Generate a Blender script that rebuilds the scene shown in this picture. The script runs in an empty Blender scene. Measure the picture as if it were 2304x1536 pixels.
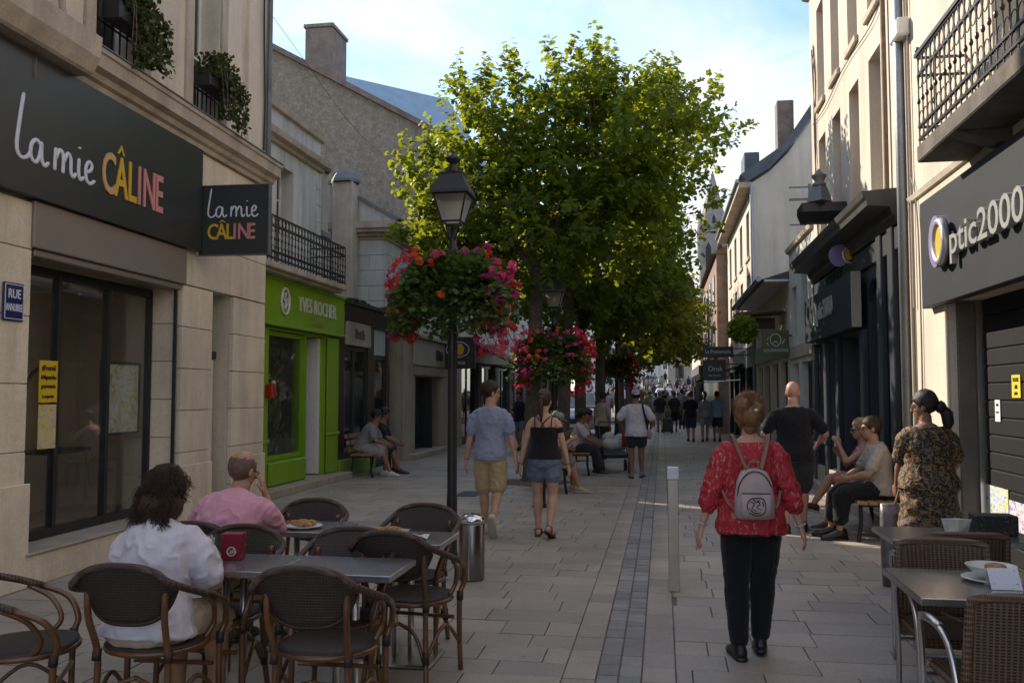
import bpy, bmesh, math, random
import numpy as np
from mathutils import Vector, Matrix, noise as mnoise
random.seed(7); rng=np.random.default_rng(7)
S=bpy.context.scene; COL=S.collection
PI=math.pi; rad=math.radians
# ------------------------------------------------ camera, sky, sun, exposure
cam_d=bpy.data.cameras.new('Camera'); cam=bpy.data.objects.new('Camera',cam_d); COL.objects.link(cam); S.camera=cam
cam_d.sensor_width=36; cam_d.lens=36*2000/2304; cam_d.clip_start=.05; cam_d.clip_end=3000
TH=math.atan(117/2000); PH=math.atan(.169*math.cos(TH))
cam.location=(0,0,1.6); cam.rotation_euler=(PI/2+TH,0,PH)
SUN_AZ=rad(54); SUN_EL=rad(31)          # azimuth measured from the street axis (+Y) towards -X
W=bpy.data.worlds.new('World'); S.world=W; W.use_nodes=True
wn=W.node_tree.nodes; wl=W.node_tree.links; wn.clear()
sky=wn.new('ShaderNodeTexSky'); sky.sky_type='NISHITA'; sky.sun_disc=False
sky.sun_elevation=SUN_EL; sky.sun_rotation=-SUN_AZ; sky.air_density=1.0; sky.dust_density=.12; sky.ozone_density=2.8
tc=wn.new('ShaderNodeTexCoord'); mp=wn.new('ShaderNodeMapping'); mp.inputs['Scale'].default_value=(1.2,1.2,4.0); mp.inputs['Rotation'].default_value=(0,.25,.5)
wl.new(tc.outputs['Generated'],mp.inputs['Vector'])
nz=wn.new('ShaderNodeTexNoise'); nz.inputs['Scale'].default_value=1.6; nz.inputs['Detail'].default_value=7; nz.inputs['Roughness'].default_value=.55; nz.inputs['Distortion'].default_value=.5
wl.new(mp.outputs[0],nz.inputs['Vector'])
rp=wn.new('ShaderNodeValToRGB'); rp.color_ramp.elements[0].position=.44; rp.color_ramp.elements[1].position=.64
rp.color_ramp.elements[0].color=(.05,.05,.05,1)
wl.new(nz.outputs['Fac'],rp.inputs['Fac'])
hs=wn.new('ShaderNodeMixRGB'); hs.inputs['Color2'].default_value=(4.0,4.0,4.05,1); wl.new(rp.outputs['Color'],hs.inputs['Fac']); wl.new(sky.outputs[0],hs.inputs['Color1'])
bg=wn.new('ShaderNodeBackground'); bg.inputs['Strength'].default_value=.115; wl.new(hs.outputs[0],bg.inputs['Color'])
wo=wn.new('ShaderNodeOutputWorld'); wl.new(bg.outputs[0],wo.inputs['Surface'])
sd=bpy.data.lights.new('Sun','SUN'); sd.energy=3.0; sd.angle=rad(.53); sd.color=(1,.87,.70)
sun=bpy.data.objects.new('Sun',sd); COL.objects.link(sun)
SD=Vector((-math.sin(SUN_AZ)*math.cos(SUN_EL),math.cos(SUN_AZ)*math.cos(SUN_EL),math.sin(SUN_EL)))
sun.rotation_euler=SD.to_track_quat('Z','Y').to_euler(); sun.location=(-20,30,30)
S.view_settings.view_transform='Standard'; S.view_settings.look='None'; S.view_settings.exposure=1.38; S.view_settings.gamma=1
S.render.engine='CYCLES'
try: S.cycles.max_bounces=6; S.cycles.transparent_max_bounces=12; S.cycles.caustics_reflective=False; S.cycles.caustics_refractive=False
except Exception: pass
# ------------------------------------------------ mesh helpers
def V3(*a): return np.array(a,float)
def unit(v):
    v=np.asarray(v,float); n=np.linalg.norm(v); return v/n if n>1e-9 else v
class MB:
    def __init__(s): s.V=[]; s.F=[]; s.M=[]
    def add(s,vs,fs,m=0):
        o=len(s.V); s.V.extend([tuple(float(c) for c in v) for v in vs]); s.F.extend([tuple(i+o for i in f) for f in fs]); s.M.extend([m]*len(fs)); return s
    def box(s,x0,x1,y0,y1,z0,z1,m=0):
        if x0>x1:x0,x1=x1,x0
        if y0>y1:y0,y1=y1,y0
        if z0>z1:z0,z1=z1,z0
        return s.add([(x0,y0,z0),(x1,y0,z0),(x1,y1,z0),(x0,y1,z0),(x0,y0,z1),(x1,y0,z1),(x1,y1,z1),(x0,y1,z1)],
          [(0,3,2,1),(4,5,6,7),(0,1,5,4),(1,2,6,5),(2,3,7,6),(3,0,4,7)],m)
    def bbox(s,x0,x1,y0,y1,z0,z1,b=.006,m=0):   # box with chamfered edges
        if x0>x1:x0,x1=x1,x0
        if y0>y1:y0,y1=y1,y0
        if z0>z1:z0,z1=z1,z0
        b=min(b,(x1-x0)*.45,(y1-y0)*.45,(z1-z0)*.45)
        v=[];idx={}
        for sx in (0,1):
            for sy in (0,1):
                for sz in (0,1):
                    X=(x0,x1)[sx];Y=(y0,y1)[sy];Z=(z0,z1)[sz]
                    dx=b if sx==0 else -b;dy=b if sy==0 else -b;dz=b if sz==0 else -b
                    for a,p in enumerate(((X,Y+dy,Z+dz),(X+dx,Y,Z+dz),(X+dx,Y+dy,Z))):
                        idx[(sx,sy,sz,a)]=len(v);v.append(p)
        f=[]
        def q(*k): f.append(tuple(idx[i] for i in k))
        for sg in (0,1):
            o=[(0,0),(1,0),(1,1),(0,1)]
            q(*[(sg,a,c,0) for a,c in (o if sg else o[::-1])])
            q(*[(a,sg,c,1) for a,c in (o[::-1] if sg else o)])
            q(*[(a,c,sg,2) for a,c in (o if sg else o[::-1])])
        for a in (0,1):
            for c in (0,1):
                q((a,c,0,0),(a,c,1,0),(a,c,1,1),(a,c,0,1)) if a==c else q((a,c,0,1),(a,c,1,1),(a,c,1,0),(a,c,0,0))
                q((a,0,c,0),(a,0,c,2),(a,1,c,2),(a,1,c,0)) if a!=c else q((a,1,c,0),(a,1,c,2),(a,0,c,2),(a,0,c,0))
                q((0,a,c,1),(1,a,c,1),(1,a,c,2),(0,a,c,2)) if a!=c else q((0,a,c,2),(1,a,c,2),(1,a,c,1),(0,a,c,1))
                for d in (0,1):
                    t=[(a,c,d,0),(a,c,d,1),(a,c,d,2)]
                    q(*(t if (a+c+d)%2 else t[::-1]))
        return s.add(v,f,m)
    def prism(s,poly,axis,a,b,m=0):
        """poly: 2-D points; axis 0/1/2 extruded from a to b (the other two axes in order)"""
        n=len(poly)
        def mk(p,t):
            l=list(p); l.insert(axis,t); return tuple(l)
        v=[mk(p,a) for p in poly]+[mk(p,b) for p in poly]
        ar=sum(poly[i][0]*poly[(i+1)%n][1]-poly[(i+1)%n][0]*poly[i][1] for i in range(n))
        flip=(ar>0)^(axis==1)
        if b<a: flip=not flip
        f=[tuple(range(n)) if not flip else tuple(range(n))[::-1], tuple(range(n,2*n))[::-1] if not flip else tuple(range(n,2*n))]
        for i in range(n):
            j=(i+1)%n; q=(i,n+i,n+j,j); f.append(q if not flip else q[::-1])
        return s.add(v,f,m)
    def loft(s,rings,n=14,cap=True,m=0,p=2.0):
        """rings: (centre, half-axis vector a, half-axis vector b)"""
        vs=[];k=len(rings)
        for c,a,b in rings:
            c=np.asarray(c,float);a=np.asarray(a,float);b=np.asarray(b,float)
            for i in range(n):
                t=2*PI*i/n; cx=math.cos(t);sx=math.sin(t)
                if p!=2: cx=math.copysign(abs(cx)**(2/p),cx); sx=math.copysign(abs(sx)**(2/p),sx)
                vs.append(c+a*cx+b*sx)
        fs=[]
        for r in range(k-1):
            for i in range(n):
                j=(i+1)%n; fs.append((r*n+i,r*n+j,(r+1)*n+j,(r+1)*n+i))
        if cap: fs.append(tuple(range(n))[::-1]); fs.append(tuple((k-1)*n+i for i in range(n)))
        return s.add(vs,fs,m)
    def tube(s,pts,rs,n=8,m=0,closed=False,flat=1.0):
        P=[np.asarray(p,float) for p in pts];k=len(P)
        if not hasattr(rs,'__len__'): rs=[rs]*k
        T=[]
        for i in range(k):
            if closed: t=P[(i+1)%k]-P[i-1]
            else: t=P[min(i+1,k-1)]-P[max(i-1,0)]
            T.append(unit(t))
        ref=np.array([0,0,1.]) if abs(T[0][2])<.9 else np.array([1.,0,0])
        a=unit(np.cross(T[0],ref));rings=[]
        for i in range(k):
            a=unit(a-T[i]*np.dot(a,T[i])); b=np.cross(T[i],a)
            rings.append((P[i],a*rs[i],b*rs[i]*flat))
        if closed: rings.append(rings[0])
        return s.loft(rings,n,not closed,m)
    def ell(s,c,r,n=16,k=10,R=None,m=0):
        """ellipsoid"""
        c=np.asarray(c,float);vs=[];
        R=np.eye(3) if R is None else np.asarray(R)
        for i in range(1,k):
            ph=PI*i/k
            for j in range(n):
                t=2*PI*j/n
                vs.append(c+R@np.array([r[0]*math.sin(ph)*math.cos(t),r[1]*math.sin(ph)*math.sin(t),-r[2]*math.cos(ph)]))
        vs.append(c+R@np.array([0,0,-r[2]]));vs.append(c+R@np.array([0,0,r[2]]))
        a=(k-1)*n;b=a+1;fs=[]
        for i in range(k-2):
            for j in range(n):
                q=(j+1)%n;fs.append((i*n+j,i*n+q,(i+1)*n+q,(i+1)*n+j))
        for j in range(n):
            q=(j+1)%n;fs.append((a,q,j));fs.append((b,(k-2)*n+j,(k-2)*n+q))
        return s.add(vs,fs,m)
    def lathe(s,prof,n=16,c=(0,0,0),m=0,cap=True):
        """profile of (radius, z) from low to high"""
        c=np.asarray(c,float)
        return s.loft([(c+np.array([0,0,z]),np.array([max(r,1e-4),0,0]),np.array([0,max(r,1e-4),0])) for r,z in prof],n,cap,m)
    def mesh(s,name,mats,smooth=False):
        me=bpy.data.meshes.new(name); me.from_pydata(s.V,[],s.F)
        for x in (mats if isinstance(mats,(list,tuple)) else [mats]): me.materials.append(x)
        if any(s.M): me.polygons.foreach_set('material_index',s.M)
        if smooth: me.polygons.foreach_set('use_smooth',[True]*len(s.F))
        me.update(); return me
    def build(s,name,mats,parent=None,smooth=False,loc=None,rz=None):
        o=bpy.data.objects.new(name,s.mesh(name,mats,smooth)); COL.objects.link(o)
        if parent is not None: o.parent=parent
        if loc is not None: o.location=loc
        if rz is not None: o.rotation_euler=(0,0,rz)
        return o
def part(name,me,parent,loc=None,rz=None,scale=None):
    o=bpy.data.objects.new(name,me); COL.objects.link(o); o.parent=parent
    if loc is not None:o.location=loc
    if rz is not None:o.rotation_euler=(0,0,rz)
    if scale is not None:o.scale=scale
    return o
def tag(o,label=None,cat=None,group=None,kind=None):
    if label:o['label']=label
    if cat:o['category']=cat
    if group:o['group']=group
    if kind:o['kind']=kind
    return o
def thing(name,label,cat,loc=(0,0,0),rz=0,group=None):
    o=bpy.data.objects.new(name,None); COL.objects.link(o); o.location=loc; o.rotation_euler=(0,0,rz); o.empty_display_size=.1
    return tag(o,label,cat,group)
def dup(root,label,loc,rz=None,group=None,scale=None):
    r=root.copy(); COL.objects.link(r); r.location=loc
    if rz is not None: r.rotation_euler=(0,0,rz)
    if scale is not None: r.scale=(scale,)*3
    r['label']=label
    if group: r['group']=group
    for ch in list(root.children):
        c=ch.copy(); COL.objects.link(c); c.parent=r
        for g in list(ch.children):
            d=g.copy(); COL.objects.link(d); d.parent=c
    return r
def np_mesh(name,Vv,Ff,mats,smooth=False,attr=None,midx=None):
    """Vv (n,3), Ff (m,k) constant size faces; attr: per-face float 'rnd'"""
    me=bpy.data.meshes.new(name); n=len(Vv);m,k=Ff.shape
    me.vertices.add(n); me.vertices.foreach_set('co',np.asarray(Vv,np.float32).ravel())
    me.loops.add(m*k); me.loops.foreach_set('vertex_index',np.asarray(Ff,np.int32).ravel())
    me.polygons.add(m); me.polygons.foreach_set('loop_start',np.arange(0,m*k,k,dtype=np.int32))
    for x in (mats if isinstance(mats,(list,tuple)) else [mats]): me.materials.append(x)
    if midx is not None: me.polygons.foreach_set('material_index',np.asarray(midx,np.int32))
    if smooth: me.polygons.foreach_set('use_smooth',[True]*m)
    if attr is not None:
        a=me.attributes.new('rnd','FLOAT','FACE'); a.data.foreach_set('value',np.asarray(attr,np.float32))
    me.update(calc_edges=True); me.validate(); return me
def scatter(bv,bf,pos,rots,sc):
    """copies of a small base mesh: bv (k,3), bf (f,c) at pos (n,3), rots (n,3,3), sc (n,)"""
    bv=np.asarray(bv,float);bf=np.asarray(bf)
    n=len(pos);k=len(bv)
    Vv=np.einsum('nij,kj->nki',rots,bv)*np.asarray(sc)[:,None,None]+np.asarray(pos)[:,None,:]
    Ff=(bf[None]+(np.arange(n)*k)[:,None,None]).reshape(-1,bf.shape[1])
    return Vv.reshape(-1,3),Ff
def frames(d,roll=None):
    """rotation matrices whose y axis is d; roll about it; z close to world up"""
    d=d/np.linalg.norm(d,axis=1,keepdims=True)
    up=np.tile([0,0,1.],(len(d),1)); up[np.abs(d[:,2])>.97]=[1,0,0]
    x=np.cross(d,up); x/=np.linalg.norm(x,axis=1,keepdims=True); z=np.cross(x,d)
    if roll is not None:
        c=np.cos(roll)[:,None];s_=np.sin(roll)[:,None]; x,z=x*c+z*s_,z*c-x*s_
    return np.stack([x,d,z],axis=2)
def catmull(pts,k=6,closed=False):
    P=[np.asarray(p,float) for p in pts];n=len(P);out=[]
    rngi=range(n if closed else n-1)
    for i in rngi:
        p0=P[i-1] if (i>0 or closed) else 2*P[0]-P[1]; p1=P[i];p2=P[(i+1)%n]; p3=P[(i+2)%n] if (i+2<n or closed) else 2*P[-1]-P[-2]
        for j in range(k):
            t=j/k; out.append(.5*((2*p1)+(-p0+p2)*t+(2*p0-5*p1+4*p2-p3)*t*t+(-p0+3*p1-3*p2+p3)*t**3))
    if not closed: out.append(P[-1])
    return out
def evalmesh(o):
    dg=bpy.context.evaluated_depsgraph_get(); return bpy.data.meshes.new_from_object(o.evaluated_get(dg))
def text_mb(s,size=.2,extr=.01,width=1.0,bold=0,align='CENTER',sp=1.0):
    """text standing in the local xz plane, facing -y"""
    cu=bpy.data.curves.new('txt','FONT'); cu.body=s; cu.size=size; cu.extrude=extr; cu.offset=bold; cu.align_x=align; cu.resolution_u=3; cu.space_character=sp
    o=bpy.data.objects.new('txt',cu); COL.objects.link(o)
    me=evalmesh(o); mb=MB(); mb.add([(v.co.x*width,-v.co.z,v.co.y) for v in me.vertices],[tuple(p.vertices) for p in me.polygons])
    bpy.data.objects.remove(o); bpy.data.curves.remove(cu); bpy.data.meshes.remove(me)
    return mb
def shift(mb,dx=0,dy=0,dz=0,s=1):
    mb.V=[(x*s+dx,y*s+dy,z*s+dz) for x,y,z in mb.V]; return mb
# ------------------------------------------------ materials
MATS={}
def mk(name,col,rough=.75,var=.18,vs=1.5,bump=.0,bs=60,metal=0,col2=None,grain=.06,streak=0,rnd=None,coat=0,spec=.5,spots=0,sheen=0):
    """procedural principled material: large and small colour noise in world space, vertical streaks, bump"""
    if name in MATS: return MATS[name]
    m=bpy.data.materials.new(name); m.use_nodes=True; N=m.node_tree.nodes; L=m.node_tree.links
    b=N['Principled BSDF']; b.inputs['Roughness'].default_value=rough; b.inputs['Metallic'].default_value=metal
    b.inputs['Specular IOR Level'].default_value=spec
    if coat: b.inputs['Coat Weight'].default_value=coat; b.inputs['Coat Roughness'].default_value=.15
    if sheen: b.inputs['Sheen Weight'].default_value=sheen
    g=N.new('ShaderNodeNewGeometry')
    def noise(sc,det=5,scale3=None):
        t=N.new('ShaderNodeTexNoise'); t.inputs['Scale'].default_value=sc; t.inputs['Detail'].default_value=det; t.inputs['Roughness'].default_value=.62
        if scale3:
            q=N.new('ShaderNodeMapping'); q.inputs['Scale'].default_value=scale3; L.new(g.outputs['Position'],q.inputs['Vector']); L.new(q.outputs[0],t.inputs['Vector'])
        else: L.new(g.outputs['Position'],t.inputs['Vector'])
        return t
    def ramp(fac,a,b_,c0,c1):
        r=N.new('ShaderNodeValToRGB'); r.color_ramp.elements[0].position=a; r.color_ramp.elements[1].position=b_
        r.color_ramp.elements[0].color=(*c0,1); r.color_ramp.elements[1].color=(*c1,1); L.new(fac,r.inputs['Fac']); return r.outputs['Color']
    def mul(a,b_,f=1.0,mode='MULTIPLY'):
        x=N.new('ShaderNodeMixRGB'); x.blend_type=mode; x.inputs['Fac'].default_value=f; L.new(a,x.inputs['Color1']); L.new(b_,x.inputs['Color2']); return x.outputs[0]
    c=np.array(col[:3]); cc=np.array(col2) if col2 is not None else np.clip(c*(1+var),0,1); c0=c*(1-var) if col2 is None else c
    out=ramp(noise(vs).outputs['Fac'],.32,.68,tuple(c0),tuple(cc))
    if grain: out=mul(out,ramp(noise(bs,3).outputs['Fac'],.3,.7,(1-grain*2,)*3,(1+grain,)*3))
    if streak: out=mul(out,ramp(noise(2.2,6,(1.6,1.6,.16)).outputs['Fac'],.36,.56,(1-streak,)*3,(1,1,1)))
    if spots:
        vo=N.new('ShaderNodeTexVoronoi'); vo.inputs['Scale'].default_value=2.3; vo.inputs['Randomness'].default_value=1; L.new(g.outputs['Position'],vo.inputs['Vector'])
        out=mul(out,ramp(vo.outputs['Distance'],.035,.06,(1-spots,)*3,(1,1,1)))
        out=mul(out,ramp(noise(.9,8).outputs['Fac'],.42,.60,(1-spots*.45,)*3,(1.03,1.03,1.03)))
        out=mul(out,ramp(noise(11,6).outputs['Fac'],.30,.42,(1-spots*.5,)*3,(1,1,1)))
    if rnd:
        if rnd[0]=='obj': a=N.new('ShaderNodeObjectInfo').outputs['Random']
        else:
            q=N.new('ShaderNodeAttribute'); q.attribute_name='rnd'; a=q.outputs['Fac']
        out=mul(out,ramp(a,0,1,rnd[1],rnd[2]))
    L.new(out,b.inputs['Base Color'])
    if bump:
        bp=N.new('ShaderNodeBump'); bp.inputs['Strength'].default_value=bump; bp.inputs['Distance'].default_value=.02; L.new(noise(bs,6).outputs['Fac'],bp.inputs['Height']); L.new(bp.outputs[0],b.inputs['Normal'])
    MATS[name]=m; return m
def glassmat(name,tint=(.9,.93,.92),rough=.01,ior=1.5,dirt=.0,frost=False):
    m=bpy.data.materials.new(name); m.use_nodes=True; N=m.node_tree.nodes; L=m.node_tree.links; N.clear()
    t=N.new('ShaderNodeBsdfTransparent'); t.inputs[0].default_value=(*tint,1)
    gl=N.new('ShaderNodeBsdfGlossy'); gl.inputs['Roughness'].default_value=rough
    fr=N.new('ShaderNodeFresnel'); gg=N.new('ShaderNodeNewGeometry'); mi=N.new('ShaderNodeMix'); mi.inputs['A'].default_value=ior; mi.inputs['B'].default_value=1/ior; L.new(gg.outputs['Backfacing'],mi.inputs['Factor']); L.new(mi.outputs['Result'],fr.inputs['IOR'])
    mx=N.new('ShaderNodeMixShader'); L.new(fr.outputs[0],mx.inputs[0]); L.new(t.outputs[0],mx.inputs[1]); L.new(gl.outputs[0],mx.inputs[2])
    o=N.new('ShaderNodeOutputMaterial'); last=mx
    if dirt:
        df=N.new('ShaderNodeBsdfTranslucent' if frost else 'ShaderNodeBsdfDiffuse'); df.inputs[0].default_value=(.92,.92,.9,1) if frost else (.6,.6,.58,1); m2=N.new('ShaderNodeMixShader'); m2.inputs[0].default_value=dirt
        L.new(mx.outputs[0],m2.inputs[1]); L.new(df.outputs[0],m2.inputs[2]); last=m2
    L.new(last.outputs[0],o.inputs[0]); return m
def leafmat(name,cols,trans=.5,tcol=(.35,.5,.03),rough=.45):
    m=bpy.data.materials.new(name); m.use_nodes=True; N=m.node_tree.nodes; L=m.node_tree.links; b=N['Principled BSDF']; b.inputs['Roughness'].default_value=rough
    b.inputs['Specular IOR Level'].default_value=.35
    a=N.new('ShaderNodeAttribute'); a.attribute_name='rnd'; r=N.new('ShaderNodeValToRGB'); e=r.color_ramp.elements
    while len(e)<len(cols): e.new(.5)
    for i,c in enumerate(cols): e[i].position=i/(len(cols)-1); e[i].color=(*c,1)
    L.new(a.outputs['Fac'],r.inputs['Fac']); L.new(r.outputs[0],b.inputs['Base Color'])
    t=N.new('ShaderNodeBsdfTranslucent'); mm=N.new('ShaderNodeMixRGB'); mm.inputs[0].default_value=.5; mm.inputs['Color2'].default_value=(*tcol,1); L.new(r.outputs[0],mm.inputs['Color1']); L.new(mm.outputs[0],t.inputs[0])
    mx=N.new('ShaderNodeMixShader'); mx.inputs[0].default_value=trans; L.new(b.outputs[0],mx.inputs[1]); L.new(t.outputs[0],mx.inputs[2]); L.new(mx.outputs[0],N['Material Output'].inputs[0]); return m
def wovenmat(name,c0,c1,sx=120,sy=120,holes=0,axis='XZ'):
    """basket weave from two wave textures in object space"""
    m=bpy.data.materials.new(name); m.use_nodes=True; N=m.node_tree.nodes; L=m.node_tree.links; b=N['Principled BSDF']; b.inputs['Roughness'].default_value=.6
    t=N.new('ShaderNodeTexCoord')
    def wave(d,sc):
        w=N.new('ShaderNodeTexWave'); w.bands_direction=d; w.inputs['Scale'].default_value=sc; w.inputs['Distortion'].default_value=.6; w.inputs['Detail Scale'].default_value=4; L.new(t.outputs['Object'],w.inputs['Vector']); return w.outputs['Fac']
    a=wave(axis[0],sx);c=wave(axis[1],sy)
    x=N.new('ShaderNodeMath'); x.operation='MAXIMUM'; L.new(a,x.inputs[0]); L.new(c,x.inputs[1])
    r=N.new('ShaderNodeValToRGB'); r.color_ramp.elements[0].color=(*c0,1); r.color_ramp.elements[1].color=(*c1,1); r.color_ramp.elements[0].position=.35; L.new(x.outputs[0],r.inputs[0])
    L.new(r.outputs[0],b.inputs['Base Color'])
    bp=N.new('ShaderNodeBump'); bp.inputs['Strength'].default_value=.6; bp.inputs['Distance'].default_value=.004; L.new(x.outputs[0],bp.inputs['Height']); L.new(bp.outputs[0],b.inputs['Normal'])
    return m
def printmat(name,base,cols,sc=14,rough=.8,stretch=(1,1,1),thr=.5,dist=1.5,rot=0):
    """cloth or poster print: distorted noise with several hard-edged colours, object space"""
    m=bpy.data.materials.new(name); m.use_nodes=True; N=m.node_tree.nodes; L=m.node_tree.links; b=N['Principled BSDF']; b.inputs['Roughness'].default_value=rough
    t=N.new('ShaderNodeTexCoord'); q=N.new('ShaderNodeMapping'); q.inputs['Scale'].default_value=stretch; q.inputs['Rotation'].default_value=(0,rot,0); L.new(t.outputs['Object'],q.inputs[0])
    out=None
    prev=N.new('ShaderNodeRGB'); prev.outputs[0].default_value=(*base,1); out=prev.outputs[0]
    for i,c in enumerate(cols):
        n=N.new('ShaderNodeTexNoise'); n.inputs['Scale'].default_value=sc*(1+.45*i); n.inputs['Detail'].default_value=2.5; n.inputs['Distortion'].default_value=dist
        of=N.new('ShaderNodeVectorMath'); of.operation='ADD'; of.inputs[1].default_value=(3.1*i,1.7*i,2.3*i); L.new(q.outputs[0],of.inputs[0]); L.new(of.outputs[0],n.inputs['Vector'])
        r=N.new('ShaderNodeValToRGB'); r.color_ramp.elements[0].position=thr+.02*i; r.color_ramp.elements[1].position=thr+.03+.02*i; L.new(n.outputs['Fac'],r.inputs[0])
        x=N.new('ShaderNodeMixRGB'); L.new(r.outputs[0],x.inputs[0]); L.new(out,x.inputs[1]); x.inputs[2].default_value=(*c,1); out=x.outputs[0]
    L.new(out,b.inputs['Base Color']); return m
def brickmat(name,c0,c1,mortar,sc=5,bump=.4):
    m=bpy.data.materials.new(name); m.use_nodes=True; N=m.node_tree.nodes; L=m.node_tree.links; b=N['Principled BSDF']; b.inputs['Roughness'].default_value=.9
    g=N.new('ShaderNodeNewGeometry'); sp=N.new('ShaderNodeSeparateXYZ'); L.new(g.outputs['Position'],sp.inputs[0]); ad=N.new('ShaderNodeMath'); L.new(sp.outputs[0],ad.inputs[0]); L.new(sp.outputs[1],ad.inputs[1])
    cb=N.new('ShaderNodeCombineXYZ'); L.new(ad.outputs[0],cb.inputs[0]); L.new(sp.outputs[2],cb.inputs[1])
    t=N.new('ShaderNodeTexBrick'); t.inputs['Scale'].default_value=sc; t.inputs['Color1'].default_value=(*c0,1); t.inputs['Color2'].default_value=(*c1,1); t.inputs['Mortar'].default_value=(*mortar,1); t.inputs['Mortar Size'].default_value=.015
    L.new(cb.outputs[0],t.inputs['Vector']); n=N.new('ShaderNodeTexNoise'); n.inputs['Scale'].default_value=3; n.inputs['Detail'].default_value=6; L.new(g.outputs['Position'],n.inputs['Vector'])
    x=N.new('ShaderNodeMixRGB'); x.blend_type='OVERLAY'; x.inputs[0].default_value=.6; L.new(t.outputs[0],x.inputs[1]); L.new(n.outputs['Fac'],x.inputs[2]); L.new(x.outputs[0],b.inputs['Base Color'])
    bp=N.new('ShaderNodeBump'); bp.inputs['Strength'].default_value=bump; bp.inputs['Distance'].default_value=.02; L.new(x.outputs[0],bp.inputs['Height']); L.new(bp.outputs[0],b.inputs['Normal']); return m
def clothmat(name,col,var=.12,rough=.85,wr=.25):
    return mk('cloth_'+name,col,rough=rough,var=var*.45,vs=9,bump=wr*1.3,bs=24,grain=.03,spec=.25,sheen=.15)
M_stone=mk('limestone_warm',(.75,.64,.50),.85,.12,1.3,.12,45,streak=.18,spots=.16,rnd=('obj',(.9,.9,.9),(1.04,1.03,1.0)))
M_render=mk('render_warm',(.71,.60,.47),.9,.10,.8,.10,60,streak=.25,spots=.2)
M_whitewall=mk('lime_wash',(.60,.585,.55),.9,.12,.9,.12,50,streak=.30,rnd=('obj',(.9,.9,.9),(1.03,1.03,1.02)))
M_rwall=mk('sunlit_render',(.64,.56,.465),.9,.07,.7,.08,70,streak=.18,spots=.12)
M_corn=mk('cornice_stone',(.48,.40,.32),.9,.15,2,.2,40,streak=.25)
M_rough=mk('roughcast',(.185,.155,.125),.95,.16,5,1.0,16,col2=(.295,.255,.205),grain=.16,streak=.12)
M_zinc=mk('zinc',(.30,.32,.34),.45,.15,2,.05,30,metal=.7)
M_lead=mk('lead_flashing',(.16,.165,.17),.6,.2,3,.05,30,metal=.3)
M_slate=mk('slate',(.075,.085,.105),.6,.25,3,.3,25)
M_black=mk('black_iron',(.012,.012,.013),.42,.2,8,.05,80,spec=.45)
M_dark=mk('dark_frame',(.022,.024,.025),.4,.1,4,0)
M_char=mk('charcoal_panel',(.028,.030,.029),.32,.08,2,0,grain=.02)
M_navy=mk('navy_joinery',(.026,.032,.042),.45,.15,3,.04,40)
M_slateblue=mk('slate_grey_panel',(.018,.024,.032),.55,.10,2,.0,grain=.02,spec=.3)
M_green=mk('apple_green',(.20,.36,.012),.42,.08,2,0,grain=.02)
M_taupe=mk('taupe_panel',(.25,.205,.17),.45,.06,1.2,0,grain=.02,metal=.15)
M_white=mk('white_paint',(.72,.71,.68),.5,.05,3,0)
M_steel=mk('brushed_steel',(.56,.55,.53),.30,.07,6,.03,90,metal=1.0)
M_alu=mk('aluminium',(.62,.62,.62),.28,.08,6,0,metal=1.0)
M_brown=mk('dark_brown_wood',(.035,.018,.012),.45,.25,4,.1,30)
M_wood=mk('bench_wood',(.30,.17,.07),.6,.3,6,.15,30,rnd=('obj',(.75,.75,.75),(1.1,1.1,1.1)))
M_moss=mk('mossy_ledge',(.025,.03,.018),.95,.4,6,.6,20)
M_int=mk('interior_beige',(.78,.62,.44),.8,.08,1,0)
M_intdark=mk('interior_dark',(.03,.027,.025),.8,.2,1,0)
M_floorin=mk('interior_floor',(.40,.30,.21),.5,.2,2,0)
M_cream=mk('cream_stone',(.40,.35,.285),.85,.12,1.4,.12,45,streak=.2)
M_glass=glassmat('shop_glass',(.86,.88,.86),.015,1.5,.02)
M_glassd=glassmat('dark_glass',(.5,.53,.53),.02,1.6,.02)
M_lampglass=glassmat('lantern_glass',(.95,.94,.9),.05,1.4,.55,True)
M_zinctop=mk('table_zinc',(.46,.45,.445),.24,.12,5,.02,60,metal=.85)
M_bark=mk('bark',(.085,.068,.05),.95,.3,6,1.0,22,col2=(.15,.125,.10),grain=.15)
# ------------------------------------------------ view test (which pieces are near enough to be single objects)
_R=np.array([math.cos(PH),math.sin(PH),0]); _F=np.array([-math.sin(PH)*math.cos(TH),math.cos(PH)*math.cos(TH),math.sin(TH)]); _U=np.cross(_R,_F)
def inview(p,mx=40):
    v=np.asarray(p,float)-np.array([0,0,1.6]); w=v@_F
    if w<.3: return False
    x=1152+2000*(v@_R)/w; y=768-2000*(v@_U)/w
    return -mx<x<2304+mx and -mx<y<1536+mx
# ------------------------------------------------ ground and paving
g=MB(); g.add([(-400,-60,-.05),(400,-60,-.05),(400,700,-.05),(-400,700,-.05)],[(0,1,2,3)]); tag(g.build('ground',mk('earth',(.16,.145,.13),.95,.2,.3,.1,5)),kind='structure')
g=MB(); g.add([(-6.6,-4,-.013),(3.0,-4,-.013),(3.0,62,-.013),(-6.6,62,-.013)],[(0,1,2,3)])
M_joint=mk('paving_joint',(.165,.147,.13),.95,.25,8,.2,60)
pav=tag(g.build('pavement',M_joint),kind='structure')
SLABC=(.40,.352,.302)
def slabm(n,r): return mk(n,SLABC,.5,.13,.55,.16,55,grain=.09,rnd=(r,(.82,.83,.85),(1.05,1.03,1.0)),spec=.4,spots=.30)
M_slab_o=slabm('paving_slab_a','obj'); M_slab_a=slabm('paving_slab_b','attr')
def settm(n,r): return mk(n,(.285,.268,.25),.5,.2,2,.3,70,grain=.1,rnd=(r,(.78,.78,.78),(1.1,1.09,1.07)),spec=.5)
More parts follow.
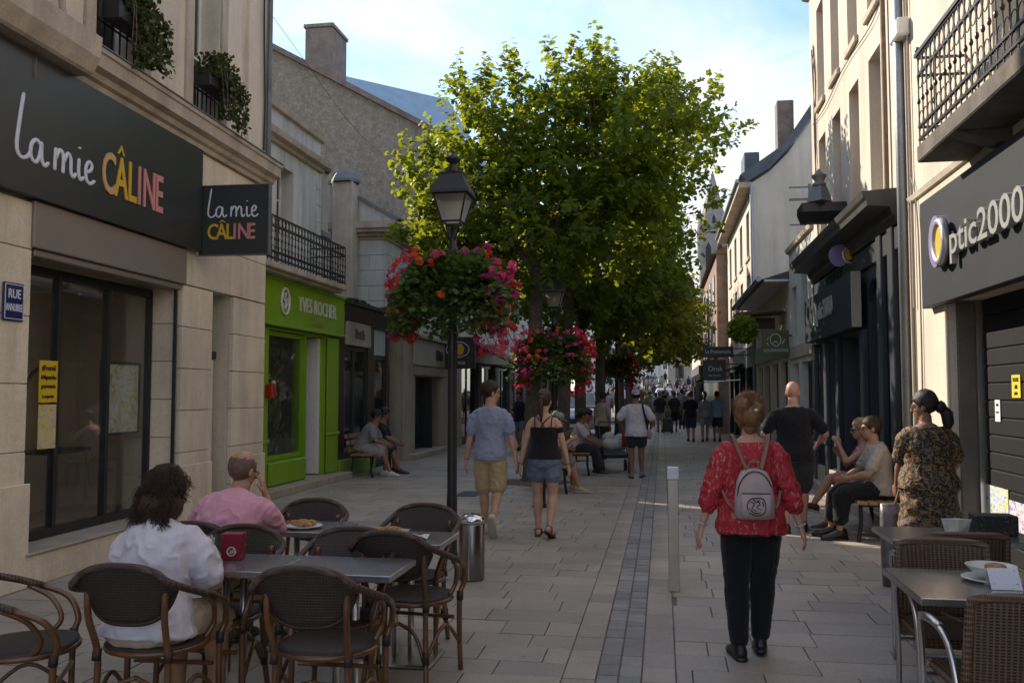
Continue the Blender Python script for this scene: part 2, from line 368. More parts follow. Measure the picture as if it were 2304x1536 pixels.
M_set_o=settm('gutter_sett_a','obj'); M_set_a=settm('gutter_sett_b','attr')
def unit_slab(mat,ch=.02,top=0.0):
    b=MB(); i=.5-ch
    b.add([(-.5,-.5,-1),(.5,-.5,-1),(.5,.5,-1),(-.5,.5,-1),(-.5,-.5,-.2),(.5,-.5,-.2),(.5,.5,-.2),(-.5,.5,-.2),(-i,-i,top),(i,-i,top),(i,i,top),(-i,i,top)],
      [(0,1,5,4),(1,2,6,5),(2,3,7,6),(3,0,4,7),(4,5,9,8),(5,6,10,9),(6,7,11,10),(7,4,8,11),(8,9,10,11)])
    return b
slabs=[];setts=[]
y=2.4
while y<46:
    d=random.choice((.27,.30,.30,.33)) 
    for (xa,xb) in ((-6.45,-.575),(.062,2.9)):
        x=xa-random.random()*.5
        while x<xb:
            w=random.choice((.30,.40,.47,.52,.60)); a=max(x,xa);b=min(x+w,xb)
            if xb-b<.12: b=xb; w=9
            if b-a>.05: slabs.append(((a+b)/2,y+d/2,b-a-.008,d-.008))
            x+=w
    for xa,xb in ((-.575,-.385),(-.13,.062)): slabs.append(((xa+xb)/2,y+d/2,xb-xa-.008,d-.008))
    y+=d
y=2.4
while y<46:
    big=y<6.15
    d=.20 if big else random.choice((.09,.10,.115))
    for xa,xb in ((-.385,-.26),(-.26,-.13)): setts.append(((xa+xb)/2,y+d/2,xb-xa-.01,d-.009))
    y+=d
def lay(items,name,mo,ma,parent,zoff):
    vis=[s for s in items if inview((s[0],s[1],0))]; vis.sort(key=lambda s:-(s[2]*s[3])/(s[0]**2+s[1]**2)**1.5)
    big=set(vis[:300]); um=unit_slab(mo).mesh(name,mo)
    for s in vis[:300]:
        dz=random.uniform(-.0035,.0025)
        o=part(name,um,parent,(s[0],s[1],zoff+dz),None,(s[2],s[3],.012)); o.rotation_euler=(random.uniform(-.004,.004),random.uniform(-.004,.004),random.uniform(-.004,.004))
    rest=[s for s in items if s not in big]; ub=unit_slab(ma); bv=np.array(ub.V); n=len(rest); A=np.array(rest)
    Vv=bv[None]*np.stack([A[:,2],A[:,3],np.full(n,.012)],1)[:,None,:]
    Vv=Vv+np.stack([A[:,0],A[:,1],zoff+rng.uniform(-.0035,.0025,n)],1)[:,None,:]
    bf=np.array(ub.F); Ff=(bf[None]+(np.arange(n)*len(bv))[:,None,None]).reshape(-1,4)
    o=part(name+'_field',np_mesh(name,Vv.reshape(-1,3),Ff,ma,attr=np.repeat(rng.random(n),len(bf))),parent); o['kind']='stuff'
lay(slabs,'paving_slab',M_slab_o,M_slab_a,pav,0)
g=MB(); g.add([(-.39,-4,-.024),(-.125,-4,-.024),(-.125,62,-.024),(-.39,62,-.024)],[(0,1,2,3)])
gut=MB().box(-.384,-.131,-3.9,61,-.02,-.0125).build('gutter_channel',M_joint); tag(gut,kind='structure')
lay(setts,'gutter_sett',M_set_o,M_set_a,gut,-.003)
# street climbing the hill beyond the pedestrian stretch
g=MB(); g.add([(-7,61.9,-.012),(4,61.9,-.012),(6,150,5.2),(-9,150,5.2),(8,260,9),(-12,260,9)],[(0,1,2,3),(3,2,4,5)])
tag(g.build('hill_road',mk('far_road',(.22,.20,.185),.8,.2,.5,.1,10)),kind='structure')
# tree pits / patch of rougher stone round the first tree
M_pit=mk('tree_pit',(.13,.10,.075),.98,.35,5,.9,14)
# ------------------------------------------------ facade helpers (local: x along facade, y inwards, z up)
def wallmb(u0,u1,z0,z1,t,ops=(),v=0.0,mb=None):
    mb=mb or MB()
    us=sorted({u0,u1,*[min(max(a,u0),u1) for o in ops for a in o[:2]]}); zs=sorted({z0,z1,*[min(max(a,z0),z1) for o in ops for a in o[2:4]]})
    def solid(i,j):
        if i<0 or j<0 or i>=len(us)-1 or j>=len(zs)-1: return None
        cu=(us[i]+us[i+1])/2;cz=(zs[j]+zs[j+1])/2
        return not any(a<cu<b and c<cz<d for a,b,c,d in ops)
    for i in range(len(us)-1):
        for j in range(len(zs)-1):
            if not solid(i,j): continue
            a,b,c,d=us[i],us[i+1],zs[j],zs[j+1]
            mb.add([(a,v,c),(b,v,c),(b,v,d),(a,v,d)],[(0,1,2,3)]); mb.add([(a,v+t,c),(b,v+t,c),(b,v+t,d),(a,v+t,d)],[(3,2,1,0)])
            if solid(i-1,j) is not True: mb.add([(a,v,c),(a,v,d),(a,v+t,d),(a,v+t,c)],[(0,1,2,3)])
            if solid(i+1,j) is not True: mb.add([(b,v,c),(b,v+t,c),(b,v+t,d),(b,v,d)],[(0,1,2,3)])
            if solid(i,j-1) is not True: mb.add([(a,v,c),(a,v+t,c),(b,v+t,c),(b,v,c)],[(0,1,2,3)])
            if solid(i,j+1) is not True: mb.add([(a,v,d),(b,v,d),(b,v+t,d),(a,v+t,d)],[(0,1,2,3)])
    return mb
def house(name,label,side,X,Y,skew=0):
    return thing(name,label,'building',(X,Y,0),(PI/2 if side=='L' else -PI/2)+skew)
def window(parent,u0,u1,z0,z1,v,fm,gm,nx=2,nz=3,fw=.05,name='window',room=.5,roommat=None):
    f=MB(); d=.05
    f.box(u0,u0+fw,v,v+d,z0,z1); f.box(u1-fw,u1,v,v+d,z0,z1); f.box(u0+fw,u1-fw,v+.002,v+d-.002,z0,z0+fw); f.box(u0+fw,u1-fw,v+.002,v+d-.002,z1-fw,z1)
    iw=(u1-u0-2*fw);ih=(z1-z0-2*fw);b=fw*.55
    for i in range(1,nx): c=u0+fw+iw*i/nx; f.box(c-b/2,c+b/2,v+.004,v+d-.004,z0+fw,z1-fw)
    for j in range(1,nz): c=z0+fw+ih*j/nz; f.box(u0+fw,u1-fw,v+.008,v+d-.008,c-b/2,c+b/2)
    w=f.build(name,fm,parent)
    for i in range(nx):
        for j in range(nz):
            a=u0+fw+iw*i/nx;c=u0+fw+iw*(i+1)/nx;e=z0+fw+ih*j/nz;h=z0+fw+ih*(j+1)/nz
            MB().box(a,c,v+.02,v+.026,e,h).build('pane',gm,w)
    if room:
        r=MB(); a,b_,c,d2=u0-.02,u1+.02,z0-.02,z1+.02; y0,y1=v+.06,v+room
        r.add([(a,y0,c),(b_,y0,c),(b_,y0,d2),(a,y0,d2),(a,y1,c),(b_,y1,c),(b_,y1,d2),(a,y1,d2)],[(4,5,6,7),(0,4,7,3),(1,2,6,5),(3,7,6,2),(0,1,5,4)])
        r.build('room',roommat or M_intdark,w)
    return w
def blocks(parent,u0,u1,z0,z1,v,mat,hts=.46,wid=.9,depth=.06,name='stone_block',off=0.0,joint=.007,skip=()):
    """courses of ashlar set proud of the wall core"""
    z=z0;k=0
    while z<z1-.05:
        h=min(hts,z1-z)
        if z1-z-h<.15: h=z1-z
        us=[u0]; x=u0+wid*((.5 if k%2 else 1.0)+off)
        while x<u1-.2*wid: us.append(x); x+=wid*random.uniform(.92,1.08)
        us.append(u1)
        for a,b in zip(us[:-1],us[1:]):
            if any(p<(a+b)/2<q and r<z+h/2<s_ for p,q,r,s_ in skip): continue
            pr=random.uniform(0,.004)
            MB().bbox(a+joint/2,b-joint/2,v-pr,v+depth,z+joint/2,z+h-joint/2,.005).build(name,mat,parent)
        z+=h;k+=1
def cornice(parent,u0,u1,z,prof,mat,name='cornice',ret0=False,ret1=False,v=0.0):
    """profile [(out,z)...] swept along the facade, closed ends"""
    poly=[(v-o,z+h) for o,h in prof]+[(v+.05,z+prof[-1][1]),(v+.05,z+prof[0][1])]
    return MB().prism(poly,0,u0,u1).build(name,mat,parent)
def core(parent,u0,u1,v0,v1,z0,z1,mat,name='side_wall'):
    return MB().box(u0,u1,v0,v1,z0,z1).build(name,mat,parent)
def railing(parent,u0,u1,v0,z0,z1,mat,nb,returns=(True,True),vwall=0.0,ornate=True,r=.008):
    """iron balcony railing: rails, single balusters, scrollwork"""
    rb=MB()
    for z in (z0+.05,z0+.16,z1-.16,z1): rb.box(u0,u1,v0-.012,v0+.012,z-.011,z+.011)
    for k,u in enumerate((u0,u1)):
        if returns[k]:
            for z in (z0+.05,z0+.16,z1-.16,z1-.001): rb.box(u-.012,u+.012,v0+.012,vwall,z-.010,z+.010)
    rl=rb.build('rail',mat,parent)
    bm=MB().tube([(0,0,z0),(0,0,z1)],r,6).mesh('baluster',mat)
    if ornate:
        sp=MB().tube([(0,0,z0+.17),(0,0,z0+.28)],[.013,.004],6).tube([(0,0,z1-.28),(0,0,z1-.17)],[.004,.013],6)
        sp.ell((0,0,(z0+z1)/2),(.017,.017,.03),8,6); bm=None
        sp.tube([(0,0,z0),(0,0,z1)],r,6); bm=sp.mesh('baluster',mat)
    for i in range(nb+1): part('baluster',bm,parent,(u0+(u1-u0)*i/nb,v0,0))
    for k,u in enumerate((u0,u1)):
        if returns[k]:
            n=max(2,int(abs(vwall-v0)/((u1-u0)/nb)))
            for i in range(1,n): part('baluster',bm,parent,(u,v0+(vwall-v0)*i/n,0))
    if ornate:
        sc=MB(); st=(u1-u0)/nb
        for i in range(nb):
            c=u0+st*(i+.5)
            for zc,h in ((z0+.105,.045),(z1-.08,.065),((z0+z1)/2+.16,.06),((z0+z1)/2-.16,.06)):
                P=[(c+st*.42*math.cos(t),v0,zc+h*math.sin(t)) for t in np.linspace(0,2*PI,11)[:-1]]; sc.tube(P,.0048,5,closed=True)
        sc.build('scrollwork',mat,parent)['kind']='stuff'
    return rl
def strokes(paths,w=.09,depth=.03,k=6):
    """hand-drawn lettering: flattened round strokes in xz plane"""
    mb=MB()
    for p in paths:
        pts=catmull([(a,0,b) for a,b in p],k); n=len(pts)
        rings=[]
        for i in range(n):
            t=unit(pts[min(i+1,n-1)]-pts[max(i-1,0)]); nrm=np.array([-t[2],0,t[0]])
            rr=w/2*(1 if 0<i<n-1 else .55); rings.append((pts[i],nrm*rr,np.array([0,-depth/2,0])))
        mb.loft(rings,10,True,p=3)
    return mb
SCRIPT=[[(.28,2.7),(.13,1.6),(.02,.45),(.2,.06),(.5,.12),(.72,.4)],[(1.2,.85),(.98,1.0),(.74,.75),(.72,.25),(.95,.05),(1.15,.35),(1.24,.95),(1.26,.35),(1.42,.04),(1.64,.25)],
 [(2.0,1.02),(1.98,.5),(1.97,.02)],[(1.98,.5),(2.2,.98),(2.4,.85),(2.43,.4),(2.42,.02)],[(2.43,.5),(2.66,.98),(2.84,.8),(2.87,.25),(3.0,.04),(3.15,.25)],[(3.32,.98),(3.31,.35),(3.42,.05),(3.64,.22)],[(3.33,1.5),(3.34,1.42)],
 [(3.74,.5),(4.0,.62),(4.1,.88),(3.93,1.02),(3.74,.72),(3.78,.2),(4.0,.03),(4.3,.25)]]
M_lw=mk('letter_white',(.66,.67,.72),.4,.03,4,0); M_lo=mk('letter_orange',(.62,.36,.17),.45,.03,4,0); M_ly=mk('letter_yellow',(.66,.40,.02),.45,.03,4,0); M_lp=mk('letter_pink',(.62,.25,.22),.45,.03,4,0)
def caline(parent,u,z,s,wid,depth,v):
    """C A L in warm yellow, I N E in pink, circumflex over the A"""
    x=u; 
    for ch,m,adv in (('C',M_lo,.66),('A',M_ly,.66),('L',M_ly,.52),('I',M_lp,.30),('N',M_lp,.72),('E',M_lp,.6)):
        t=text_mb(ch,s*1.42,depth,wid,s*.02,'LEFT'); shift(t,x,v,z); t.build('letter',m,parent)
        if ch=='A':
            MB().prism([(x+.14*s*wid,z+s*1.06),(x+.33*s*wid*1.25,z+s*1.30),(x+.66*s*wid,z+s*1.06),(x+.56*s*wid,z+s*1.06),(x+.33*s*wid*1.25,z+s*1.19),(x+.25*s*wid,z+s*1.06)],1,v-depth,v+depth).build('accent',m,parent)
        x+=adv*s*wid*1.42
# ================================================ LEFT: bakery building on the corner
A=house('bakery_building','beige stone building with dark bakery fascia and tall upper windows','L',-4.95,0,math.atan(.037))
ops=[(6.62,9.17,.26,2.82),(9.90,10.47,.02,2.84)]
wallmb(-3,11.45,0,4.44,.6,ops,.062).build('wall',M_stone,A)
blocks(A,5.0,6.62,0,3.2,0,M_stone,.56,1.62,off=-.03)
blocks(A,9.17,9.90,.0,2.82,.0,M_stone,.47,.75); blocks(A,10.47,11.45,0,2.82,.0,M_stone,.47,1.0)
blocks(A,9.17,11.45,2.83,4.42,.0,M_stone,.53,1.2,skip=[(8.2,9.4,3.2,4.5)])
blocks(A,5.0,6.66,.0,.86,-.028,M_stone,.86,1.66,depth=.026,name='plinth_block'); blocks(A,9.13,9.92,0,.80,-.024,M_stone,.80,.8,depth=.022,name='plinth_block'); blocks(A,10.45,11.47,0,.80,-.024,M_stone,.8,1.05,depth=.022,name='plinth_block')
# recess stones of the shop bay (far jamb) and door
for k in range(6):
    MB().bbox(9.115,9.168,.064,.322,.28+k*.42,.28+k*.42+.413,.004).build('stone_block',M_stone,A)
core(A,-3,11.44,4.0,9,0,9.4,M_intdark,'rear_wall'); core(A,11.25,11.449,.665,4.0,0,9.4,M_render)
wops=[(7.43,8.24,4.84,7.3),(9.31,10.0,4.84,7.3),(5.2,6.0,4.84,7.3)]
wallmb(-3,11.45,4.75,9.6,.45,wops,.03).build('upper_wall',M_render,A)
MB().box(-3,11.6,-.25,4.5,9.6,9.9).build('roof_edge',M_corn,A)
for a,b,c,d in wops:
    window(A,a+.002,b-.002,c+.02,d,.27,M_white,M_glassd,2,3,.06)
    for q in ((a-.16,a-.01),(b+.01,b+.16)): MB().bbox(q[0],q[1],-.012,.05,4.86,7.34,.01).build('window_surround',M_corn,A)
    MB().bbox(a-.2,b+.2,-.05,.05,4.755,4.835,.01).build('sill',M_corn,A)
MB().bbox(10.75,11.46,-.03,.04,4.77,9.55,.01).build('corner_pilaster',M_render,A)
cornice(A,4.0,11.46,4.425,[(.0,0),(.05,.0),(.06,.05),(.10,.07),(.12,.12),(.19,.15),(.20,.27),(.22,.28),(.22,.325)],M_corn)
cornice(A,4.0,11.47,4.752,[(.235,0),(.235,.012),(.0,.05)],M_lead,'cornice_flashing')
cornice(A,3.5,7.05,4.36,[(.205,.07),(.23,.09),(.30,.22),(.31,.41),(.0,.44)],M_corn,'stone_hood')
# bay: step, housing panel, aluminium frame, panes, room behind
MB().bbox(6.66,9.12,-.03,.62,0,.26,.008).build('step',M_stone,A); MB().bbox(6.62,9.17,-.05,.53,.262,.285,.006).build('threshold',M_cream,A)
MB().bbox(6.60,9.19,-.035,.3,2.82,3.215,.008).build('shutter_housing',M_taupe,A); MB().bbox(6.66,9.13,.0,.2,2.755,2.818,.01).build('shutter_bar',M_taupe,A)
MB().box(9.085,9.112,.03,.06,.29,2.75).build('shutter_guide',M_dark,A)
def glazing(parent,us,z0,z1,v,fm,gm,fw=.055,name='shop_window'):
    w=MB(); w.box(us[0],us[-1],v-.03,v+.03,z0,z0+fw*1.5); w.box(us[0],us[-1],v-.03,v+.03,z1-fw*1.5,z1)
    for u in us: w.box(max(us[0],u-fw/2),min(us[-1],u+fw/2),v-.034,v+.034,z0,z1)
    w=w.build(name,fm,parent)
    for a,b in zip(us[:-1],us[1:]): MB().box(a+.02,b-.02,v-.004,v+.004,z0+fw,z1-fw).build('pane',gm,w)
    return w
glazing(A,[6.63,7.0,7.49,8.30,9.11],.29,2.75,.36,M_dark,M_glass)
r=MB(); r.box(6.2,9.9,1.7,1.74,.2,2.9); r.box(9.88,9.9,.67,1.7,.2,2.9); r.box(6.2,6.23,.67,1.7,.2,2.9); r.build('interior_wall',M_int,A)
MB().box(6.2,9.9,.40,2.42,.2,.27).build('interior_floor',M_floorin,A); MB().box(6.2,9.9,.67,2.42,2.85,2.9).build('interior_ceiling',M_int,A)
# small private door
MB().bbox(9.92,10.45,.30,.36,.02,2.02,.01).build('door',mk('door_teal_grey',(.22,.30,.30),.5,.1,3,0),A); MB().bbox(9.88,10.49,.22,.40,2.03,2.13,.01).build('door_lintel',M_dark,A)
MB().box(9.92,10.45,.32,.33,2.14,2.82).build('fanlight',mk('teal_pane',(.10,.32,.34),.2,.1,3,0),A); MB().bbox(10.36,10.44,.24,.30,.03,2.02,.008).build('door_jamb',M_white,A)
MB().ell((10.0,.28,1.05),(.02,.02,.02),8,6).build('door_handle',M_steel,A)
# pipes and cables at the corner
pp=MB(); pp.tube([(11.30,-.075,4.8),(11.30,-.075,9.5)],.035,8); pp.build('downpipe',M_lead,A)
pp=MB(); pp.tube(catmull([(11.0,-.05,7.6),(11.12,-.055,7.2),(11.16,-.05,6.5),(11.2,-.055,5.6),(11.2,-.05,4.9)],5),.012,6); pp.tube(catmull([(10.5,-.02,8.2),(10.9,-.05,7.5),(11.1,-.06,7.1)],5),.012,6); pp.build('cable',M_black,A)
pp=MB(); pp.tube(catmull([(6.85,-.05,5.6),(6.87,-.06,5.3),(6.84,-.05,5.05),(6.9,-.05,4.82)],5),[.035]*6+[.03]*10,8); pp.build('rain_pipe',M_corn,A)
# fascia sign (a thing of its own) in the facade frame
def inframe(b,name,label,cat,u,v,z,group=None):
    o=thing(name,label,cat,(0,0,0),0,group); Mx=Matrix.Translation(b.location)@Matrix.Rotation(b.rotation_euler[2],4,'Z')
    o.location=Mx@Vector((u,v,z)); o.rotation_euler=(0,0,b.rotation_euler[2]); return o
SG=inframe(A,'shop_fascia','long charcoal fascia board with handwritten white and coloured bakery lettering','shop sign',0,0,0)
MB().bbox(3.5,9.42,-.085,-.005,3.222,4.41,.006).build('board',M_char,SG)
st=strokes(SCRIPT,.165,.05); st.V=[(6.27+x*.247,-.088+y*.4,3.50+z*.20) for x,y,z in st.V]; st.build('script_lettering',M_lw,SG,True)
caline(SG,7.43,3.495,.385,.60,.006,-.093)
MB().tube(catmull([(6.47,-.10,4.42),(6.46,-.10,4.3),(6.475,-.10,4.2)],4),.003,5).build('string',M_wood,SG)
# projecting box sign
PX=inframe(A,'projecting_sign','square charcoal box sign jutting from the bakery wall with two-line lettering','shop sign',9.46,-.02,3.19)
MB().bbox(-.03,.03,-.86,-.02,0,.80,.005).build('box',M_char,PX)
bo=MB(); 
for q in ((-.036,.036,-.866,-.015,-.008,.0),(-.036,.036,-.866,-.015,.80,.808),(-.036,.036,-.872,-.86,-.008,.808)): bo.box(*q)
bo.build('edge_trim',M_lead,PX); [MB().tube([(0,-.02,q),(0,.03,q)],.02,8).build('bracket',M_dark,PX) for q in (.12,.7)]
st=strokes(SCRIPT,.15,.05,4); st.V=[(-.034+y*.1,-.13-x*.142,.43+z*.125) for x,y,z in st.V]; st.F=[f[::-1] for f in st.F]; st.build('script_lettering',M_lw,PX,True)
# lettering is read from the -u side: text runs from the wall outwards
for ch,m,xx in (('C',M_ly,.125),('A',M_ly,.235),('L',M_ly,.35),('I',M_lp,.435),('N',M_lp,.49),('E',M_lp,.61)):
    t=text_mb(ch,.255,.003,.78,.004,'LEFT'); t.V=[(-.034+y,-xx-x,.18+z) for x,y,z in t.V]; t.F=[f[::-1] for f in t.F]; t.build('letter',m,PX)
    if ch=='A': MB().prism([(-xx-.03,.37),(-xx-.075,.405),(-xx-.12,.37),(-xx-.10,.37),(-xx-.075,.388),(-xx-.05,.37)],0,-.037,-.031).build('accent',m,PX)
# street name plate
NP=inframe(A,'street_plate','blue enamel street name plate with white border on the stone pier','sign',6.395,-.012,2.34)
M_enam=mk('blue_enamel',(.010,.018,.10),.25,.1,6,0); MB().bbox(-.125,.125,-.012,.008,-.155,.155,.01).build('plate',M_enam,NP)
b=MB()
for q in ((-.11,.11,-.016,-.012,.135,.141),(-.11,.11,-.016,-.012,-.141,-.135),(-.111,-.105,-.016,-.012,-.14,.14),(.105,.111,-.016,-.012,-.14,.14)): b.box(*q)
b.build('border',M_lw,NP)
shift(text_mb('RUE',.105,.002,.8,.001),0,-.014,.03).build('lettering',M_lw,NP); shift(text_mb('ANNUIREE',.085,.002,.48,.0008),0,-.014,-.075).build('lettering',M_lw,NP)
# posters in the bay, menu board inside
def board(b,name,label,u,v,z,w,h,base,cols,frame=None,sc=14,cat='poster',lines=(),lm=None):
    o=inframe(b,name,label,cat,u,v,z)
    MB().box(-w/2,w/2,0,.006,-h/2,h/2).build('sheet',printmat('print_'+name+str(len(MATS))+label[:12],base,cols,sc,.5,thr=.56) if cols else mk('paper_'+label[:14],base,.6,.03,5,0),o)
    if frame:
        f=MB()
        for q in ((-w/2-.03,-w/2,-.01,.012,-h/2-.03,h/2+.03),(w/2,w/2+.03,-.01,.012,-h/2-.03,h/2+.03),(-w/2,w/2,-.01,.011,h/2,h/2+.03),(-w/2,w/2,-.01,.011,-h/2-.03,-h/2)): f.box(*q)
        f.build('frame',frame,o)
    for txt,sz,x,zz in lines: shift(text_mb(txt,sz,.0015,.8,.0008),x,-.003,zz).build('lettering',lm or M_dark,o)
    return o
M_yel=(.72,.48,.01)
board(A,'yellow_notice','yellow notice with four lines of black lettering on shop glass',7.33,.31,1.71,.26,.38,M_yel,None,lines=[('#Fournil',.07,0,.10),('&Mignardise',.055,0,.02),('gourmande',.055,0,-.06),('à emporter',.045,0,-.15)])
board(A,'opening_notice','yellow bordered timetable poster below the yellow notice',7.33,.31,1.30,.25,.40,(.66,.55,.28),[(.7,.45,.02),(.35,.42,.5)],None,18)
board(A,'menu_board','framed pale menu board with yellow and orange food pictures behind the glass',8.70,.43,1.55,.68,.72,(.74,.77,.70),[(.74,.68,.45),(.70,.48,.08),(.45,.55,.6)],M_dark,5.5,'menu board')
CT=inframe(A,'console_table','thin dark console table standing inside the bakery window','table',8.35,.95,.27); b=MB(); b.bbox(-.35,.35,-.2,.2,.72,.76,.006); b.build('table_top',M_dark,CT)
for sx in (-.32,.32):
    for sy in (-.17,.17): MB().box(sx-.015,sx+.015,sy-.015,sy+.015,0,.72).build('leg',M_steel,CT)
AR=inframe(A,'arched_screen','dark thin arched metal stand inside the bakery','stand',7.85,.75,.27); MB().tube([(-.25,0,0),(-.25,0,1.25)]+[(-.25+.32*(1-math.cos(t)),0,1.25+.35*math.sin(t)) for t in np.linspace(0.1,PI/2,8)],.018,8).build('arch',M_dark,AR)
MB().bbox(-.3,.35,-.1,.1,0,.02,.004).build('base',M_dark,AR)
BC=inframe(A,'black_chair','rounded black chair back beside the stone pier','chair',6.72,.22,.285)
b=MB(); b.loft([((0,0,.0),(.05,0,0),(0,.16,0)),((0,0,.15),(.06,0,0),(0,.20,0)),((0,0,.40),(.06,0,0),(0,.19,0)),((0,0,.58),(.05,0,0),(0,.13,0)),((0,0,.66),(.02,0,0),(0,.05,0))],16); b.build('padded_back',clothmat('jetblack',(.008,.008,.009)),BC,True)
# ================================================ LEFT: cosmetics shop with green front and balcony
B=house('green_shop_building','white rendered building with apple green cosmetics shopfront below a balcony','L',-6.12,11.47)
wops=[(1.86,2.66,3.62,5.25),(3.0,3.6,3.62,5.3)]
wops=[(2.75,3.45,3.62,5.55)]
wallmb(0,4.72,3.55,5.85,.4,wops,.38).build('upper_wall',M_whitewall,B)
for a,b_,c,d in wops: window(B,a+.002,b_-.002,c,d,.62,M_white,M_glassd,2,4,.05)
MB().box(2.75,2.80,.5,.53,3.62,5.55).build('shutter',M_zinc,B)
cornice(B,0,4.74,5.85,[(.0,0),(.06,.02),(.08,.07),(.17,.10),(.19,.16),(.20,.20),(.0,.23)],M_corn,v=.38)
wallmb(0,4.6,6.05,6.42,.3,(),.34).build('parapet',M_whitewall,B); cornice(B,0,4.66,6.42,[(.0,0),(.07,.02),(.09,.09),(.0,.12)],M_corn,'coping',v=.34)
core(B,0,4.7,.8,8,0,6.2,M_whitewall)
for k in range(7): MB().bbox(4.50,4.724,.362,.40,3.6+k*.32,3.6+k*.32+.313,.006).build('quoin_block',M_whitewall,B)
# shopfront joinery
gw=wallmb(0,4.8,.12,2.66,.25,[(1.72,3.22,.52,2.62),(3.24,4.12,.12,2.62)],.0).build('shopfront',M_green,B)
MB().bbox(0,4.83,-.10,.30,2.672,3.46,.01).build('fascia',M_green,B); MB().bbox(0,4.85,-.125,-.10,2.672,2.72,.006).build('fascia_moulding',M_green,B); MB().bbox(0,4.85,-.125,-.10,3.40,3.455,.006).build('fascia_moulding',M_green,B)
for a,b_ in ((1.46,1.70),(4.14,4.78)):
    for z0,z1 in ((.14,.82),(.88,2.64)): MB().bbox(a+.03,b_-.05,-.03,.0,z0,z1,.008).build('pilaster_panel',M_green,B)
    MB().bbox(a,b_,-.045,.0,.82,.88,.008).build('moulding',M_green,B)
MB().bbox(1.72,3.20,-.035,.0,.14,.50,.01).build('stall_riser',M_green,B)
glazing(B,[1.73,3.20],.53,2.61,.1,M_green,M_glass,.05)
MB().box(3.225,3.245,.06,1.2,.13,2.62).build('side_glass_post',M_steel,B)
MB().bbox(4.02,4.119,.10,1.3,.14,2.61,.006).build('white_jamb',M_white,B); MB().box(4.121,4.15,-.004,.01,.13,2.63).build('dark_edge',M_dark,B)
MB().bbox(0,4.86,-.28,1.3,0,.12,.01).build('step',M_cream,B)
r=MB(); r.box(0,4.7,1.9,1.95,.12,2.66); r.box(0,4.7,.24,1.95,2.63,2.66); r.box(1.5,1.55,.26,1.9,.12,2.66); r.build('interior_wall',mk('mural_inside',(.42,.43,.26),.7,.5,3,0,col2=(.16,.20,.06)),B)
MB().box(0,4.7,.26,1.9,.121,.13).build('interior_floor',M_floorin,B)
# leafy display in the window
n=900; pos=np.stack([rng.uniform(1.8,3.15,n),rng.uniform(.35,.8,n),.55+rng.beta(1.2,1.5,n)*1.8],1); d=rng.normal(size=(n,3))*.4+[0,0,.9]
lv=np.array([(0,0,0),(.5,.5,.08),(0,1,0),(-.5,.5,.08)])*[.25,1,1]; Vv,Ff=scatter(lv,np.array([(0,1,2,3)]),pos,frames(d,rng.uniform(0,6,n)),rng.uniform(.10,.28,n))
DP=inframe(B,'window_greenery','tall olive green plant display behind the green shop window','plant',0,0,0)
part('foliage',np_mesh('foliage',Vv,Ff,leafmat('display_leaf',[(.09,.11,.03),(.22,.25,.06),(.36,.34,.12)],.3),attr=rng.random(n)),DP); MB().bbox(1.8,3.15,.4,.75,.131,.56,.02).build('trough',M_brown,DP)
# lettering on fascia
FS=inframe(B,'green_fascia_lettering','white raised shop name with round leaf emblem on green fascia','shop sign',0,-.10,0)
M_off=mk('letter_offwhite',(.66,.66,.60),.45,.03,4,0)
shift(text_mb('YVES ROCHER',.36,.008,.72,.002,sp=1.06),3.47,-.012,2.985).build('lettering',M_off,FS); shift(text_mb('LA BEAUTE',.12,.01,.8,.002),3.45,-.012,2.80).build('tagline',mk('dull_green_letter',(.25,.30,.08),.5,.05,4,0),FS)
b=MB(); P=[(2.05+.155*math.cos(t),-.02,3.09+.21*math.sin(t)) for t in np.linspace(0,2*PI,29)[:-1]]; b.tube(P,.022,8,closed=True); b.build('emblem_ring',M_off,FS,True)
b=strokes([[(2.05,2.95),(2.04,3.1),(2.07,3.24)],[(2.05,3.08),(1.96,3.13),(1.95,3.21),(2.03,3.18),(2.05,3.08)],[(2.06,3.0),(2.15,3.06),(2.15,3.14),(2.08,3.1),(2.06,3.0)],[(2.04,2.98),(1.97,2.99),(1.93,3.05)]],.025,.03); b.V=[(x,y-.02,z) for x,y,z in b.V]; b.build('emblem_leaf',M_off,FS)
AL=inframe(B,'alarm_box','small red alarm box beside the green shopfront','alarm box',1.62,-.09,1.64); MB().bbox(-.08,.08,-.06,.06,-.11,.11,.015).build('case',mk('red_plastic',(.40,.02,.015),.35,.1,5,0),AL); MB().lathe([(.04,0),(.045,.02),(.02,.05)],12).build('beacon',mk('beacon',(.6,.35,.25),.3,.1,5,0),AL,True,(0,-.04,.11))
# balcony (part of the building)
bl=MB(); bl.bbox(-.2,4.25,-.36,.38,3.50,3.60,.015); bl.bbox(-.2,4.2,-.28,.3,3.455,3.50,.01); bl.build('balcony_slab',M_corn,B)
railing(B,-.1,4.2,-.33,3.60,4.30,M_black,34,(False,True),.36)
